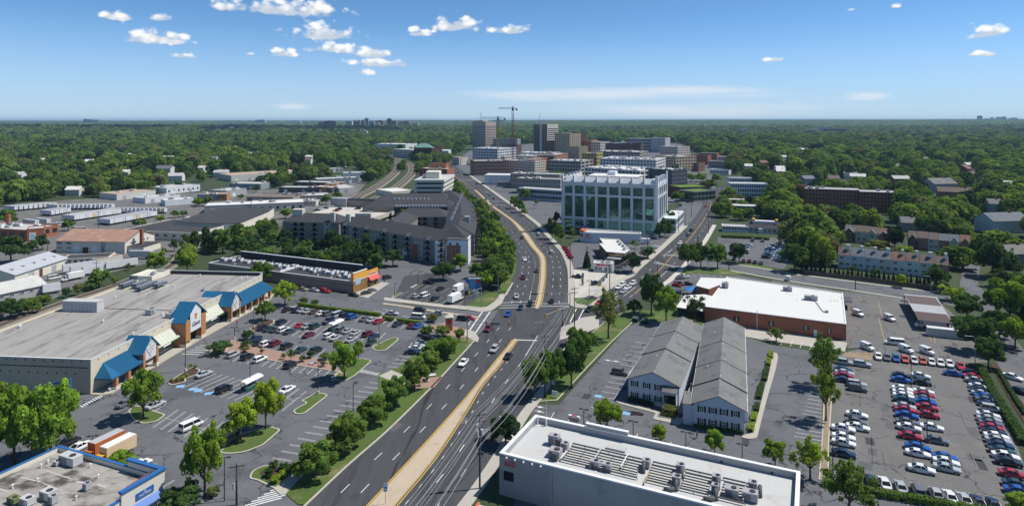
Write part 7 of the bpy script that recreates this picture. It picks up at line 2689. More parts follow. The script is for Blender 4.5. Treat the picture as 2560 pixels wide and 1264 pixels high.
def road_dir(d,fx=mlx):
 return math.atan2(8,fx(d+4)-fx(d -4))

DRV = 'cars driving on the main road'
for (f,u,v,k,c,up,lab) in ((A2,1622,155,'sedan','white',0,'white saloon driving towards the camera, nearest the bus stop'),(A2,1862,52,'suv','silver',0,'silver sport utility beside the end of the near median'),(A2,1975,100,'sedan','black',1,'black car just right of the near median'),
        (A2,1790,725,'suv','grey',1,'grey sport utility behind the near utility pole'),(B3,1160,335,'sedan','white',0,'white car left of the curved median'),(B3,1143,505,'suv','maroon',0,'maroon sport utility above the junction'),
        (B3,1270,440,'sedan','teal',0,'teal car hugging the curved median'),(B3,1135,130,'sedan','navy',0,'navy car left of the upper median end'),(B3,1288,98,'suv','white',1,'white sport utility driving away beyond the curve'),
        (B3,1407,265,'suv','white',1,'white sport utility right of the curved median'),(B3,1085,680,'sedan','silver',0,'silver car entering the junction from above'),(B3,1120,785,'sedan','navy',0,'navy car on the upper crosswalk'),
        (B3,1210,752,'suv','black',0,'black sport utility by the median nose at the crosswalk'),(B3,1005,846,'sedan','blue',0,'bright blue car crossing the junction'),(B3,820,985,'suv','maroon',0,'maroon sport utility leaving the junction'),
        (B3,1410,722,'sedan','black',1,'black car driving away above the junction'),(C3,1650,990,'suv','white',1,'white sport utility near the far crosswalk'),(C3,1655,968,'sedan','black',1,'black car just beyond the far crosswalk'),
        (C3,1512,938,'sedan','white',0,'white car waiting at the far crosswalk'),(C3,1490,925,'sedan','grey',0,'grey car waiting at the far crosswalk'),(C3,1535,882,'sedan','grey',1,'grey car beyond the far crosswalk, left lane'),
        (C3,1572,915,'sedan','black',1,'black car beyond the far crosswalk, right lane'),(C3,1500,850,'sedan','white',1,'white car farthest up the right carriageway'),(C3,1580,1070,'suv','red',0,'red car half hidden by roadside trees'),
        (C3,1400,760,'suv','black',1,'black sport utility near the low white hall'),(C3,1200,640,'sedan','navy',0,'navy car on the far stretch of road'),(C3,1240,670,'sedan','white',1,'white car on the far stretch of road')):
 p = f(u,v+4)
 a = road_dir(p[1])
 car(k,c,p,a if up else a+PI,lab,None,.06)
STA = lambda u,v,up: math.atan2(1,.72) + (0 if up else PI)
for i,(u,v,k,c) in enumerate(((275,802,'suv','black'),(365,738,'sedan','red'),(385,778,'sedan','black'),(440,683,'sedan','green'),(490,635,'sedan','grey'),(545,592,'sedan','white'),(580,570,'suv','white'),
         (485,715,'sedan','white'),(495,690,'suv','silver'),(590,632,'sedan','silver'),(628,597,'sedan','white'),(676,558,'suv','white'),(1115,182,'suv','white'))):
 car(k,c,B4(u,v+6),STA(u,v,0),f'{c} {KN[k]}, {ORD[i]} from the junction in the side street queue','cars queueing in the side street',.05)
for (f,u,v,k,c,up,lab) in ((B4,1187,108,'sedan','navy',0,'navy car coming down the side street'),(B4,1220,65,'pickup','black',0,'black pickup coming down the side street'),(C5,1632,990,'sedan','grey',0,'grey car on the side street by the office car park'),
        (C5,1602,932,'sedan','red',1,'red car high up the side street'),(C5,1605,848,'sedan','white',0,'white car at the side street fork'),(C5,1655,848,'sedan','grey',1,'grey car at the side street fork'),(C5,1603,808,'sedan','black',1,'black car beyond the side street fork'),
        (C5,1325,940,'sedan','grey',0,'grey car parked beside the glass office, front'),(C5,1345,930,'suv','navy',0,'navy car parked beside the glass office, rear'),(C5,1425,890,'suv','black',0,'black car at the back of the office car park')):
 car(k,c,f(u,v+4),STA(0,0,up),lab,None,.05)
for (u,v,k,c,a,lab) in ((155,845,'pickup','black',-20,'black pickup by the left pump island'),(440,950,'suv','navy',30,'navy car filling up at the right pump island'),(760,755,'suv','teal',60,'teal car right of the kiosk'),(785,690,'sedan','black',0,'black car behind the kiosk'),
        (1390,365,'sedan','white',20,'white car under the wires behind the bank'),(370,1180,'sedan','grey',20,'grey car on the forecourt corner')):
 car(k,c,E4(u,v+6),math.radians(a),lab)
RST = 'cars in the restaurant car park'
cars(B4,[(1975,205,'silver'),(1955,222,'white'),(1945,238,'navy'),(1940,256,'blue'),(1935,272,'silver'),(1925,291,'navy'),(1915,312,'black','suv')],AE1+.1,'in the left restaurant column',RST,6)
cars(B4,[(2085,215,'silver'),(2068,232,'white'),(2052,250,'white'),(2045,269,'silver'),(2038,287,'silver'),(2027,305,'white'),(2015,334,'silver')],AE1+.1,'in the right restaurant column',RST,6)
cars(B4,[(1615,325,'navy'),(1705,346,'maroon'),(1760,347,'maroon'),(1812,356,'navy'),(1868,363,'grey')],math.radians(70),'of the front restaurant row',RST,6,end='left')
cars(B4,[(1790,152,'grey','suv'),(1883,157,'grey'),(2027,170,'white'),(2120,172,'blue')],math.radians(70),'of the back restaurant row',RST,6,end='left')
cars(B4,[(1750,200,'silver'),(1735,218,'silver'),(1722,238,'white')],AE1,'behind the tree in the restaurant car park',RST,6)
for (u,v,k,c,a,lab) in ((1120,502,'sedan','grey',20,'grey saloon in front of the post office annex'),(1158,490,'sedan','white',20,'white saloon farthest from the post office annex'),(1085,573,'hatch','red',-20,'red hatchback left of the post office annex'),(1108,560,'suv','grey',-20,'grey car behind the red hatchback'),
        (1185,560,'sedan','black',-10,'black saloon beside the post office annex'),(1098,652,'van','black',60,'black van beside the loading canopy')):
 car(k,c,B4(u,v+7),math.radians(a),lab)
car('suv','grey',A3(972,235),AE1,'grey sport utility alone on the motel bays')
mat('skip_green',(.015,.05,.03),var=.15)
for (u,v,c,lab) in ((700,905,'dark green','left'),(790,925,'dark green','right')):
 b = thing('skip',f'dark green refuse skip at the back of the motel car park, {lab}','skip',(*B4(u,v),0),AE1,'refuse skips')
 MB().box(-1.0,1.0,-.8,.8,.1,1.3).obj('bin','skip_green',b)
 MB().add([(-1.0,-.85,1.3),(1.0,-.85,1.3),(1.0,.85,1.65),(-1.0,.85,1.65)],[(0,1,2,3)]).obj('lid','duct_dark',b)
for (u,v,c,a) in ((690,232,'red',170),(725,212,'navy',170),(1095,242,'silver',170),(555,202,'navy',200),(500,216,'white',200),(955,208,'black',190),(1045,275,'black',175),(450,228,'black',200),(650,178,'silver',200)):
 car('sedan',c,E1(u,v+4,8.65),math.radians(a),f'{c} car on the parking deck, {"left" if u < 600 else "middle" if u < 800 else "right"} part at {int(u / 10)} paces' if False else
  f'{c} car on the tan parking deck, {ORD[sorted((450, 500, 555, 650, 690, 725, 955, 1045, 1095)).index(u)]} from the left','cars on the parking deck',8.65)

# ------------------------------------------------------------------ lorries, postal vans, trailers
def box_truck(label,p,ang,boxc,cabc,L=6.5,H=3.4,cat='truck',group=None,wd=2.3):
 t = thing('box_truck',label,cat,(*p,.03),ang,group)
 b = MB()
 b.box(-L/2,L/2,-wd/2,wd/2,.95,H)
 put('cargo_box',b.mesh('cargo_box','plainpaint'),t,color=boxc)
 r = MB().box(-L/2+.1,L/2 -.1,-wd/2+.1,wd/2 -.1,H,H+.05)
 r.obj('box_roof','trailer_roof' if boxc[2]<.2 else 'white_metal',t)
 c = MB()
 x = L / 2 + .12
 loft(c,[(x,wd*.44,.55,1.5),(x+.9,wd*.44,.45,1.45),(x+1.7,wd*.42,.45,1.25),(x+2.0,wd*.34,.55,1.05)])
 g = MB()
 cabin(c,g,x+1.25,x+.75,x+.1,x+.02,1.4,2.25,wd*.45,wd*.38)
 put('cab',c.mesh('cab','carpaint'),t,color=cabc)
 g.obj('cab_glass','car_glass',t)
 for xx in (-L/2+1.3,x+1.2):
  for s in (-1,1):
   put('wheel',WHEEL_BIG,t,(xx,s*wd*.43,.48))
 MB().box(-L/2+.2,L/2+.6,-.45,.45,.55,.95).obj('chassis','dark_steel',t)
 return t

AT = math.radians(-112)
box_truck('orange box truck with grey roof, behind the yellow-cabbed one',A1(835,850),AT,(.48,.13,.04),(.62,.15,.02),6.6,3.6)
box_truck('peach-coloured box truck with yellow cab beside the shop',A1(925,880),AT,(.66,.50,.32),(.75,.42,.02),6.6,3.5)
box_truck('white box truck backed under the pole sign',B3(540,640),math.radians(-110),(.72,.72,.70),(.72,.72,.70),6,3.4)
box_truck('white box truck seen from its end in the small car park',B3(505,730),math.radians(62),(.74,.74,.73),(.74,.74,.73),6.4,3.4)
box_truck('white box truck parked beside the bank wall',E4(1215,315),math.radians(172),(.70,.72,.74),(.7,.7,.7),5.5,3.2)
box_truck('white medium lorry among the trailers by the cream warehouse',B1(700,515),math.radians(-120),(.72,.72,.72),(.75,.75,.75),6.5,3.4)
VM = MB()
loft(VM,[(-2.2,.86,.4,1.9),(-2.1,.92,.35,2.05),(.7,.92,.35,2.05),(1.0,.90,.35,1.3),(1.9,.84,.4,1.15),(2.15,.7,.5,.95)])
VG = MB()
VG.add([(1.02,-.78,1.25),(1.02,.78,1.25),(.78,.74,1.92),(.78,-.74,1.92)],[(0,1,2,3)])
for s in (-1,1):
 VG.quad((-.1,s*.93,1.25),(.65,s*.93,1.25),(.6,s*.92,1.8),(-.1,s*.92,1.8))
VB,VGm = VM.mesh('mail_body','carpaint'),VG.mesh('mail_glass','car_glass')
VS = MB().box(-1.9,.4,-.935,.935,.95,1.05).mesh('stripe','blue_sign')

def mail_van(label,p,ang):
 t = thing('mail_van',label,'van',(*p,.03),ang,'small white mail vans in the yard')
 put('body',VB,t,color=(.76,.77,.77))
 put('glass',VGm,t)
 put('stripe',VS,t)
 for x in (-1.4,1.35):
  for s in (-1,1):
   put('wheel',WHEEL,t,(x,s*.8,.33))

for i,(f,u,v,a) in enumerate(((B5,688,850,-80),(B5,982,895,-85),(B5,775,1165,-75),(B5,1138,1190,-75),(B5,1330,1205,-75),(B4,2125,520,60))):
 mail_van(('small white mail van by the post office lean-to','small white mail van alone in the middle of the yard','small white mail van, left one at the yard fence','small white mail van, middle one at the yard fence','small white mail van, right one at the yard fence',
    'small white mail van behind the post office on the street side')[i],f(u,v),math.radians(a))
t = car('van','white',B5(1030,1118),math.radians(160),'white minivan parked side-on in the post office yard')
box_truck('white mail lorry under the carport roof',B5(1390,965),math.radians(172),(.74,.75,.76),(.74,.75,.76),7,3.0)
c = thing('shipping_container','white ribbed shipping container in front of the carport','container',(*B5(1530,1050),0),AE1+.05)
b = MB()
b.box(-6,6,-1.2,1.2,.1,2.7)
b.obj('box','trailer_white',c)
for i in range(24):
 MB().box(-5.9+i*.5,-5.7+i*.5,-1.27,-1.2,.2,2.65).obj('rib','trailer_roof',c)
MB().box(-6.02,6.02,-1.28,1.22,2.7,2.78).obj('roof','trailer_white',c)

TB = MB().box(-6.6,6.6,-1.27,1.27,1.15,4.0).mesh('trailer_box','plainpaint')
TR = MB().box(-6.55,6.55,-1.22,1.22,4.0,4.06).mesh('trailer_roof','trailer_roof')
TU = MB()
TU.box(-6.2,6.2,-.5,.5,.85,1.15)
TU.box(3.2,3.4,-.9,.9,.05,1.15)
TUm = TU.mesh('undercarriage','dark_steel')
TD = MB()
TD.box(-6.66,-6.6,-1.2,1.2,1.25,3.9)
TD.box(-6.69,-6.66,-.03,.03,1.25,3.9,1)
TDm = TD.mesh('rear_doors',['plainpaint','dark_steel'])

def trailer(label,p,ang,col=(.62,.63,.65),group='white semi-trailers in the trailer park',s=1.0):
 t = thing('semi_trailer',label,'trailer',(*p,.02),ang,group)
 t.scale = (s,1,1)
 put('box',TB,t,color=col)
 put('roof',TR,t)
 put('undercarriage',TUm,t)
 put('rear_doors',TDm,t,color=tuple(min(.85,c*1.08)for c in col))
 for x in (-5.2,-3.9):
  for y in (-1,1):
   put('wheel',WHEEL_BIG,t,(x,y*1.05,.48))

TROW = [((1180,1108),(1640,1022),13,'front right'),((800,1066),(1262,998),14,'front left'),((560,1012),(730,985),5,'short middle'),((170,962),(580,925),9,'back left'),((620,948),(1190,940),14,'back middle'),
  ((1230,985),(1745,985),13,'back right'),((390,1118),(515,1105),2,'lone front')]
TA = math.atan2(.42,-1)
for (a,b,n,nm) in TROW:
 for i in range(n):
  p = lerp(C1(*a),C1(*b),i/max(1,n -1))
  q = (p[0]+6.6*math.cos(TA),p[1]+6.6*math.sin(TA))
  s = RN.uniform(.55,.72)
  trailer(f'white trailer, {ORD[i]} from the left of the {nm} row in the trailer park',q,TA+RN.uniform(-.03,.03),(s,s,s*1.02)if RN.random()>.06 else (.6,.52,.25))
NB = 'white trailers beside the cream warehouse'
trailer('long white trailer nearest the rails beside the cream warehouse',B1(1130,412),math.radians(47)+PI,(.74,.75,.76),NB)
trailer('white trailer behind the white lorry, left one',B1(740,440),math.radians(47)+PI,(.72,.73,.74),NB)
trailer('white trailer behind the white lorry, middle one',B1(810,455),math.radians(47)+PI,(.72,.73,.74),NB)
trailer('white trailer behind the white lorry, right one',B1(860,470),math.radians(47)+PI,(.74,.74,.74),NB,.6)
trailer('short white trailer beside the low grey shed',B1(475,645),math.radians(47)+PI,(.74,.75,.76),NB,.45)
trailer('grey mobile office with windows by the chimney',B1(1310,320),math.radians(-5),(.45,.47,.48),NB,.9)
for i,(f,u,v,k,a) in enumerate(((B1,505,505,'van',60),(B1,275,515,'van',150),(C1,580,1110,'van',20),(C1,640,1100,'van',20),(C1,800,1150,'van',20),(C1,870,1155,'van',20),(C1,1665,1105,'van',20))):
 car(k,'white' if i<6 else 'blue',f(u,v+6),math.radians(a),('white panel van beside the pale ribbed warehouse','white van behind the weathered white roof','white van left of the trailer park gate','white van beside the red trailer bed','white boat-like van below the trailer park, left','white van below the trailer park, right',
                  'blue van at the right end of the trailer park')[i])
for i in range(9):
 box_truck(f'white delivery lorry, {ORD[i]} from the left beside the dark tar roof',C2(90+i*42,1070 -i*5),math.radians(-100),(.74,.75,.76),(.74,.75,.76),5.6,3.2,group='white lorries in a row')
# parked cars along the town and apartment drives
for i,(u,v,c) in enumerate(((805,305,'black'),(797,360,'maroon'),(803,392,'teal'),(815,290,'silver'))):
 car('sedan',c,B3(u,v+6),math.radians(10),f'{c} car parked beside the apartment tower, {ORD[i]} of four','cars beside the apartments')
for i in range(34):
 u = RN.uniform(930,1090)
 v = RN.uniform(480,590)
 car('sedan',RN.choice(('white','silver','grey','black','blue')),C3(u,v),RN.uniform(0,3),'small parked car in the lots beyond the banded cream office','cars beyond the banded office',.03,0)
# ------------------------------------------------------------------ trees
def crown_mesh(seed,n,leaf,kind='round',matname='leaf',nl=14):
 rr = random.Random(seed)
 lobes = []

 def rdir():
  z = rr.uniform(-1,1)
  a = rr.uniform(0,2*PI)
  s = math.sqrt(1 -z*z)
  return Vector((s*math.cos(a),s*math.sin(a),z))
 if kind == 'cone':
  for i in range(nl):
   t = i / (nl -1)
   r = (1 -t) * .62 + .10
   for k in range(max(1,int(5*(1 -t)+1))):
    a = rr.uniform(0,2*PI)
    lobes.append((Vector((math.cos(a)*r*.55,math.sin(a)*r*.55,-1+2*t)),r*.55+.05,rr.uniform(.2,.7)))
 elif kind == 'clump':
  for i in range(nl):
   a,d = rr.uniform(0,2*PI),math.sqrt(rr.random())
   lobes.append((Vector((math.cos(a)*d,math.sin(a)*d,rr.uniform(-.4,.55))),rr.uniform(.16,.30),rr.uniform(.15,.85)))
 else:
  lobes.append((Vector((0,0,-.05)),.58 if nl<30 else .5,.4))
  for i in range(nl):
   d = rdir()
   if d.z < -.55:
    d.z *= -.6
   k = (rr.uniform(.52,.78)if nl<30 else rr.uniform(.42,.95)) if kind == 'round' else rr.uniform(.45,.95)
   q = Vector((d.x*k,d.y*k,d.z*k*(.95 if kind=='round' else 1.05)))
   lobes.append((q,(rr.uniform(.24,.42)if nl<30 else rr.uniform(.11,.27))if kind=='round' else rr.uniform(.10,.26),rr.uniform(.12,.88)))
 wts = [l[1]**2 for l in lobes]
 vs,fs,tone = [],[],[]
 zs = .3 if kind == 'clump' else 1.0
 tries = 0
 while len(fs) < n and tries < n * 6:
  tries += 1
  c,r,t = rr.choices(lobes,wts)[0]
  d = rdir()
  if d.z < -.35 and rr.random() < .6:
   continue
  p = c + d * r * (rr.uniform(.7,1.08)if kind!='airy' else rr.uniform(.35,1.05))
  if kind != 'airy' and any((p -c2).length<r2*.72 for c2,r2,_ in lobes if c2 is not c):
   continue
  nn = (d+rdir()*.75).normalized()
  u = nn.orthogonal().normalized()
  w = nn.cross(u)
  a = rr.uniform(0,PI)
  u,w = u * math.cos(a) + w * math.sin(a),w * math.cos(a) - u * math.sin(a)
  s = leaf * rr.uniform(.6,1.35)
  o = len(vs)
  for x,y in ((-1,-.15),(.1,-.75),(1,.1),(-.05,.8)):
   q = p + (u*x+w*y) * s * rr.uniform(.75,1.15)
   vs.append((q.x,q.y,q.z*zs))
  fs.append((o,o+1,o+2,o+3))
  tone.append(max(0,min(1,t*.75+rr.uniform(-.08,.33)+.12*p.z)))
 me = bpy.data.meshes.new('crown')
 me.from_pydata(vs,[],fs)
 at = me.attributes.new('tone','FLOAT','FACE')
 at.data.foreach_set('value',tone)
 me.materials.append(MATS[matname])
 return me

def trunk_mesh(seed,limbs=6,tall=.62):
 rr = random.Random(seed)
 mb = MB()
 mb.tube([(0,0,0),(.01,.0,.12),(-.01,.01,.3),(.0,0,tall)],[.07,.05,.042,.02],7)
 for i in range(limbs):
  a = 2 * PI * i / limbs + rr.uniform(-.4,.4)
  z = rr.uniform(.22,.5)
  L = rr.uniform(.35,.7)
  mb.tube([(0,0,z),(math.cos(a)*L*.5,math.sin(a)*L*.5,z+.14),(math.cos(a)*L,math.sin(a)*L,z+rr.uniform(.22,.42))],[.028,.018,.006],5)
 return mb.mesh('trunk','trunk',True)

NEAR = [crown_mesh(s,6800,.055,'round',nl=64)for s in (1,2,3,4)]
OVAL = [crown_mesh(s,6200,.055,'lumpy',nl=60)for s in (5,6)]
AIRY = [crown_mesh(s,2600,.055,'airy',nl=26)for s in (7,8)]
CONE = [crown_mesh(s,1500,.10,'cone',nl=9)for s in (9,)]
MID = [crown_mesh(s,2400,.082,'round',nl=34)for s in (11,12,13)]
FARM = [crown_mesh(s,1000,.12,'round','leaf_far',nl=22)for s in (21,22,23,24)]
CLUMP = [crown_mesh(s,900,.085,'clump','leaf_far',nl=60)for s in (31,32)]
TRUNK = [trunk_mesh(s)for s in (1,2,3)]
TRUNK_AIRY = [trunk_mesh(s,11,.85)for s in (4,5)]
GRN = {'b':(0.203,0.307,0.045),'y':(0.292,0.405,0.048),'m':(0.138,0.225,0.048),'d':(0.078,0.14,0.045),'k':(0.039,0.074,0.034),'o':(0.182,0.213,0.064),'c':(0.065,0.111,0.052)}
CN = {'b':'bright green','y':'yellow-green','m':'mid-green','d':'dark green','k':'very dark','o':'olive','c':'blue-green'}
NTREE = [0]

def tree(p,h,w,col,label,kind='n',group=None,z=0.0,cat='tree',low=.0,name='tree'):
 NTREE[0] += 1
 t = thing(name,label,cat,(p[0],p[1],z),RN.uniform(0,6.28),group)
 d = math.hypot(*p)
 lib = {'n':NEAR if d<300 else MID,'o':OVAL if d<330 else MID,'a':AIRY,'c':CONE,'f':FARM}[kind]
 j = RN.uniform(.88,1.12)
 c = tuple(x*j*RN.uniform(.95,1.05)for x in GRN[col])
 rz = h * (.42 if kind in 'no' else .44 if kind in 'af' else .46) * (1+low)
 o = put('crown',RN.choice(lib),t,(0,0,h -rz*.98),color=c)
 o.scale = (w/2/1.02,w/2/1.02,rz)
 k = put('trunk',RN.choice(TRUNK_AIRY if kind=='a' else TRUNK),t)
 k.scale = (w/2,w/2,h)
 return t

def tp(f,u,v,vt,wpx,col,label,kind='n',group=None,zoom=None,**k):
 """tree from its base pixel, the row of its top and its width in the survey frame"""
 sc = {A1:3.128,A2:3.128,A3:3.128,A4:3.129,B1:3.717,B2:3.717,B3:3.718,B4:3.718,B5:3.718,C3:4.214,C5:3.95,E1:4.923,E2:5.565,E3:6.019,E4:6.319,C6:3.16,C1:4.214,C2:4.214}[f]
 p = f(u,v)
 m = p[1] / F / sc
 return tree(p,max(1.2,(v -vt)*m),wpx*m,col,label,kind,group,**k)

# row on the verge between car park and road
VR = [(450,1040,770,350,'m'),(700,830,560,330,'m'),(925,620,385,270,'m'),(1085,480,250,270,'m'),(1240,350,110,240,'m'),(1370,215,50,200,'m'),(1500,115,-50,160,'m')]
for i,(u,v,vt,w,c) in enumerate(VR):
 tp(A2,u,v,vt,w,c,f'{CN[c]} tree, {ORD[i]} from the front in the roadside verge row','n','trees in the roadside verge row',low=.22)
for i,(u,v,vt,w,c) in enumerate(((445,1190,1040,190,'b'),(550,1085,965,115,'b'))):
 tp(B3,u,v,vt,w,c,f'small bright tree at the car park corner of the junction, {("near", "far")[i]} one','n','trees at the car park corner',low=.1)
tp(A1,110,930,275,400,'b','broad green tree at the left edge, behind the other','n',low=.22)
tp(A1,395,905,300,430,'b','broad green tree at the left edge above the blue-edged shop','n',low=.24)
tp(A1,-60,700,290,330,'b','bright tree cut by the left edge beside the supermarket','n',low=.1)
tp(A1,1120,580,190,290,'b','bright tree on the kerbed island nearest the supermarket','o',low=.08)
tp(A1,1880,750,440,270,'y','yellow-green tree on the grass island, left of two','n',low=.05)
tp(A2,75,665,285,270,'y','yellow-green tree on the grass island, right of two','n',low=.05)
tp(A1,1600,1185,610,330,'b','tall bright tree by the near utility pole, left of the main road','o',low=.15)
tp(A1,1420,1290,1105,330,'d','dark shrub at the foot of the tall bright tree','n',cat='shrub',low=.2,name='shrub')
tp(A1,1665,1190,1108,110,'o','olive shrub beside the near parking entrance','n',cat='shrub',low=.2,name='shrub')
tp(A1,945,985,838,230,'b','leafy bush beside the box trucks','n',cat='shrub',low=.2,name='shrub')
tp(A2,690,280,-20,270,'b','bright tree on the island at the end of the brick walk','n',low=.08)
tp(A2,800,130,-30,90,'b','slim bright tree just right of the brick-walk tree','o')
tp(B2,790,605,370,215,'y','yellow-green tree between supermarket and shop strip','o',low=.1)
tp(B2,605,750,555,190,'m','tree on the mulched island near the far canopy','n',low=.05)
tp(B2,560,420,200,240,'m','tree behind the far corner of the supermarket','n',low=.1)
tp(B2,440,925,840,130,'d','small dark tree left of the brick walk, upper one','n')
tp(B2,180,1060,930,220,'d','small dark tree left of the brick walk, lower one','n')
for i,(u,v,vt,w,c) in enumerate(((415,1045,980,90,'o'),(575,1060,1000,55,'o'),(775,1110,1045,65,'o'),(845,1125,1000,75,'o'),(955,1130,1068,75,'o'),(1025,1095,1028,85,'d'),(1150,1175,1115,85,'o'),(1165,1110,1040,110,'o'),(430,990,930,110,'d'))):
 tp(B2,u,v,vt,w,c,f'sapling on the brick walk, {ORD[i]} of nine','a' if i in (1,2,3,6)else 'n','saplings on the brick walk')
for i,(u,v,vt,w) in enumerate(((965,585,535,95),(1065,608,552,90))):
 tp(B2,u,v,vt,w,'d',f'low dark bush at the car park gate, {("left", "right")[i]} one','n','bushes at the gate',cat='shrub',low=.2,name='shrub')
for i,(u,v,vt,w,c) in enumerate(((300,905,830,120,'o'),(395,1045,930,150,'o'),(250,1030,945,140,'m'),(330,1215,1085,240,'m'))):
 tp(B3,u,v,vt,w,c,f'clipped bush round the brick entrance sign, {ORD[i]} of four','n','bushes round the entrance sign',cat='shrub',low=.2,name='shrub')
# in front of the apartments
FA = [(60,760,530,180,'d'),(170,720,560,150,'d'),(330,720,580,150,'m'),(470,810,560,190,'k'),(610,800,430,210,'d'),(780,840,500,250,'d'),(930,860,560,230,'d'),(1075,800,480,150,'d'),(1110,890,590,210,'d'),
  (1200,900,640,200,'d'),(1390,910,690,270,'d'),(1200,740,560,120,'d'),(2010,1085,860,290,'d'),(2225,970,760,200,'b'),(2430,1065,870,220,'m'),(700,900,640,220,'d'),(860,930,640,200,'d')]
for i,(u,v,vt,w,c) in enumerate(FA):
 tp(E1,u,v,vt,w,c,f'{CN[c]} tree in front of the apartments, {ORD[i]} of the belt','n','trees in front of the apartments',low=.1)
for i,(u,v,vt,w) in enumerate(((1530,440,300,125),(1845,455,290,150))):
 tree(E1(u,v),12.5,8.5,'b',f'bright tree in the apartment courtyard, {("left", "right")[i]} one','n','courtyard trees')
d,i = 268,0
while d < 660:
 for k in (0,1):
  x = lex(d) - (3.4,8.2)[k] - RN.uniform(0,1.8)
  tree((x,d+RN.uniform(-2,2)),RN.uniform(7,10.5),RN.uniform(8,10.5),RN.choice('mmbd'),f'roadside tree, {ORD[min(i, 32)]} beyond the junction in the {("kerb", "inner")[k]} row left of the road','n','tree rows left of the main road',low=.16)
 d += 8.8 + (d -268) * .02
 i += 1
for i in range(19):
 d = 318 + i * 9.5
 x = -12.5 - (max(0,d -380)*.11)
 tree((x+RN.uniform(-2,2),d),RN.uniform(7,10.5),RN.uniform(7,9.5),RN.choice('mdb'),f'tree beside the apartment east wing, {ORD[i]} from the front','n','trees beside the apartment wing',low=.1)
for i in range(13):
 p = lerp((-138,322),(-60,287),i/12)
 tree((p[0]+RN.uniform(-3,3),p[1]+RN.uniform(0,9)),RN.uniform(8,11.5),RN.uniform(8,11),RN.choice('ddmk'),f'dark tree behind the shop strip, {ORD[i]} from the left','n','trees behind the shop strip',low=.12)
# left, by the railway
for i,(u,v,vt,w,c,k) in enumerate(((1440,440,240,215,'b','n'),(1740,450,225,205,'b','o'),(920,590,400,220,'m','n'),(100,360,80,300,'d','n'),(300,265,140,110,'d','n'),(390,240,80,130,'d','n'),(1190,430,360,80,'o','a'),(730,660,540,100,'o','n'),(620,680,580,90,'d','n'),
           (1780,285,60,190,'d','n'),(1945,260,15,200,'d','n'),(2070,270,20,200,'m','n'),(2210,320,80,220,'d','n'),(2330,270,60,200,'d','n'),(1620,250,130,110,'d','a'),(1520,300,210,60,'m','n'),(840,620,540,90,'m','n'),(1070,560,490,70,'o','n'),
           (100,880,690,260,'d','n'),(260,840,690,220,'m','n'),(400,760,650,160,'m','n'),(-40,860,700,220,'d','n'))):
 tp(B1,u,v,vt,w,c,f'{CN[c]} {"bush" if v - vt < 125 else "tree"} beside the railway, {ORD[i]} in the trackside belt',k,'trees and bushes by the railway',low=.15)
# right of the main road
RT = [(A3,300,420,80,240,'m','o','tree by the near motel sign'),(A3,430,380,30,230,'m','n','tree behind the wires in front of the motel, left'),(A3,590,330,-20,250,'d','n','tree in front of the motel, right'),
  (A3,660,150,-120,190,'m','n','tree higher up the motel lawn'),(B4,450,1065,600,330,'o','a','tall olive tree with bare trunk on the motel lawn'),(B4,850,840,440,250,'d','o','tall dark tree beside the side street'),
  (B4,985,915,565,250,'b','o','bright tall tree behind the motel lawn'),(B4,690,850,690,150,'d','n','dark tree between the tall ones and the side street'),(B4,1250,905,645,240,'c','a','airy tree at the post office corner'),
  (B4,1190,420,165,220,'m','o','tree on the green corner, left'),(B4,1310,405,155,200,'d','n','tree on the green corner, middle'),(B4,1465,415,165,220,'m','n','tree on the green corner, right'),(B4,1665,365,165,200,'k','n','dark tree in the restaurant car park'),
  (B4,2180,440,160,250,'d','n','dark tree right of the restaurant car park'),(B4,250,405,220,105,'c','c','narrow blue-green tree beside the forecourt'),(B4,670,450,265,200,'k','n','dark tree beside the bank'),(B4,820,320,200,170,'d','n','tree right of the bank'),
  (B4,692,225,140,90,'m','n','small tree at the corner of the bank roof'),(B4,130,1130,950,150,'m','o','tree by the junction pole'),(B4,270,1170,1010,190,'m','n','tree at the top of the motel lawn'),
  (B4,2010,1090,960,180,'m','a','small spreading tree at the post office wall'),(A3,75,800,530,265,'k','n','dark round tree beside the white block'),(A3,868,665,430,250,'b','o','bright tree behind the white block, leftmost'),
  (A3,1280,765,630,135,'b','n','small round tree behind the white block, second from the left'),(A3,1710,855,668,165,'b','n','small round tree behind the white block, third from the left'),(A4,180,955,740,185,'b','n','small round tree behind the white block, fourth from the left'),
  (A4,455,1060,735,300,'y','a','airy yellow-green tree right of the white block'),(A4,578,600,150,250,'b','a','tall slim tree between motel and dealer lot, near one'),(A4,560,330,-80,280,'m','a','tall slim tree between motel and dealer lot, far one'),
  (A4,760,1350,905,430,'m','a','airy feathery tree in front of the dealer lot'),(A4,2080,1310,1170,220,'b','n','bush in the lower right corner')]
for (f,u,v,vt,w,c,k,lab) in RT:
 tp(f,u,v,vt,w,c,lab,k,low=.1 if k!='a' else .0)
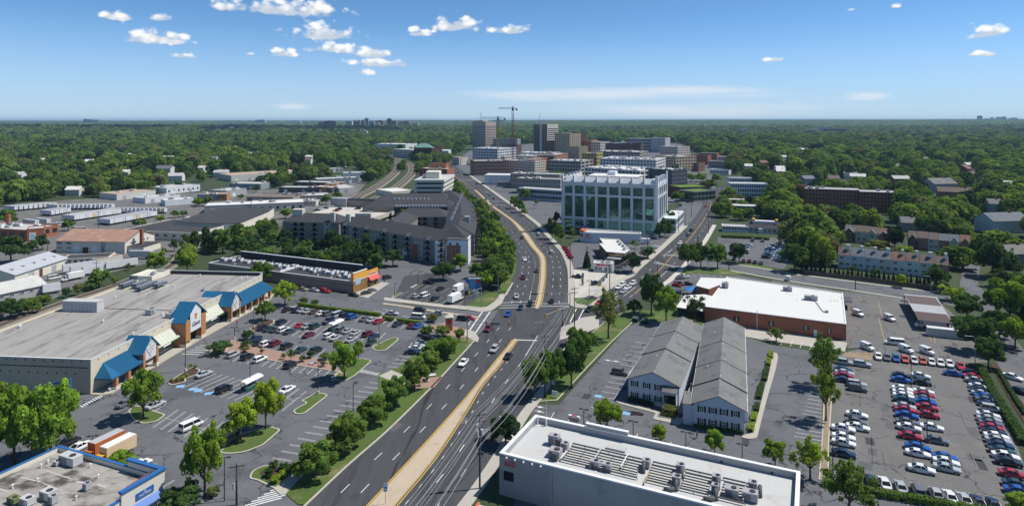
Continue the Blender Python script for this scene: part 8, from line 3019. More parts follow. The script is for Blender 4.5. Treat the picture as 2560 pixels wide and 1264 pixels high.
for i,(u,v,vt,w,c,k) in enumerate(((1700,890,640,330,'d','n'),(1560,710,560,260,'y','a'),(1800,1190,870,340,'d','n'),(1640,1020,860,150,'m','n'),(2100,920,510,430,'b','n'),(2080,600,420,330,'d','n'),(1660,415,190,330,'m','n'),(1940,490,100,300,'d','n'),
           (2230,760,470,250,'b','n'),(1100,590,455,110,'y','n'),(1420,600,360,220,'d','n'),(850,480,405,110,'d','n'),(640,450,385,70,'m','n'),(330,440,60,330,'b','n'),(170,440,200,260,'m','n'),(430,330,80,260,'d','n'),(880,250,140,250,'o','n'),
           (1140,285,200,180,'y','n'),(1030,250,0,210,'k','o'),(2000,1060,780,300,'d','n'),(1900,1330,1060,260,'d','n'),(2150,1150,860,260,'b','n'),(2120,420,230,220,'d','c'),(1990,450,300,150,'d','c'),(1480,640,520,160,'d','n'),(380,440,300,120,'d','n'))):
 tp(B5,u,v,vt,w,c,f'{CN[c]} tree near the terraces on the right, {ORD[i]} of the group',k,'trees round the terraces',low=.1)
for i in range(30):
 t_ = i / 29
 p = B5(180+1230*t_,440+130*t_)
 tree((p[0],p[1]+RN.uniform(0,1.5)),RN.uniform(3.4,5.2),RN.uniform(1.3,1.9),RN.choice('kd'),f'slim dark conifer, {ORD[i]} from the left in the screen before the white-backed terrace','c','conifer screen')
for i,(u,v,vt,w,c) in enumerate(((180,990,800,130,'k'),(650,1020,785,135,'k'),(985,1050,775,185,'k'),(60,1190,880,210,'m'),(245,1110,955,135,'m'),(10,900,700,130,'d'),(1560,1120,860,180,'d'),(1640,1080,790,200,'d'),(1730,980,690,190,'d'),(1690,1100,880,170,'d'),(1800,900,720,130,'d'),
          (-60,1130,800,200,'d'))):
 tp(E3,u,v,vt,w,c,f'{CN[c]} tree at the foot of the glass office, {ORD[i]} of the planting','n','trees round the glass office',low=.14)

TT = [(C4,660,1035,965,90),(C4,740,1030,960,90),(C4,810,1020,950,90),(C4,1300,1015,930,110),(C4,1380,1015,910,120),(C4,1440,1010,900,110),(C4,1530,1060,970,110),(C4,1610,1070,985,100),(C3,1790,1015,870,130),(C3,1850,1060,910,120),(C3,1910,930,790,130),(C3,2030,975,915,50),
  (C3,1900,1090,1010,90),(C5,1300,620,510,100),(C5,1310,890,770,130),(C5,1360,880,790,110),(C5,1550,690,590,140),(C5,1450,690,600,120),(C5,1650,770,650,130),(C5,1590,760,670,110),(C5,1700,700,600,120),(C5,1430,850,780,90),(C1,1900,740,630,130),(C1,2080,900,810,120),(C1,1690,1075,1000,110),
  (C1,1430,1125,1050,90),(C1,1500,1120,1040,100),(C1,1840,1030,940,100),(C1,1930,1020,945,100),(C1,720,1165,1035,130),(C1,60,1120,920,220),(C2,200,910,820,110),(C2,290,905,790,120),(C2,800,760,680,90),(C2,950,700,590,120),(C2,1100,680,590,110),(C2,1540,890,770,120),(C2,1650,830,750,130),(C2,1110,1040,920,150),(C2,790,1180,1100,120),(C2,640,830,780,80)]
SCL = {C4:5.2675,C3:4.214,C5:3.95,C1:4.214,C2:4.214}
for i,(f,u,v,vt,w) in enumerate(TT):
 p = f(u,v)
 m = p[1] / F / SCL[f]
 c = RN.choice('mmdb')
 tree(p,(v -vt)*m,w*m,c,f'{CN[c]} tree among the {"town buildings" if f in (C4, C3, C5) else "industrial sheds"}, {ORD[i if i < 22 else i - 22]} of that planting','n','trees among buildings',low=.12)

# ------------------------------------------------------------------ woods: the nearest as trees, the rest as one mass
def project(x,y):
 return (CX+x/y*F,HY+CH/y*F)

WOODS = [
 ('left wood',[(-9000,900),(-600,640),(-200,560),(0,514),(150,499),(300,486),(340,474),(480,458),(570,448),(780,428),(880,420),(900,396),(905,376),(860,347),(780,331),(700,317),(-9000,317)],1.0),
 ('right wood',[(1800,408),(1838,440),(1925,470),(1925,590),(1988,592),(1992,640),(2015,684),(2385,690),(2392,645),(2450,640),(2480,700),(2560,800),(2660,900),(2850,1150),(9000,2600),(9000,317),(1700,317),(1722,372)],1.0),
 ('wood beyond the town',[(700,317),(1720,317),(1722,360),(1500,355),(1180,362),(1080,372),(900,376),(780,331)],1.0),
 ('trackside belt',[(905,376),(950,350),(1180,352),(1135,400),(1060,400),(1000,395),(960,385)],.45),
 ('trackside belt',[(820,512),(862,492),(920,462),(975,432),(988,405),(960,394),(935,380),(880,380),(900,420),(870,455),(800,490)],1.2),
 ('trackside belt',[(918,486),(965,458),(1008,430),(1018,415),(1002,408),(985,440),(935,475)],.9),
 ('trackside belt',[(1030,440),(1055,415),(1040,400),(1010,395),(1070,392),(1090,380),(1135,385),(1120,420),(1080,410),(1050,435)],.9),
 ('industrial green',[(150,498),(260,478),(340,468),(370,480),(450,498),(420,510),(300,505),(200,514)],1.0),
 ('industrial green',[(635,470),(690,444),(735,440),(825,443),(820,448),(750,453),(700,465),(660,478)],1.0),
 ('industrial green',[(500,610),(560,585),(640,578),(700,585),(715,610),(640,612),(560,625),(480,660),(440,660)],.9),
 ('industrial green',[(545,600),(640,560),(700,545),(720,560),(650,585),(580,605)],.4),
 ('town trees',[(1430,400),(1450,455),(1400,452),(1320,445),(1365,425)],.35),
 ('town trees',[(1690,400),(1800,395),(1825,440),(1790,465),(1745,470),(1690,440)],.9),
 ('town trees',[(1300,545),(1280,490),(1310,500),(1400,520),(1405,560),(1390,590),(1370,575)],.6),
 ('town trees',[(1815,500),(1960,520),(1985,560),(1985,590),(1800,560),(1790,540)],.8),
]

def wooded(p):
 q = project(*p)
 for nm,poly,dens in WOODS:
  if inside(q,poly):
   return nm,dens
 return None

def grow_woods():
 pts = []
 rr = random.Random(5)
 for (d0,d1,g,lo,hi) in ((110,230,11.5,9,15),(230,750,11.5,9,19),(750,1500,14.5,11,24),(1500,2600,19,14,28),(2600,4200,25,18,34)):
  y = d0
  while y < d1:
   w = y * 1.25 + 60
   x = -w
   while x < w:
    p = (x+rr.uniform(-.45,.45)*g,y+rr.uniform(-.45,.45)*g)
    x += g
    if abs(p[0]) > p[1] * (.93 if y>400 else 1.25) + 30:
     continue
    if rr.random() < .07:
     continue
    z = terr(*p)
    if d0 < 1500 and blocked(p):
     continue
    wd = wooded(p)
    if wd is None or rr.random() > wd[1]:
     continue
    near = wd[0] not in ('left wood','right wood','wood beyond the town')
    w_ = rr.uniform(lo,hi) * (.72 if near else 1) * (1+.25*noise.noise((p[0]/60,p[1]/60,0)))
    pts.append((p[0],p[1],z,w_,w_*rr.uniform(.78,1.1),wd[0]))
   y += g * .92
 pts.sort(key=lambda q:q[1])
 keep = max(0,296 -NTREE[0])
 hs = {'left wood':'broadleaf tree at the near edge of the wood behind the trailer park','right wood':'broadleaf tree among the houses of the wooded right side','trackside belt':'tree in the belt beside the curving railway','industrial green':'tree among the sheds of the industrial quarter',
   'town trees':'street tree among the town buildings','wood beyond the town':'tree beyond the town'}
 nearest = sorted(pts,key=lambda q:q[1]/q[3])[:keep]
 ids = set(id(q)for q in nearest)
 for q in nearest:
  c = 'd' if noise.noise((q[0]/45,q[1]/45,4)) < -.18 else RN.choice('mmbmod')
  tree((q[0],q[1]),q[4],q[3],c,hs[q[5]],'n',hs[q[5]],low=.12)
 rest = [q for q in pts if id(q)not in ids]
 vs,scl,rot,idx = [],[],[],[]
 for q in rest:
  vs.append((q[0],q[1],q[2]+q[4]*.46))
  scl += [q[3]/2,q[3]/2,q[4]*.55]
  rot.append(rr.uniform(0,6.28))
  idx.append(rr.randrange(4))
 for (d0,d1,g) in ((4200,8000,52),(8000,17500,150)):
  y = d0
  while y < d1:
   w = y * .95
   x = -w
   while x < w:
    p = (x+rr.uniform(-.5,.5)*g,y+rr.uniform(-.5,.5)*g)
    x += g
    if rr.random() < .06:
     continue
    z = terr(*p)
    s = g * rr.uniform(.62,.85)
    vs.append((p[0],p[1],z+5))
    scl += [s,s,min(s*1.2,42)*rr.uniform(.75,1.2)]
    rot.append(rr.uniform(0,6.28))
    idx.append(4+rr.randrange(2))
   y += g * .9
 me = bpy.data.meshes.new('woodland')
 me.from_pydata(vs,[],[])
 a = me.attributes.new('scl','FLOAT_VECTOR','POINT')
 a.data.foreach_set('vector',scl)
 a = me.attributes.new('rot','FLOAT','POINT')
 a.data.foreach_set('value',rot)
 a = me.attributes.new('idx','INT','POINT')
 a.data.foreach_set('value',idx)
 o = put('woodland',me)
 o['kind'] = 'stuff'
 o['label'] = 'dense green woodland stretching to the horizon on all sides'
 o['category'] = 'woodland'
 # sources: crowns that stand in the scene as trees of their own
 src = []
 for i,m in enumerate(FARM+CLUMP):
  p = (-820+i*330,1010+20*i) if i < 4 else (-2600+(i -4)*5200,5200)
  t = thing('tree' if i<4 else 'tree_clump',f'wood-edge tree standing {("far left", "left", "right", "far right", "", "")[i]} in the deep wood' if i<4 else f'far clump of trees on the {("left", "right")[i - 4]} rise','tree',(*p,terr(*p)))
  c = put('crown',m,t,(0,0,7 if i<4 else 5))
  c.scale = (6.5,6.5,6.8) if i < 4 else (40,40,40)
  k = put('trunk',TRUNK[0],t)
  k.scale = (6,6,13)
  src.append(c)
 ng = bpy.data.node_groups.new('woodland','GeometryNodeTree')
 ng.interface.new_socket('Geometry',in_out='INPUT',socket_type='NodeSocketGeometry')
 ng.interface.new_socket('Geometry',in_out='OUTPUT',socket_type='NodeSocketGeometry')
 N,Lk = ng.nodes,ng.links
 gi,go = N.new('NodeGroupInput'),N.new('NodeGroupOutput')
 jn = N.new('GeometryNodeGeometryToInstance')
 for c in reversed(src):
  oi = N.new('GeometryNodeObjectInfo')
  oi.transform_space = 'ORIGINAL'
  oi.inputs['Object'].default_value = c
  oi.inputs['As Instance'].default_value = False
  Lk.new(oi.outputs['Geometry'],jn.inputs[0])
 ip = N.new('GeometryNodeInstanceOnPoints')
 Lk.new(gi.outputs[0],ip.inputs['Points'])
 Lk.new(jn.outputs[0],ip.inputs['Instance'])
 ip.inputs['Pick Instance'].default_value = True

 def attr(nm,typ):
  n = N.new('GeometryNodeInputNamedAttribute')
  n.data_type = typ
  n.inputs['Name'].default_value = nm
  return n.outputs['Attribute']
 Lk.new(attr('idx','INT'),ip.inputs['Instance Index'])
 cb = N.new('ShaderNodeCombineXYZ')
 Lk.new(attr('rot','FLOAT'),cb.inputs[2])
 Lk.new(cb.outputs[0],ip.inputs['Rotation'])
 Lk.new(attr('scl','FLOAT_VECTOR'),ip.inputs['Scale'])
 Lk.new(ip.outputs[0],go.inputs[0])
 md = o.modifiers.new('woodland','NODES')
 md.node_group = ng
 print('TREES',NTREE[0],'rest',len(rest),'points',len(vs))

grow_woods()
# ------------------------------------------------------------------ hedges and flowers
def hedge(label,pts,w,h,col,cat='hedge',matname='leaf',leaf=.16,dens=34,z0=.15,name='hedge'):
 """clipped hedge along 2-D points: a stem row and a shell of small leaves"""
 rr = random.Random(len(label))
 base = Vector((*pts[0],0))
 vs,fs,tone = [],[],[]
 core = MB()
 for a,b in zip(pts,pts[1:]):
  A,B = Vector((*a,0)),Vector((*b,0))
  L = (B -A).length
  d = (B -A).normalized()
  n = Vector((-d.y,d.x,0))
  core.bar(A -base+Vector((0,0,z0+h*.4)),B -base+Vector((0,0,z0+h*.4)),w*.6,h*.7)
  k = int(min(5200,L*(w+2*h)*dens))
  for i in range(k):
   s = rr.uniform(-.2,L+.2)
   e = rr.uniform(0,w+2*h)
   if e < h:
    p,nn = (-w/2,e),-n
   elif e < h + w:
    p,nn = (e -h -w/2,h),Vector((0,0,1))
   else:
    p,nn = (w/2,e -h -w),n
   lump = 1 + .16 * noise.noise((s*.8,e,base.x))
   P = A + d * s + n * (p[0]*lump) + Vector((0,0,z0+p[1]*lump)) - base
   nn = (nn+Vector((rr.uniform(-1,1),rr.uniform(-1,1),rr.uniform(-.6,1)))*.6).normalized()
   u = nn.orthogonal().normalized()
   v = nn.cross(u)
   q = leaf * rr.uniform(.6,1.3)
   o = len(vs)
   for x,y in ((-1,-.2),(.1,-.8),(1,.1),(0,.8)):
    vs.append(tuple(P+(u*x+v*y)*q))
   fs.append((o,o+1,o+2,o+3))
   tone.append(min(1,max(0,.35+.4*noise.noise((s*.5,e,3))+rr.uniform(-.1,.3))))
 t = thing(name,label,cat,base)
 me = bpy.data.meshes.new('foliage')
 me.from_pydata(vs,[],fs)
 me.attributes.new('tone','FLOAT','FACE').data.foreach_set('value',tone)
 me.materials.append(MATS[matname])
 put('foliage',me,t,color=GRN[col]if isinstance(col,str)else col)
 core.obj('stems','hedge_core',t)

mat('wire_grey',(.34,.34,.35),var=0,fine=0)
mat('wood_weathered',(.14,.115,.10),var=.2,fine=.2)
mat('asphalt_patch_dark',(.055,.056,.06),var=.15)
mat('asphalt_patch_pale',(.105,.106,.110),var=.15)
mat('hedge_core',(.02,.028,.012),var=.2)
hedge('long clipped hedge along the back of the shopping centre car park',mp(B2,[(918,612),(1290,664),(1672,712)]),1.3,1.2,'b')
hedge('short hedge segment in the gap of the car park verge',mp(B2,[(1705,737),(1795,750)]),1.3,1.2,'b')
hedge('hedge segment at the junction end of the car park verge',mp(B2,[(1832,760),(2045,790)]),1.3,1.2,'b')
hedge('long hedge in front of the dealer lot',mp(A4,[(560,1100),(900,1172),(1300,1240),(1650,1300),(2050,1360)]),1.5,1.1,'m',leaf=.2,dens=22)
hedge('ragged hedge along the right side of the dealer lot',mp(A4,[(1790,200),(1850,330),(1900,420),(1990,560),(2130,790)]),1.8,1.2,'d',leaf=.24,dens=18)
hedge('clipped hedge beside the lane at the right edge',mp(A4,[(1925,215),(2000,340),(2060,440),(2140,560)]),.9,.8,'d',leaf=.2,dens=22)
hedge('square clipped shrub by the office porch',mp(A3,[(1310,545),(1410,565)]),3.0,1.8,'o',leaf=.16,dens=26)
hedge('low shrubs along the front of the nearer office range',mp(A3,[(1040,440),(1230,485)]),.9,.8,'k',dens=40)
hedge('low shrubs along the front of the farther office range',mp(A3,[(1550,650),(1930,705)]),.8,.6,'d',dens=40)
for i,(a,b,c) in enumerate((((150,75),(148,115),'y'),((133,130),(128,172),'y'),((118,195),(100,290),'d'),((78,320),(52,430),'d'),((42,480),(32,530),'d'),((22,560),(8,610),'y'),((0,640),(-12,690),'y'))):
 hedge(f'clipped hedge block beside the office wall, {ORD[i]} from the back',mp(A4,[a,b]),1.2,.8,c,dens=46)
hedge('long hedge between restaurant and its car park',mp(B4,[(1500,125),(1740,135),(1945,150)]),1.6,1.4,'m',leaf=.3,dens=10)
for i,(u,v) in enumerate(((1512,225),(1525,245),(1540,270),(1553,295),(1565,318))):
 hedge(f'clump of pink flowering azalea beside the main road, {ORD[i]} from the back',[B3(u,v),(B3(u,v)[0]+1.6,B3(u,v)[1]-1.8)],2.0,1.2,(.42,.022,.09),'flowers','leaf_flower',.18,30,name='flower_clump')
for i,(f,u,v,c) in enumerate(((A2,100,1040,'d'),(A2,150,1090,'y'),(A2,215,990,'d'),(A2,270,1000,'o'),(A2,140,975,'d'),(A2,200,1050,'y'),(A1,1340,300,'y'),(A1,1390,290,'y'),(A1,1430,280,'y'),(A1,1460,265,'y'),(A1,1490,185,'y'),(A1,1530,190,'y'))):
 p = f(u,v)
 tree(p,1.1 if f is A1 else 1.6,1.1 if f is A1 else 2.0,c,f'small clipped shrub on the {("near corner bed" if f is A2 else "mulched island")}, {ORD[i if f is A2 else i - 6]} one','n','shrubs in the planting beds',.16,'shrub',.25,'shrub')

# ------------------------------------------------------------------ poles, wires, lamps, signals
def hpx(f,u,v,vt):
 """height in metres of something standing at pixel (u, v) whose top shows at row vt"""
 d = f(u,v)[1]
 y1 = HY + F * CH / d
 a = f(u,vt)[1]
 y0 = HY + F * CH / a
 return (y1 -y0) * d / F

def utility_pole(label,p,h,ang=0.,arms=2,cans=0,lean=0.0):
 t = thing('utility_pole',label,'utility pole',(*p,0),ang,'wooden utility poles')
 MB().tube([(0,0,0),(lean*.5,0,h*.5),(lean,0,h)],[.19,.165,.12],8).obj('shaft','wood_pole',t,smooth=True)
 for i in range(arms):
  z = h - .5 - i * 1.3
  a = MB().bar((-1.35,-.1,z),(1.35,-.1,z),.13,.16).obj('crossarm','wood_pole',t)
  for x in (-1.2,-.5,.5,1.2):
   MB().cyl(x,-.1,z+.08,z+.3,.06,.04,6).obj('insulator','grey_metal',a)
 for i in range(cans):
  MB().cyl(.45 if i%2 else -.45,.1*i,h -4.6,h -3.4,.28,None,10).obj('transformer','hvac',t)
 return t

POLES = []
for (lab,f,u,v,h,cans,arms) in (('wooden utility pole with transformers nearest the camera, right carriageway',A2,1750,1130,14.6,3,2),('wooden utility pole in front of the motel trees',A3,382,402,15.5,1,2),('tall wooden utility pole at the right corner of the junction',B3,1622,1100,17.5,0,2),
          ('wooden utility pole at the kerb of the forecourt',B4,462,612,13.5,0,1),('wooden utility pole beside the bank trees',B4,812,330,13,0,1)):
 p = f(u,v)
 utility_pole(lab,p,h,.32,arms,cans)
 POLES.append((p,h))
for i,(f,u,v,vt) in enumerate(((A1,1850,1255,930),(B5,665,612,365),(C5,1625,1200,1000),(C5,1330,1195,985),(C5,1395,1115,960),(C5,1455,1035,905),(C5,1520,1290,1150),(B1,440,300,150),(C1,1040,1195,960),(B4,905,470,395),(B4,1570,430,320),(B4,95,500,180),(B3,1580,340,170),(B3,1510,950,780),(B1,895,480,350),(C3,1545,830,700))):
 p = f(u,v)
 utility_pole(('wooden pole beside the near parking entrance','wooden pole at the back street kerb','wooden pole on the side street opposite the office','wooden pole beside the glass office, first','wooden pole beside the glass office, second','wooden pole beside the glass office, third','wooden pole at the side street bend',
     'wooden pole in front of the cream workshop','wooden pole below the trailer park','small pole on the side street verge','wooden pole by the restaurant car park entrance','wooden pole beside the azaleas','wooden pole at the left kerb of the forecourt','slim pole at the junction corner','wooden pole among the white trailers','wooden pole by the low white hall')[i],
     p,max(5,hpx(f,u,v,vt)),RN.uniform(-.3,.6),1 if i not in (9,)else 0,1 if i==0 else 0)
before = ((POLES[0][0][0]-14.5,POLES[0][0][1]-46),14.5)
line = [before] + POLES
for i,((p,h),(q,g)) in enumerate(zip(line,line[1:])):
 t = thing('overhead_wires',f'bundle of overhead wires, {ORD[i]} span from the camera along the main road','wires',(*p,0),0,'spans of overhead wire')
 dx,dy = q[0] - p[0],q[1] - p[1]
 L = math.hypot(dx,dy)
 nx,ny = -dy / L,dx / L
 for k,(off,dz,r) in enumerate(((-1.2,-.2,.028),(-.5,-.2,.028),(.5,-.2,.028),(1.2,-.2,.028),(-.6,-1.5,.028),(.6,-1.5,.028),(0,-4.5,.04),(.25,-5.2,.045),(-.25,-5.9,.045))):
  pts = []
  for s in range(11):
   f_ = s / 10
   sag = -4 * f_ * (1 -f_) * (1.0+.1*k)
   pts.append((dx*f_+nx*off,dy*f_+ny*off,h+(g -h)*f_+dz+sag))
  MB().tube(pts,r,4).obj('wire','wire_grey',t)

def lamp_post(label,p,h,heads=2,ang=0.,base=True,m='dark_steel'):
 t = thing('lamp_post',label,'lamp post',(*p,0),ang,'car park lamp posts')
 MB().cyl(0,0,.0,h,.11,.07,8).obj('post',m,t)
 if base:
  MB().cyl(0,0,0,.95,.38,.36,10).obj('base','concrete_pale',t)
 for s in ((-1,1)if heads==2 else (1,)):
  MB().box(min(0,s*.5),max(0,s*.5),-.04,.04,h -.12,h -.04).obj('arm',m,t)
  MB().box(s*.75 -.35,s*.75+.35,-.22,.22,h -.18,h).obj('lamp_head',m,t)
 return t

LP = [(A1,1450,215,-20,2,'on the mulched island'),(A1,1955,350,95,2,'beside the cart shelter'),(A2,485,392,140,2,'on the long grass island'),(A2,760,530,295,1,'above the roadside bays'),(A1,725,860,745,2,'beside the box trucks'),(B2,500,815,590,2,'near the far supermarket canopy'),
  (B2,320,925,805,2,'at the supermarket crossing'),(B2,1663,985,780,1,'on the rounded grass island'),(B2,1228,870,750,1,'in the middle of the car park'),(B2,918,1070,955,1,'on the brick walk'),(B2,2130,905,770,1,'by the right-hand bays'),(B2,2025,412,300,1,'at the shop strip drive'),
  (B2,1808,522,400,1,'at the small car park entrance'),(B2,2125,575,450,1,'in the small car park, left'),(B3,605,768,655,1,'in the small car park, right'),(A3,687,640,545,2,'behind the white block, first from the left'),(A3,1072,740,625,2,'behind the white block, second from the left'),
  (A3,1485,830,705,2,'behind the white block, third from the left'),(A3,1925,930,795,2,'behind the white block, fourth from the left'),(A4,1245,335,115,1,'between the upper dealer cars'),(A4,1370,775,490,1,'between the lower dealer cars'),(A4,632,1065,750,1,'at the left kerb of the dealer lot'),(A1,1755,1225,880,1,'beside the near wooden pole'),
  (E4,335,1110,885,2,'on the forecourt'),(E4,885,760,470,1,'in front of the bank')]
for (f,u,v,vt,hd,lab) in LP:
 h = max(4,min(11,hpx(f,u,v,vt)))
 lamp_post(f'dark car park lamp post {lab}',f(u,v),h,hd,AE1 if f in (A3,A4)else .2,hd==2 and f in (A1,A2,B2))
for (f,u,v,vt,lab,a) in ((B5,1365,645,535,'grey cobra-head street lamp at the back street',PI),(B5,1775,1310,1040,'grey cobra-head street lamp at the top of the dealer lot',PI),(B4,1370,440,285,'grey street lamp on the green corner',0),(B3,912,700,430,'grey street lamp left of the main road above the junction',0),
        (B3,1030,330,268,'grey street lamp among the roadside trees',0)):
 h = max(7,hpx(f,u,v,vt))
 t = thing('street_lamp',lab,'street lamp',(*f(u,v),0),a,'cobra-head street lamps')
 MB().tube([(0,0,0),(0,0,h -.8),(.3,0,h -.2),(1.0,0,h),(2.2,0,h+.05)],[.12,.09,.07,.06,.05],7).obj('post','steel',t)
 MB().box(2.1,2.9,-.14,.14,h -.02,h+.14).obj('lamp_head','grey_metal',t)

def signal(label,p,h,tip,heads,sign=None):
 """mast-arm traffic signal: arm from the post to the tip (2-D offset)"""
 t = thing('traffic_signal',label,'traffic signal',(*p,0),math.atan2(tip[1],tip[0]),'mast-arm traffic signals')
 L = math.hypot(*tip)
 MB().cyl(0,0,0,h+.6,.17,.12,8).obj('post','steel',t)
 MB().tube([(0,0,h -.2),(L*.5,0,h),(L,0,h)],[.11,.09,.06],7).obj('mast_arm','steel',t)
 for f in heads:
  s = MB().box(L*f -.2,L*f+.2,-.2,.2,h -.75,h+.45).obj('signal_head','signal_yellow',t)
  for k,m in enumerate(('lamp_red','signal_amber','signal_green')):
   MB().cyl(0,0,0,.06,.12,None,8).obj('lens',m,s,(L*f,-.2,h+.25 -.38*k)).rotation_euler = (PI/2,0,0)
 if sign:
  MB().box(L*sign -1.3,L*sign+1.3,-.03,.03,h -.55,h -.05).obj('street_name_sign','green_sign',t)

mat('signal_yellow',(.45,.26,.03),var=.05)
mat('signal_amber',(.35,.18,.01),var=0,fine=0)
mat('signal_green',(.01,.12,.06),var=0,fine=0)

def arm(a,b):
 return (b[0]-a[0],b[1]-a[1])

pa = B3(625,1095)
k = pa[1] / F / 3.718
signal('traffic signal with long arm at the car park corner of the junction',pa,6.4,(400*k,-1.5),(.45,.97),.65)
pb = B3(1575,935)
signal('traffic signal with arm reaching back at the right corner of the junction',pb,6.6,(-9,-11),(.5,.97))
pc = B3(1580,800)
signal('traffic signal at the forecourt corner of the junction',pc,6.2,(-15.5,.4),(.55,.2),.85)
pd_ = B3(757,775)
signal('traffic signal beside the blue pole sign',pd_,7.4,(-4.5,-7),(.95,))

# ------------------------------------------------------------------ signs and small street furniture
t = thing('pole_sign','tall blue shopping centre sign on a pale post by the small car park','sign',(*B3(692,680),0),.1)
MB().box(-.5,.5,-.25,.25,0,3.5).obj('post','stone_white',t)
b = MB().box(-2.3,2.4,-.25,.25,3.5,7.2).obj('sign_box','blue_sign',t)
MB().box(-2.4,2.5,-.3,.3,7.2,7.6).obj('cap','stone_white',t)
MB().box(.6,2.2,-.29,-.26,5.6,6.8).obj('red_panel','red_sign',b)
for i in range(4):
 MB().box(-2.0,.3+.2*(i%2),-.29,-.26,3.9+i*.8,4.2+i*.8).obj('line_panel','sign_pale_blue',b)
MB().add([(-2.3,-.3,7.2),(-4.2,-.3,7.0),(-2.3,-.3,5.2),(-2.3,.3,7.2),(-4.2,.3,7.0),(-2.3,.3,5.2)],[(0,1,2),(5,4,3),(0,3,4,1),(1,4,5,2)]).obj('fin','blue_trim',t)
t = thing('entrance_sign','brick entrance pillar with pale cap at the car park corner','sign',(*B3(455,985),0),.2)
MB().box(-1.1,1.1,-1.1,1.1,0,4.6).obj('pillar','orange_brick',t)
MB().add([(-1.5,-1.5,4.6),(1.5,-1.5,4.6),(1.5,1.5,4.6),(-1.5,1.5,4.6),(0,0,5.5)],[(0,1,4),(1,2,4),(2,3,4),(3,0,4),(3,2,1,0)]).obj('cap','concrete_pale',t)
MB().box(-.7,.7,-1.14,-1.1,2.6,3.8).obj('plaque','red_sign',t)
t = thing('bus_stop_sign','blue and white sign on a thin post on the near median','sign',(*A2(1012,1255),.19),.3)
MB().cyl(0,0,0,3.7,.045,None,6).obj('post','steel',t)
MB().box(-.38,.38,-.04,.0,2.6,3.75).obj('panel','sign_pale_blue',t)
MB().box(-.36,.36,-.055,-.04,2.9,3.12).obj('stripe','blue_trim',t)
MB().box(-.36,.36,-.055,-.04,2.3,2.58).obj('lower_panel','blue_sign',t)
t = thing('sign_board','white signboard with red header in the motel car park','sign',(*A3(610,660),0),AE1)
for x in (-1.1,1.1):
 MB().box(x -.08,x+.08,-.08,.08,0,2.4).obj('post','white_metal',t)
MB().box(-1.35,1.35,-.25,.25,2.4,3.0).obj('header','white_gloss',t)
MB().box(-1.36,1.36,-.27,.27,2.2,2.4).obj('band','red_sign',t)
MB().box(-.55,.75,-.2,.2,3.0,3.04).obj('red_top','red_sign',t)
MB().box(-1.0,1.0,-.05,.05,.8,2.1).obj('map_panel','hvac',t)
for i,(u,v,lab) in enumerate(((458,420,'small white sign on the motel lawn, right'),(440,330,'small white sign on the motel lawn, left'))):
 t = thing('lawn_sign',lab,'sign',(*A3(u,v),.13),AE1)
 MB().box(-.7,.7,-.05,.05,.5,1.7).obj('panel','white_gloss',t)
 for x in (-.6,.6):
  MB().box(x -.05,x+.05,-.04,.04,0,.5).obj('post','white_metal',t)
for i,(f,u,v,a,lab) in enumerate(((A2,1380,258,.3,'white bench at the bus stop, upper one'),(A2,1328,300,.3,'white bench at the bus stop, lower one'),(B2,1040,1160,-.2,'white bench on the brick walk'),(A1,872,360,1.5,'grey bench under the supermarket canopy'))):
 t = thing('bench',lab,'bench',(*f(u,v),.17),a,'benches')
 MB().box(-.95,.95,-.25,.25,.4,.5).obj('seat','white_gloss' if i<3 else 'grey_metal',t)
 MB().box(-.95,.95,.22,.28,.5,.95).obj('backrest','white_gloss' if i<3 else 'grey_metal',t)
 for x in (-.8,.72):
  MB().box(x,x+.1,-.22,.22,0,.4).obj('leg','hvac',t)
for (f,u,v,lab) in ((A1,1965,345,'trolley shelter with white canopy near the blue bays'),(B2,1258,830,'trolley shelter with white canopy in the middle of the car park')):
 t = thing('trolley_shelter',lab,'trolley shelter',(*f(u,v),0),AG,'trolley shelters')
 for x in (-2.6,2.6):
  for y in (-.95,.95):
   MB().cyl(x,y,0,2.5,.06,None,6).obj('post','steel',t)
 c = MB()
 n = 6
 for i in range(n):
  a0,a1 = PI * i / n,PI * (i+1) / n
  c.quad((-3.0,-1.3*math.cos(a0),2.4+.5*math.sin(a0)),(3.0,-1.3*math.cos(a0),2.4+.5*math.sin(a0)),(3.0,-1.3*math.cos(a1),2.4+.5*math.sin(a1)),(-3.0,-1.3*math.cos(a1),2.4+.5*math.sin(a1)))
 c.obj('canopy','white_gloss',t)
 for y in (-.98,.98):
  MB().box(-2.6,2.6,y -.03,y+.03,.3,1.1).obj('side_panel','green_sign',t)
 MB().box(-1.8,1.6,-.6,.6,.35,.95).obj('trolley_row','grey_metal',t)

# fences
def fence(label,a,b,h,m,mp_,step=2.5,gap=.06):
 L = math.dist(a,b)
 t = thing('fence',label,'fence',(*a,0),math.atan2(b[1]-a[1],b[0]-a[0]))
 n = max(1,int(L/step))
 w = L / n
 pm = MB().box(gap/2,w -gap/2,-.03,.03,.08,h).mesh('fence_panel',m)
 po = MB().box(-.06,.06,-.07,.07,0,h+.12).mesh('fence_post',mp_)
 for i in range(n):
  put('fence_panel',pm,t,(i*w,0,0))
 for i in range(n+1):
  put('fence_post',po,t,(i*w,0,0))

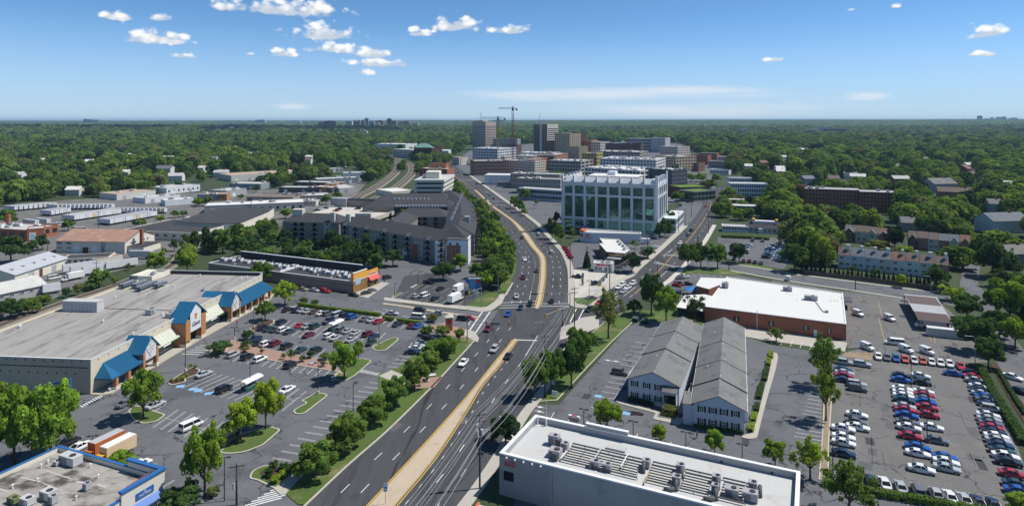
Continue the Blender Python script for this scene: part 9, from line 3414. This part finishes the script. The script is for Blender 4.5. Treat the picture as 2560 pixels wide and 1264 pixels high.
fence('dark green screened fence behind the office ranges',B4(1345,885),B4(1720,935),2.0,'skip_green','steel')
pts = [B5(180,462),B5(500,500),B5(800,535),B5(1100,578),B5(1420,615)]
for i,(a,b) in enumerate(zip(pts,pts[1:])):
 fence(f'weathered board fence below the conifers, {ORD[i]} stretch from the left',a,b,1.8,'wood_weathered','wood_brown',1.2)
a,b = B5(590,1195),B5(1520,1262)
t = thing('wire_fence','thin wire fence between post office yard and dealer lot','fence',(*a,0),math.atan2(b[1]-a[1],b[0]-a[0]))
L = math.dist(a,b)
for i in range(14):
 MB().cyl(L*i/13,0,0,2.2,.045,None,6).obj('post','dark_steel',t)
for z in (.5,1.1,1.7,2.15):
 MB().bar((0,0,z),(L,0,z),.03).obj('rail','grey_metal',t)
for i,(f,u,v) in enumerate(((B2,1590,440),(B2,1610,432),(B2,1640,420),(B2,1665,408),(B2,1500,498),(B2,1530,475),(B2,1555,455))):
 t = thing('bollard',f'yellow post in front of the orange end wall, {ORD[i]} of seven','bollard',(*f(u,v),.15),0,'yellow posts at the shop strip')
 MB().cyl(0,0,0,1.4,.12,None,8).obj('post','yellow_paint',t)
 MB().cyl(0,0,1.4,1.5,.13,.02,8).obj('cap','yellow_paint',t)
t = thing('platform_roof','station platform roofs beside the far bend of the railway','platform roof',(*C3(430,452),0),2.2)
for i in range(5):
 MB().box(i*22,i*22+20,-4,4,5,5.6).obj('roof_section','roof_pale' if i%2 else 'roof_rust',t)
 for x in (3,16):
  MB().box(i*22+x,i*22+x+.6,-.4,.4,0,5).obj('column','concrete',t)

# repair patches and tar seams in the asphalt
PR = random.Random(12)
for (f,u0,u1,v0,v1,n,ang,z) in ((A2,700,1500,300,1200,9,1.25,.057),(A2,1300,1900,300,1100,6,1.25,.057),(A1,700,1900,450,1050,10,1.4,.024),(A3,600,1000,50,500,7,1.12,.024),(A3,700,2000,600,1000,6,1.12,.024),(A4,800,1100,200,1000,8,1.12,.028),(A4,1500,1800,300,1000,7,1.12,.028),
          (B5,650,1150,700,1150,8,1.12,.022),(B3,750,1300,780,1050,6,.2,.057),(B2,900,1900,480,620,6,-.25,.05)):
 host = {A2:'main_road',A1:'shopping_centre_car_park',A3:'motel_car_park',A4:'dealer_car_park',B5:'post_office_yard',B3:'main_road',B2:'cross_street'}[f]
 for i in range(n):
  c = f(PR.uniform(u0,u1),PR.uniform(v0,v1))
  seam = i % 3 == 0
  MB().obox(c[0],c[1],ang+PR.uniform(-.05,.05),PR.uniform(6,16)if seam else PR.uniform(1.5,5),.12 if seam else PR.uniform(1.0,2.6),z -.002,z).obj('tar_seam' if seam else 'asphalt_patch','roof_tar' if seam else PR.choice(('asphalt_patch_dark','asphalt_patch_pale')),bpy.data.objects[host])

# ------------------------------------------------------------------ people
def person(label,p,ang,top,legs,skin=(.33,.2,.13),stride=.12):
 """one continuous figure grown from a skeleton"""
 J = {'pel':(0,0,.95,.15),'spi':(0,0,1.18,.145),'che':(0,0,1.38,.165),'nec':(0,0,1.53,.06),'hea':(.02,0,1.62,.09),'cro':(.01,0,1.72,.085)}
 E = [('pel','spi'),('spi','che'),('che','nec'),('nec','hea'),('hea','cro')]
 for s,n in ((1,'l'),(-1,'r')):
  st = stride * s
  J.update({n+'hip':(0,s*.1,.88,.10),n+'kne':(st*.7+.03,s*.11,.48,.065),n+'ank':(st*1.1,s*.11,.09,.045),n+'toe':(st*1.1+.17,s*.12,.04,.04),
     n+'sho':(0,s*.19,1.42,.062),n+'elb':(-st*.8 -.03,s*.25,1.14,.045),n+'wri':(-st*.5+.05,s*.26,.9,.033),n+'han':(-st*.4+.08,s*.26,.8,.04)})
  E += [('pel',n+'hip'),(n+'hip',n+'kne'),(n+'kne',n+'ank'),(n+'ank',n+'toe'),('che',n+'sho'),(n+'sho',n+'elb'),(n+'elb',n+'wri'),(n+'wri',n+'han')]
 ks = list(J)
 me = bpy.data.meshes.new('person')
 me.from_pydata([J[q][:3]for q in ks],[(ks.index(a),ks.index(b))for a,b in E],[])
 o = bpy.data.objects.new('tmp',me)
 COL.objects.link(o)
 sk = o.modifiers.new('s','SKIN')
 sk.use_smooth_shade = True
 o.modifiers.new('d','SUBSURF').levels = 1
 for i,q in enumerate(ks):
  r = J[q][3]
  me.skin_vertices[0].data[i].radius = (r,r*(1.25 if q in ('pel','spi','che')else 1))
  me.skin_vertices[0].data[i].use_root = q == 'pel'
 body = bpy.data.meshes.new_from_object(o.evaluated_get(bpy.context.evaluated_depsgraph_get()))
 bpy.data.objects.remove(o)
 body.name = 'person_body'
 for nm,c in (('skin',skin),(f'cloth_{top}',COLS.get(top,(.05,.05,.06))),(f'cloth_{legs}',COLS.get(legs,(.03,.03,.05))),('hair',(.02,.015,.01))):
  mat('person_'+nm,c,rough=.9,var=.1)
  body.materials.append(MATS['person_'+nm])
 for f in body.polygons:
  z = f.center.z
  f.material_index = 3 if z > 1.66 else 0 if z > 1.5 or (abs(f.center.y)>.22 and z<1.0) else 1 if z > .95 else 2 if z > .08 else 3
 t = put('person',body,None,(*p,.03),ang)
 tag(t,label,'person')

person('person in dark clothes walking across the motel car park',A3(1572,735),2.2,'grey','navy')
person('person in dark clothes standing under the near supermarket canopy',A1(1080,285),.5,'navy','black')
person('person in a blue top by the end of the shop strip',B2(1715,398),1.0,'blue','grey')
person('person in a red top crossing from the supermarket entrance',B2(345,790),-.6,'red','navy')

# ------------------------------------------------------------------ haze
def haze():
 mb = MB()
 mb.box(-24000,24000,-400,19500,-30,97)
 m = bpy.data.materials.new('haze')
 m.use_nodes = True
 k = NT(m.node_tree)
 k.n.remove(k.n['Principled BSDF'])
 v = k.new('ShaderNodeVolumePrincipled')
 v.inputs['Color'].default_value = (.48,.73,1.0,1)
 v.inputs['Density'].default_value = HAZE
 v.inputs['Anisotropy'].default_value = .1
 k.l.new(v.outputs[0],k.n['Material Output'].inputs['Volume'])
 MATS['haze'] = m
 o = mb.obj('haze','haze')
 o['kind'] = 'stuff'

def clouds():
 """cumulus out of view above the frame, added to shade the far left woods"""
 rr = random.Random(3)
 mb = MB()
 ico = [(0,0,1),(.894,0,.447),(.276,.851,.447),(-.724,.526,.447),(-.724,-.526,.447),(.276,-.851,.447),(.724,.526,-.447),(-.276,.851,-.447),(-.894,0,-.447),(-.276,-.851,-.447),(.724,-.526,-.447),(0,0,-1)]
 fs = [(0,1,2),(0,2,3),(0,3,4),(0,4,5),(0,5,1),(1,6,2),(2,7,3),(3,8,4),(4,9,5),(5,10,1),(6,7,2),(7,8,3),(8,9,4),(9,10,5),(10,6,1),(11,7,6),(11,8,7),(11,9,8),(11,10,9),(11,6,10)]
 for i in range(70):
  c = (rr.uniform(-1900,500),3500+rr.gauss(0,190),1500+rr.uniform(0,90))
  r = rr.uniform(70,200)
  mb.add([(c[0]+x*r,c[1]+y*r,c[2]+max(z,-.25)*r*.6)for x,y,z in ico],fs)
 mat('cloud_white',(.85,.85,.85),var=0,fine=0)
 o = mb.obj('shading_cloud_bank','cloud_white',smooth=True)
 o['kind'] = 'stuff'

clouds()
HAZE = 5.6e-5
haze()
print('BUILD',round(time.time()-T0,1),'s objects',len(bpy.data.objects),'trees',NTREE[0],'cars',NCAR[0])
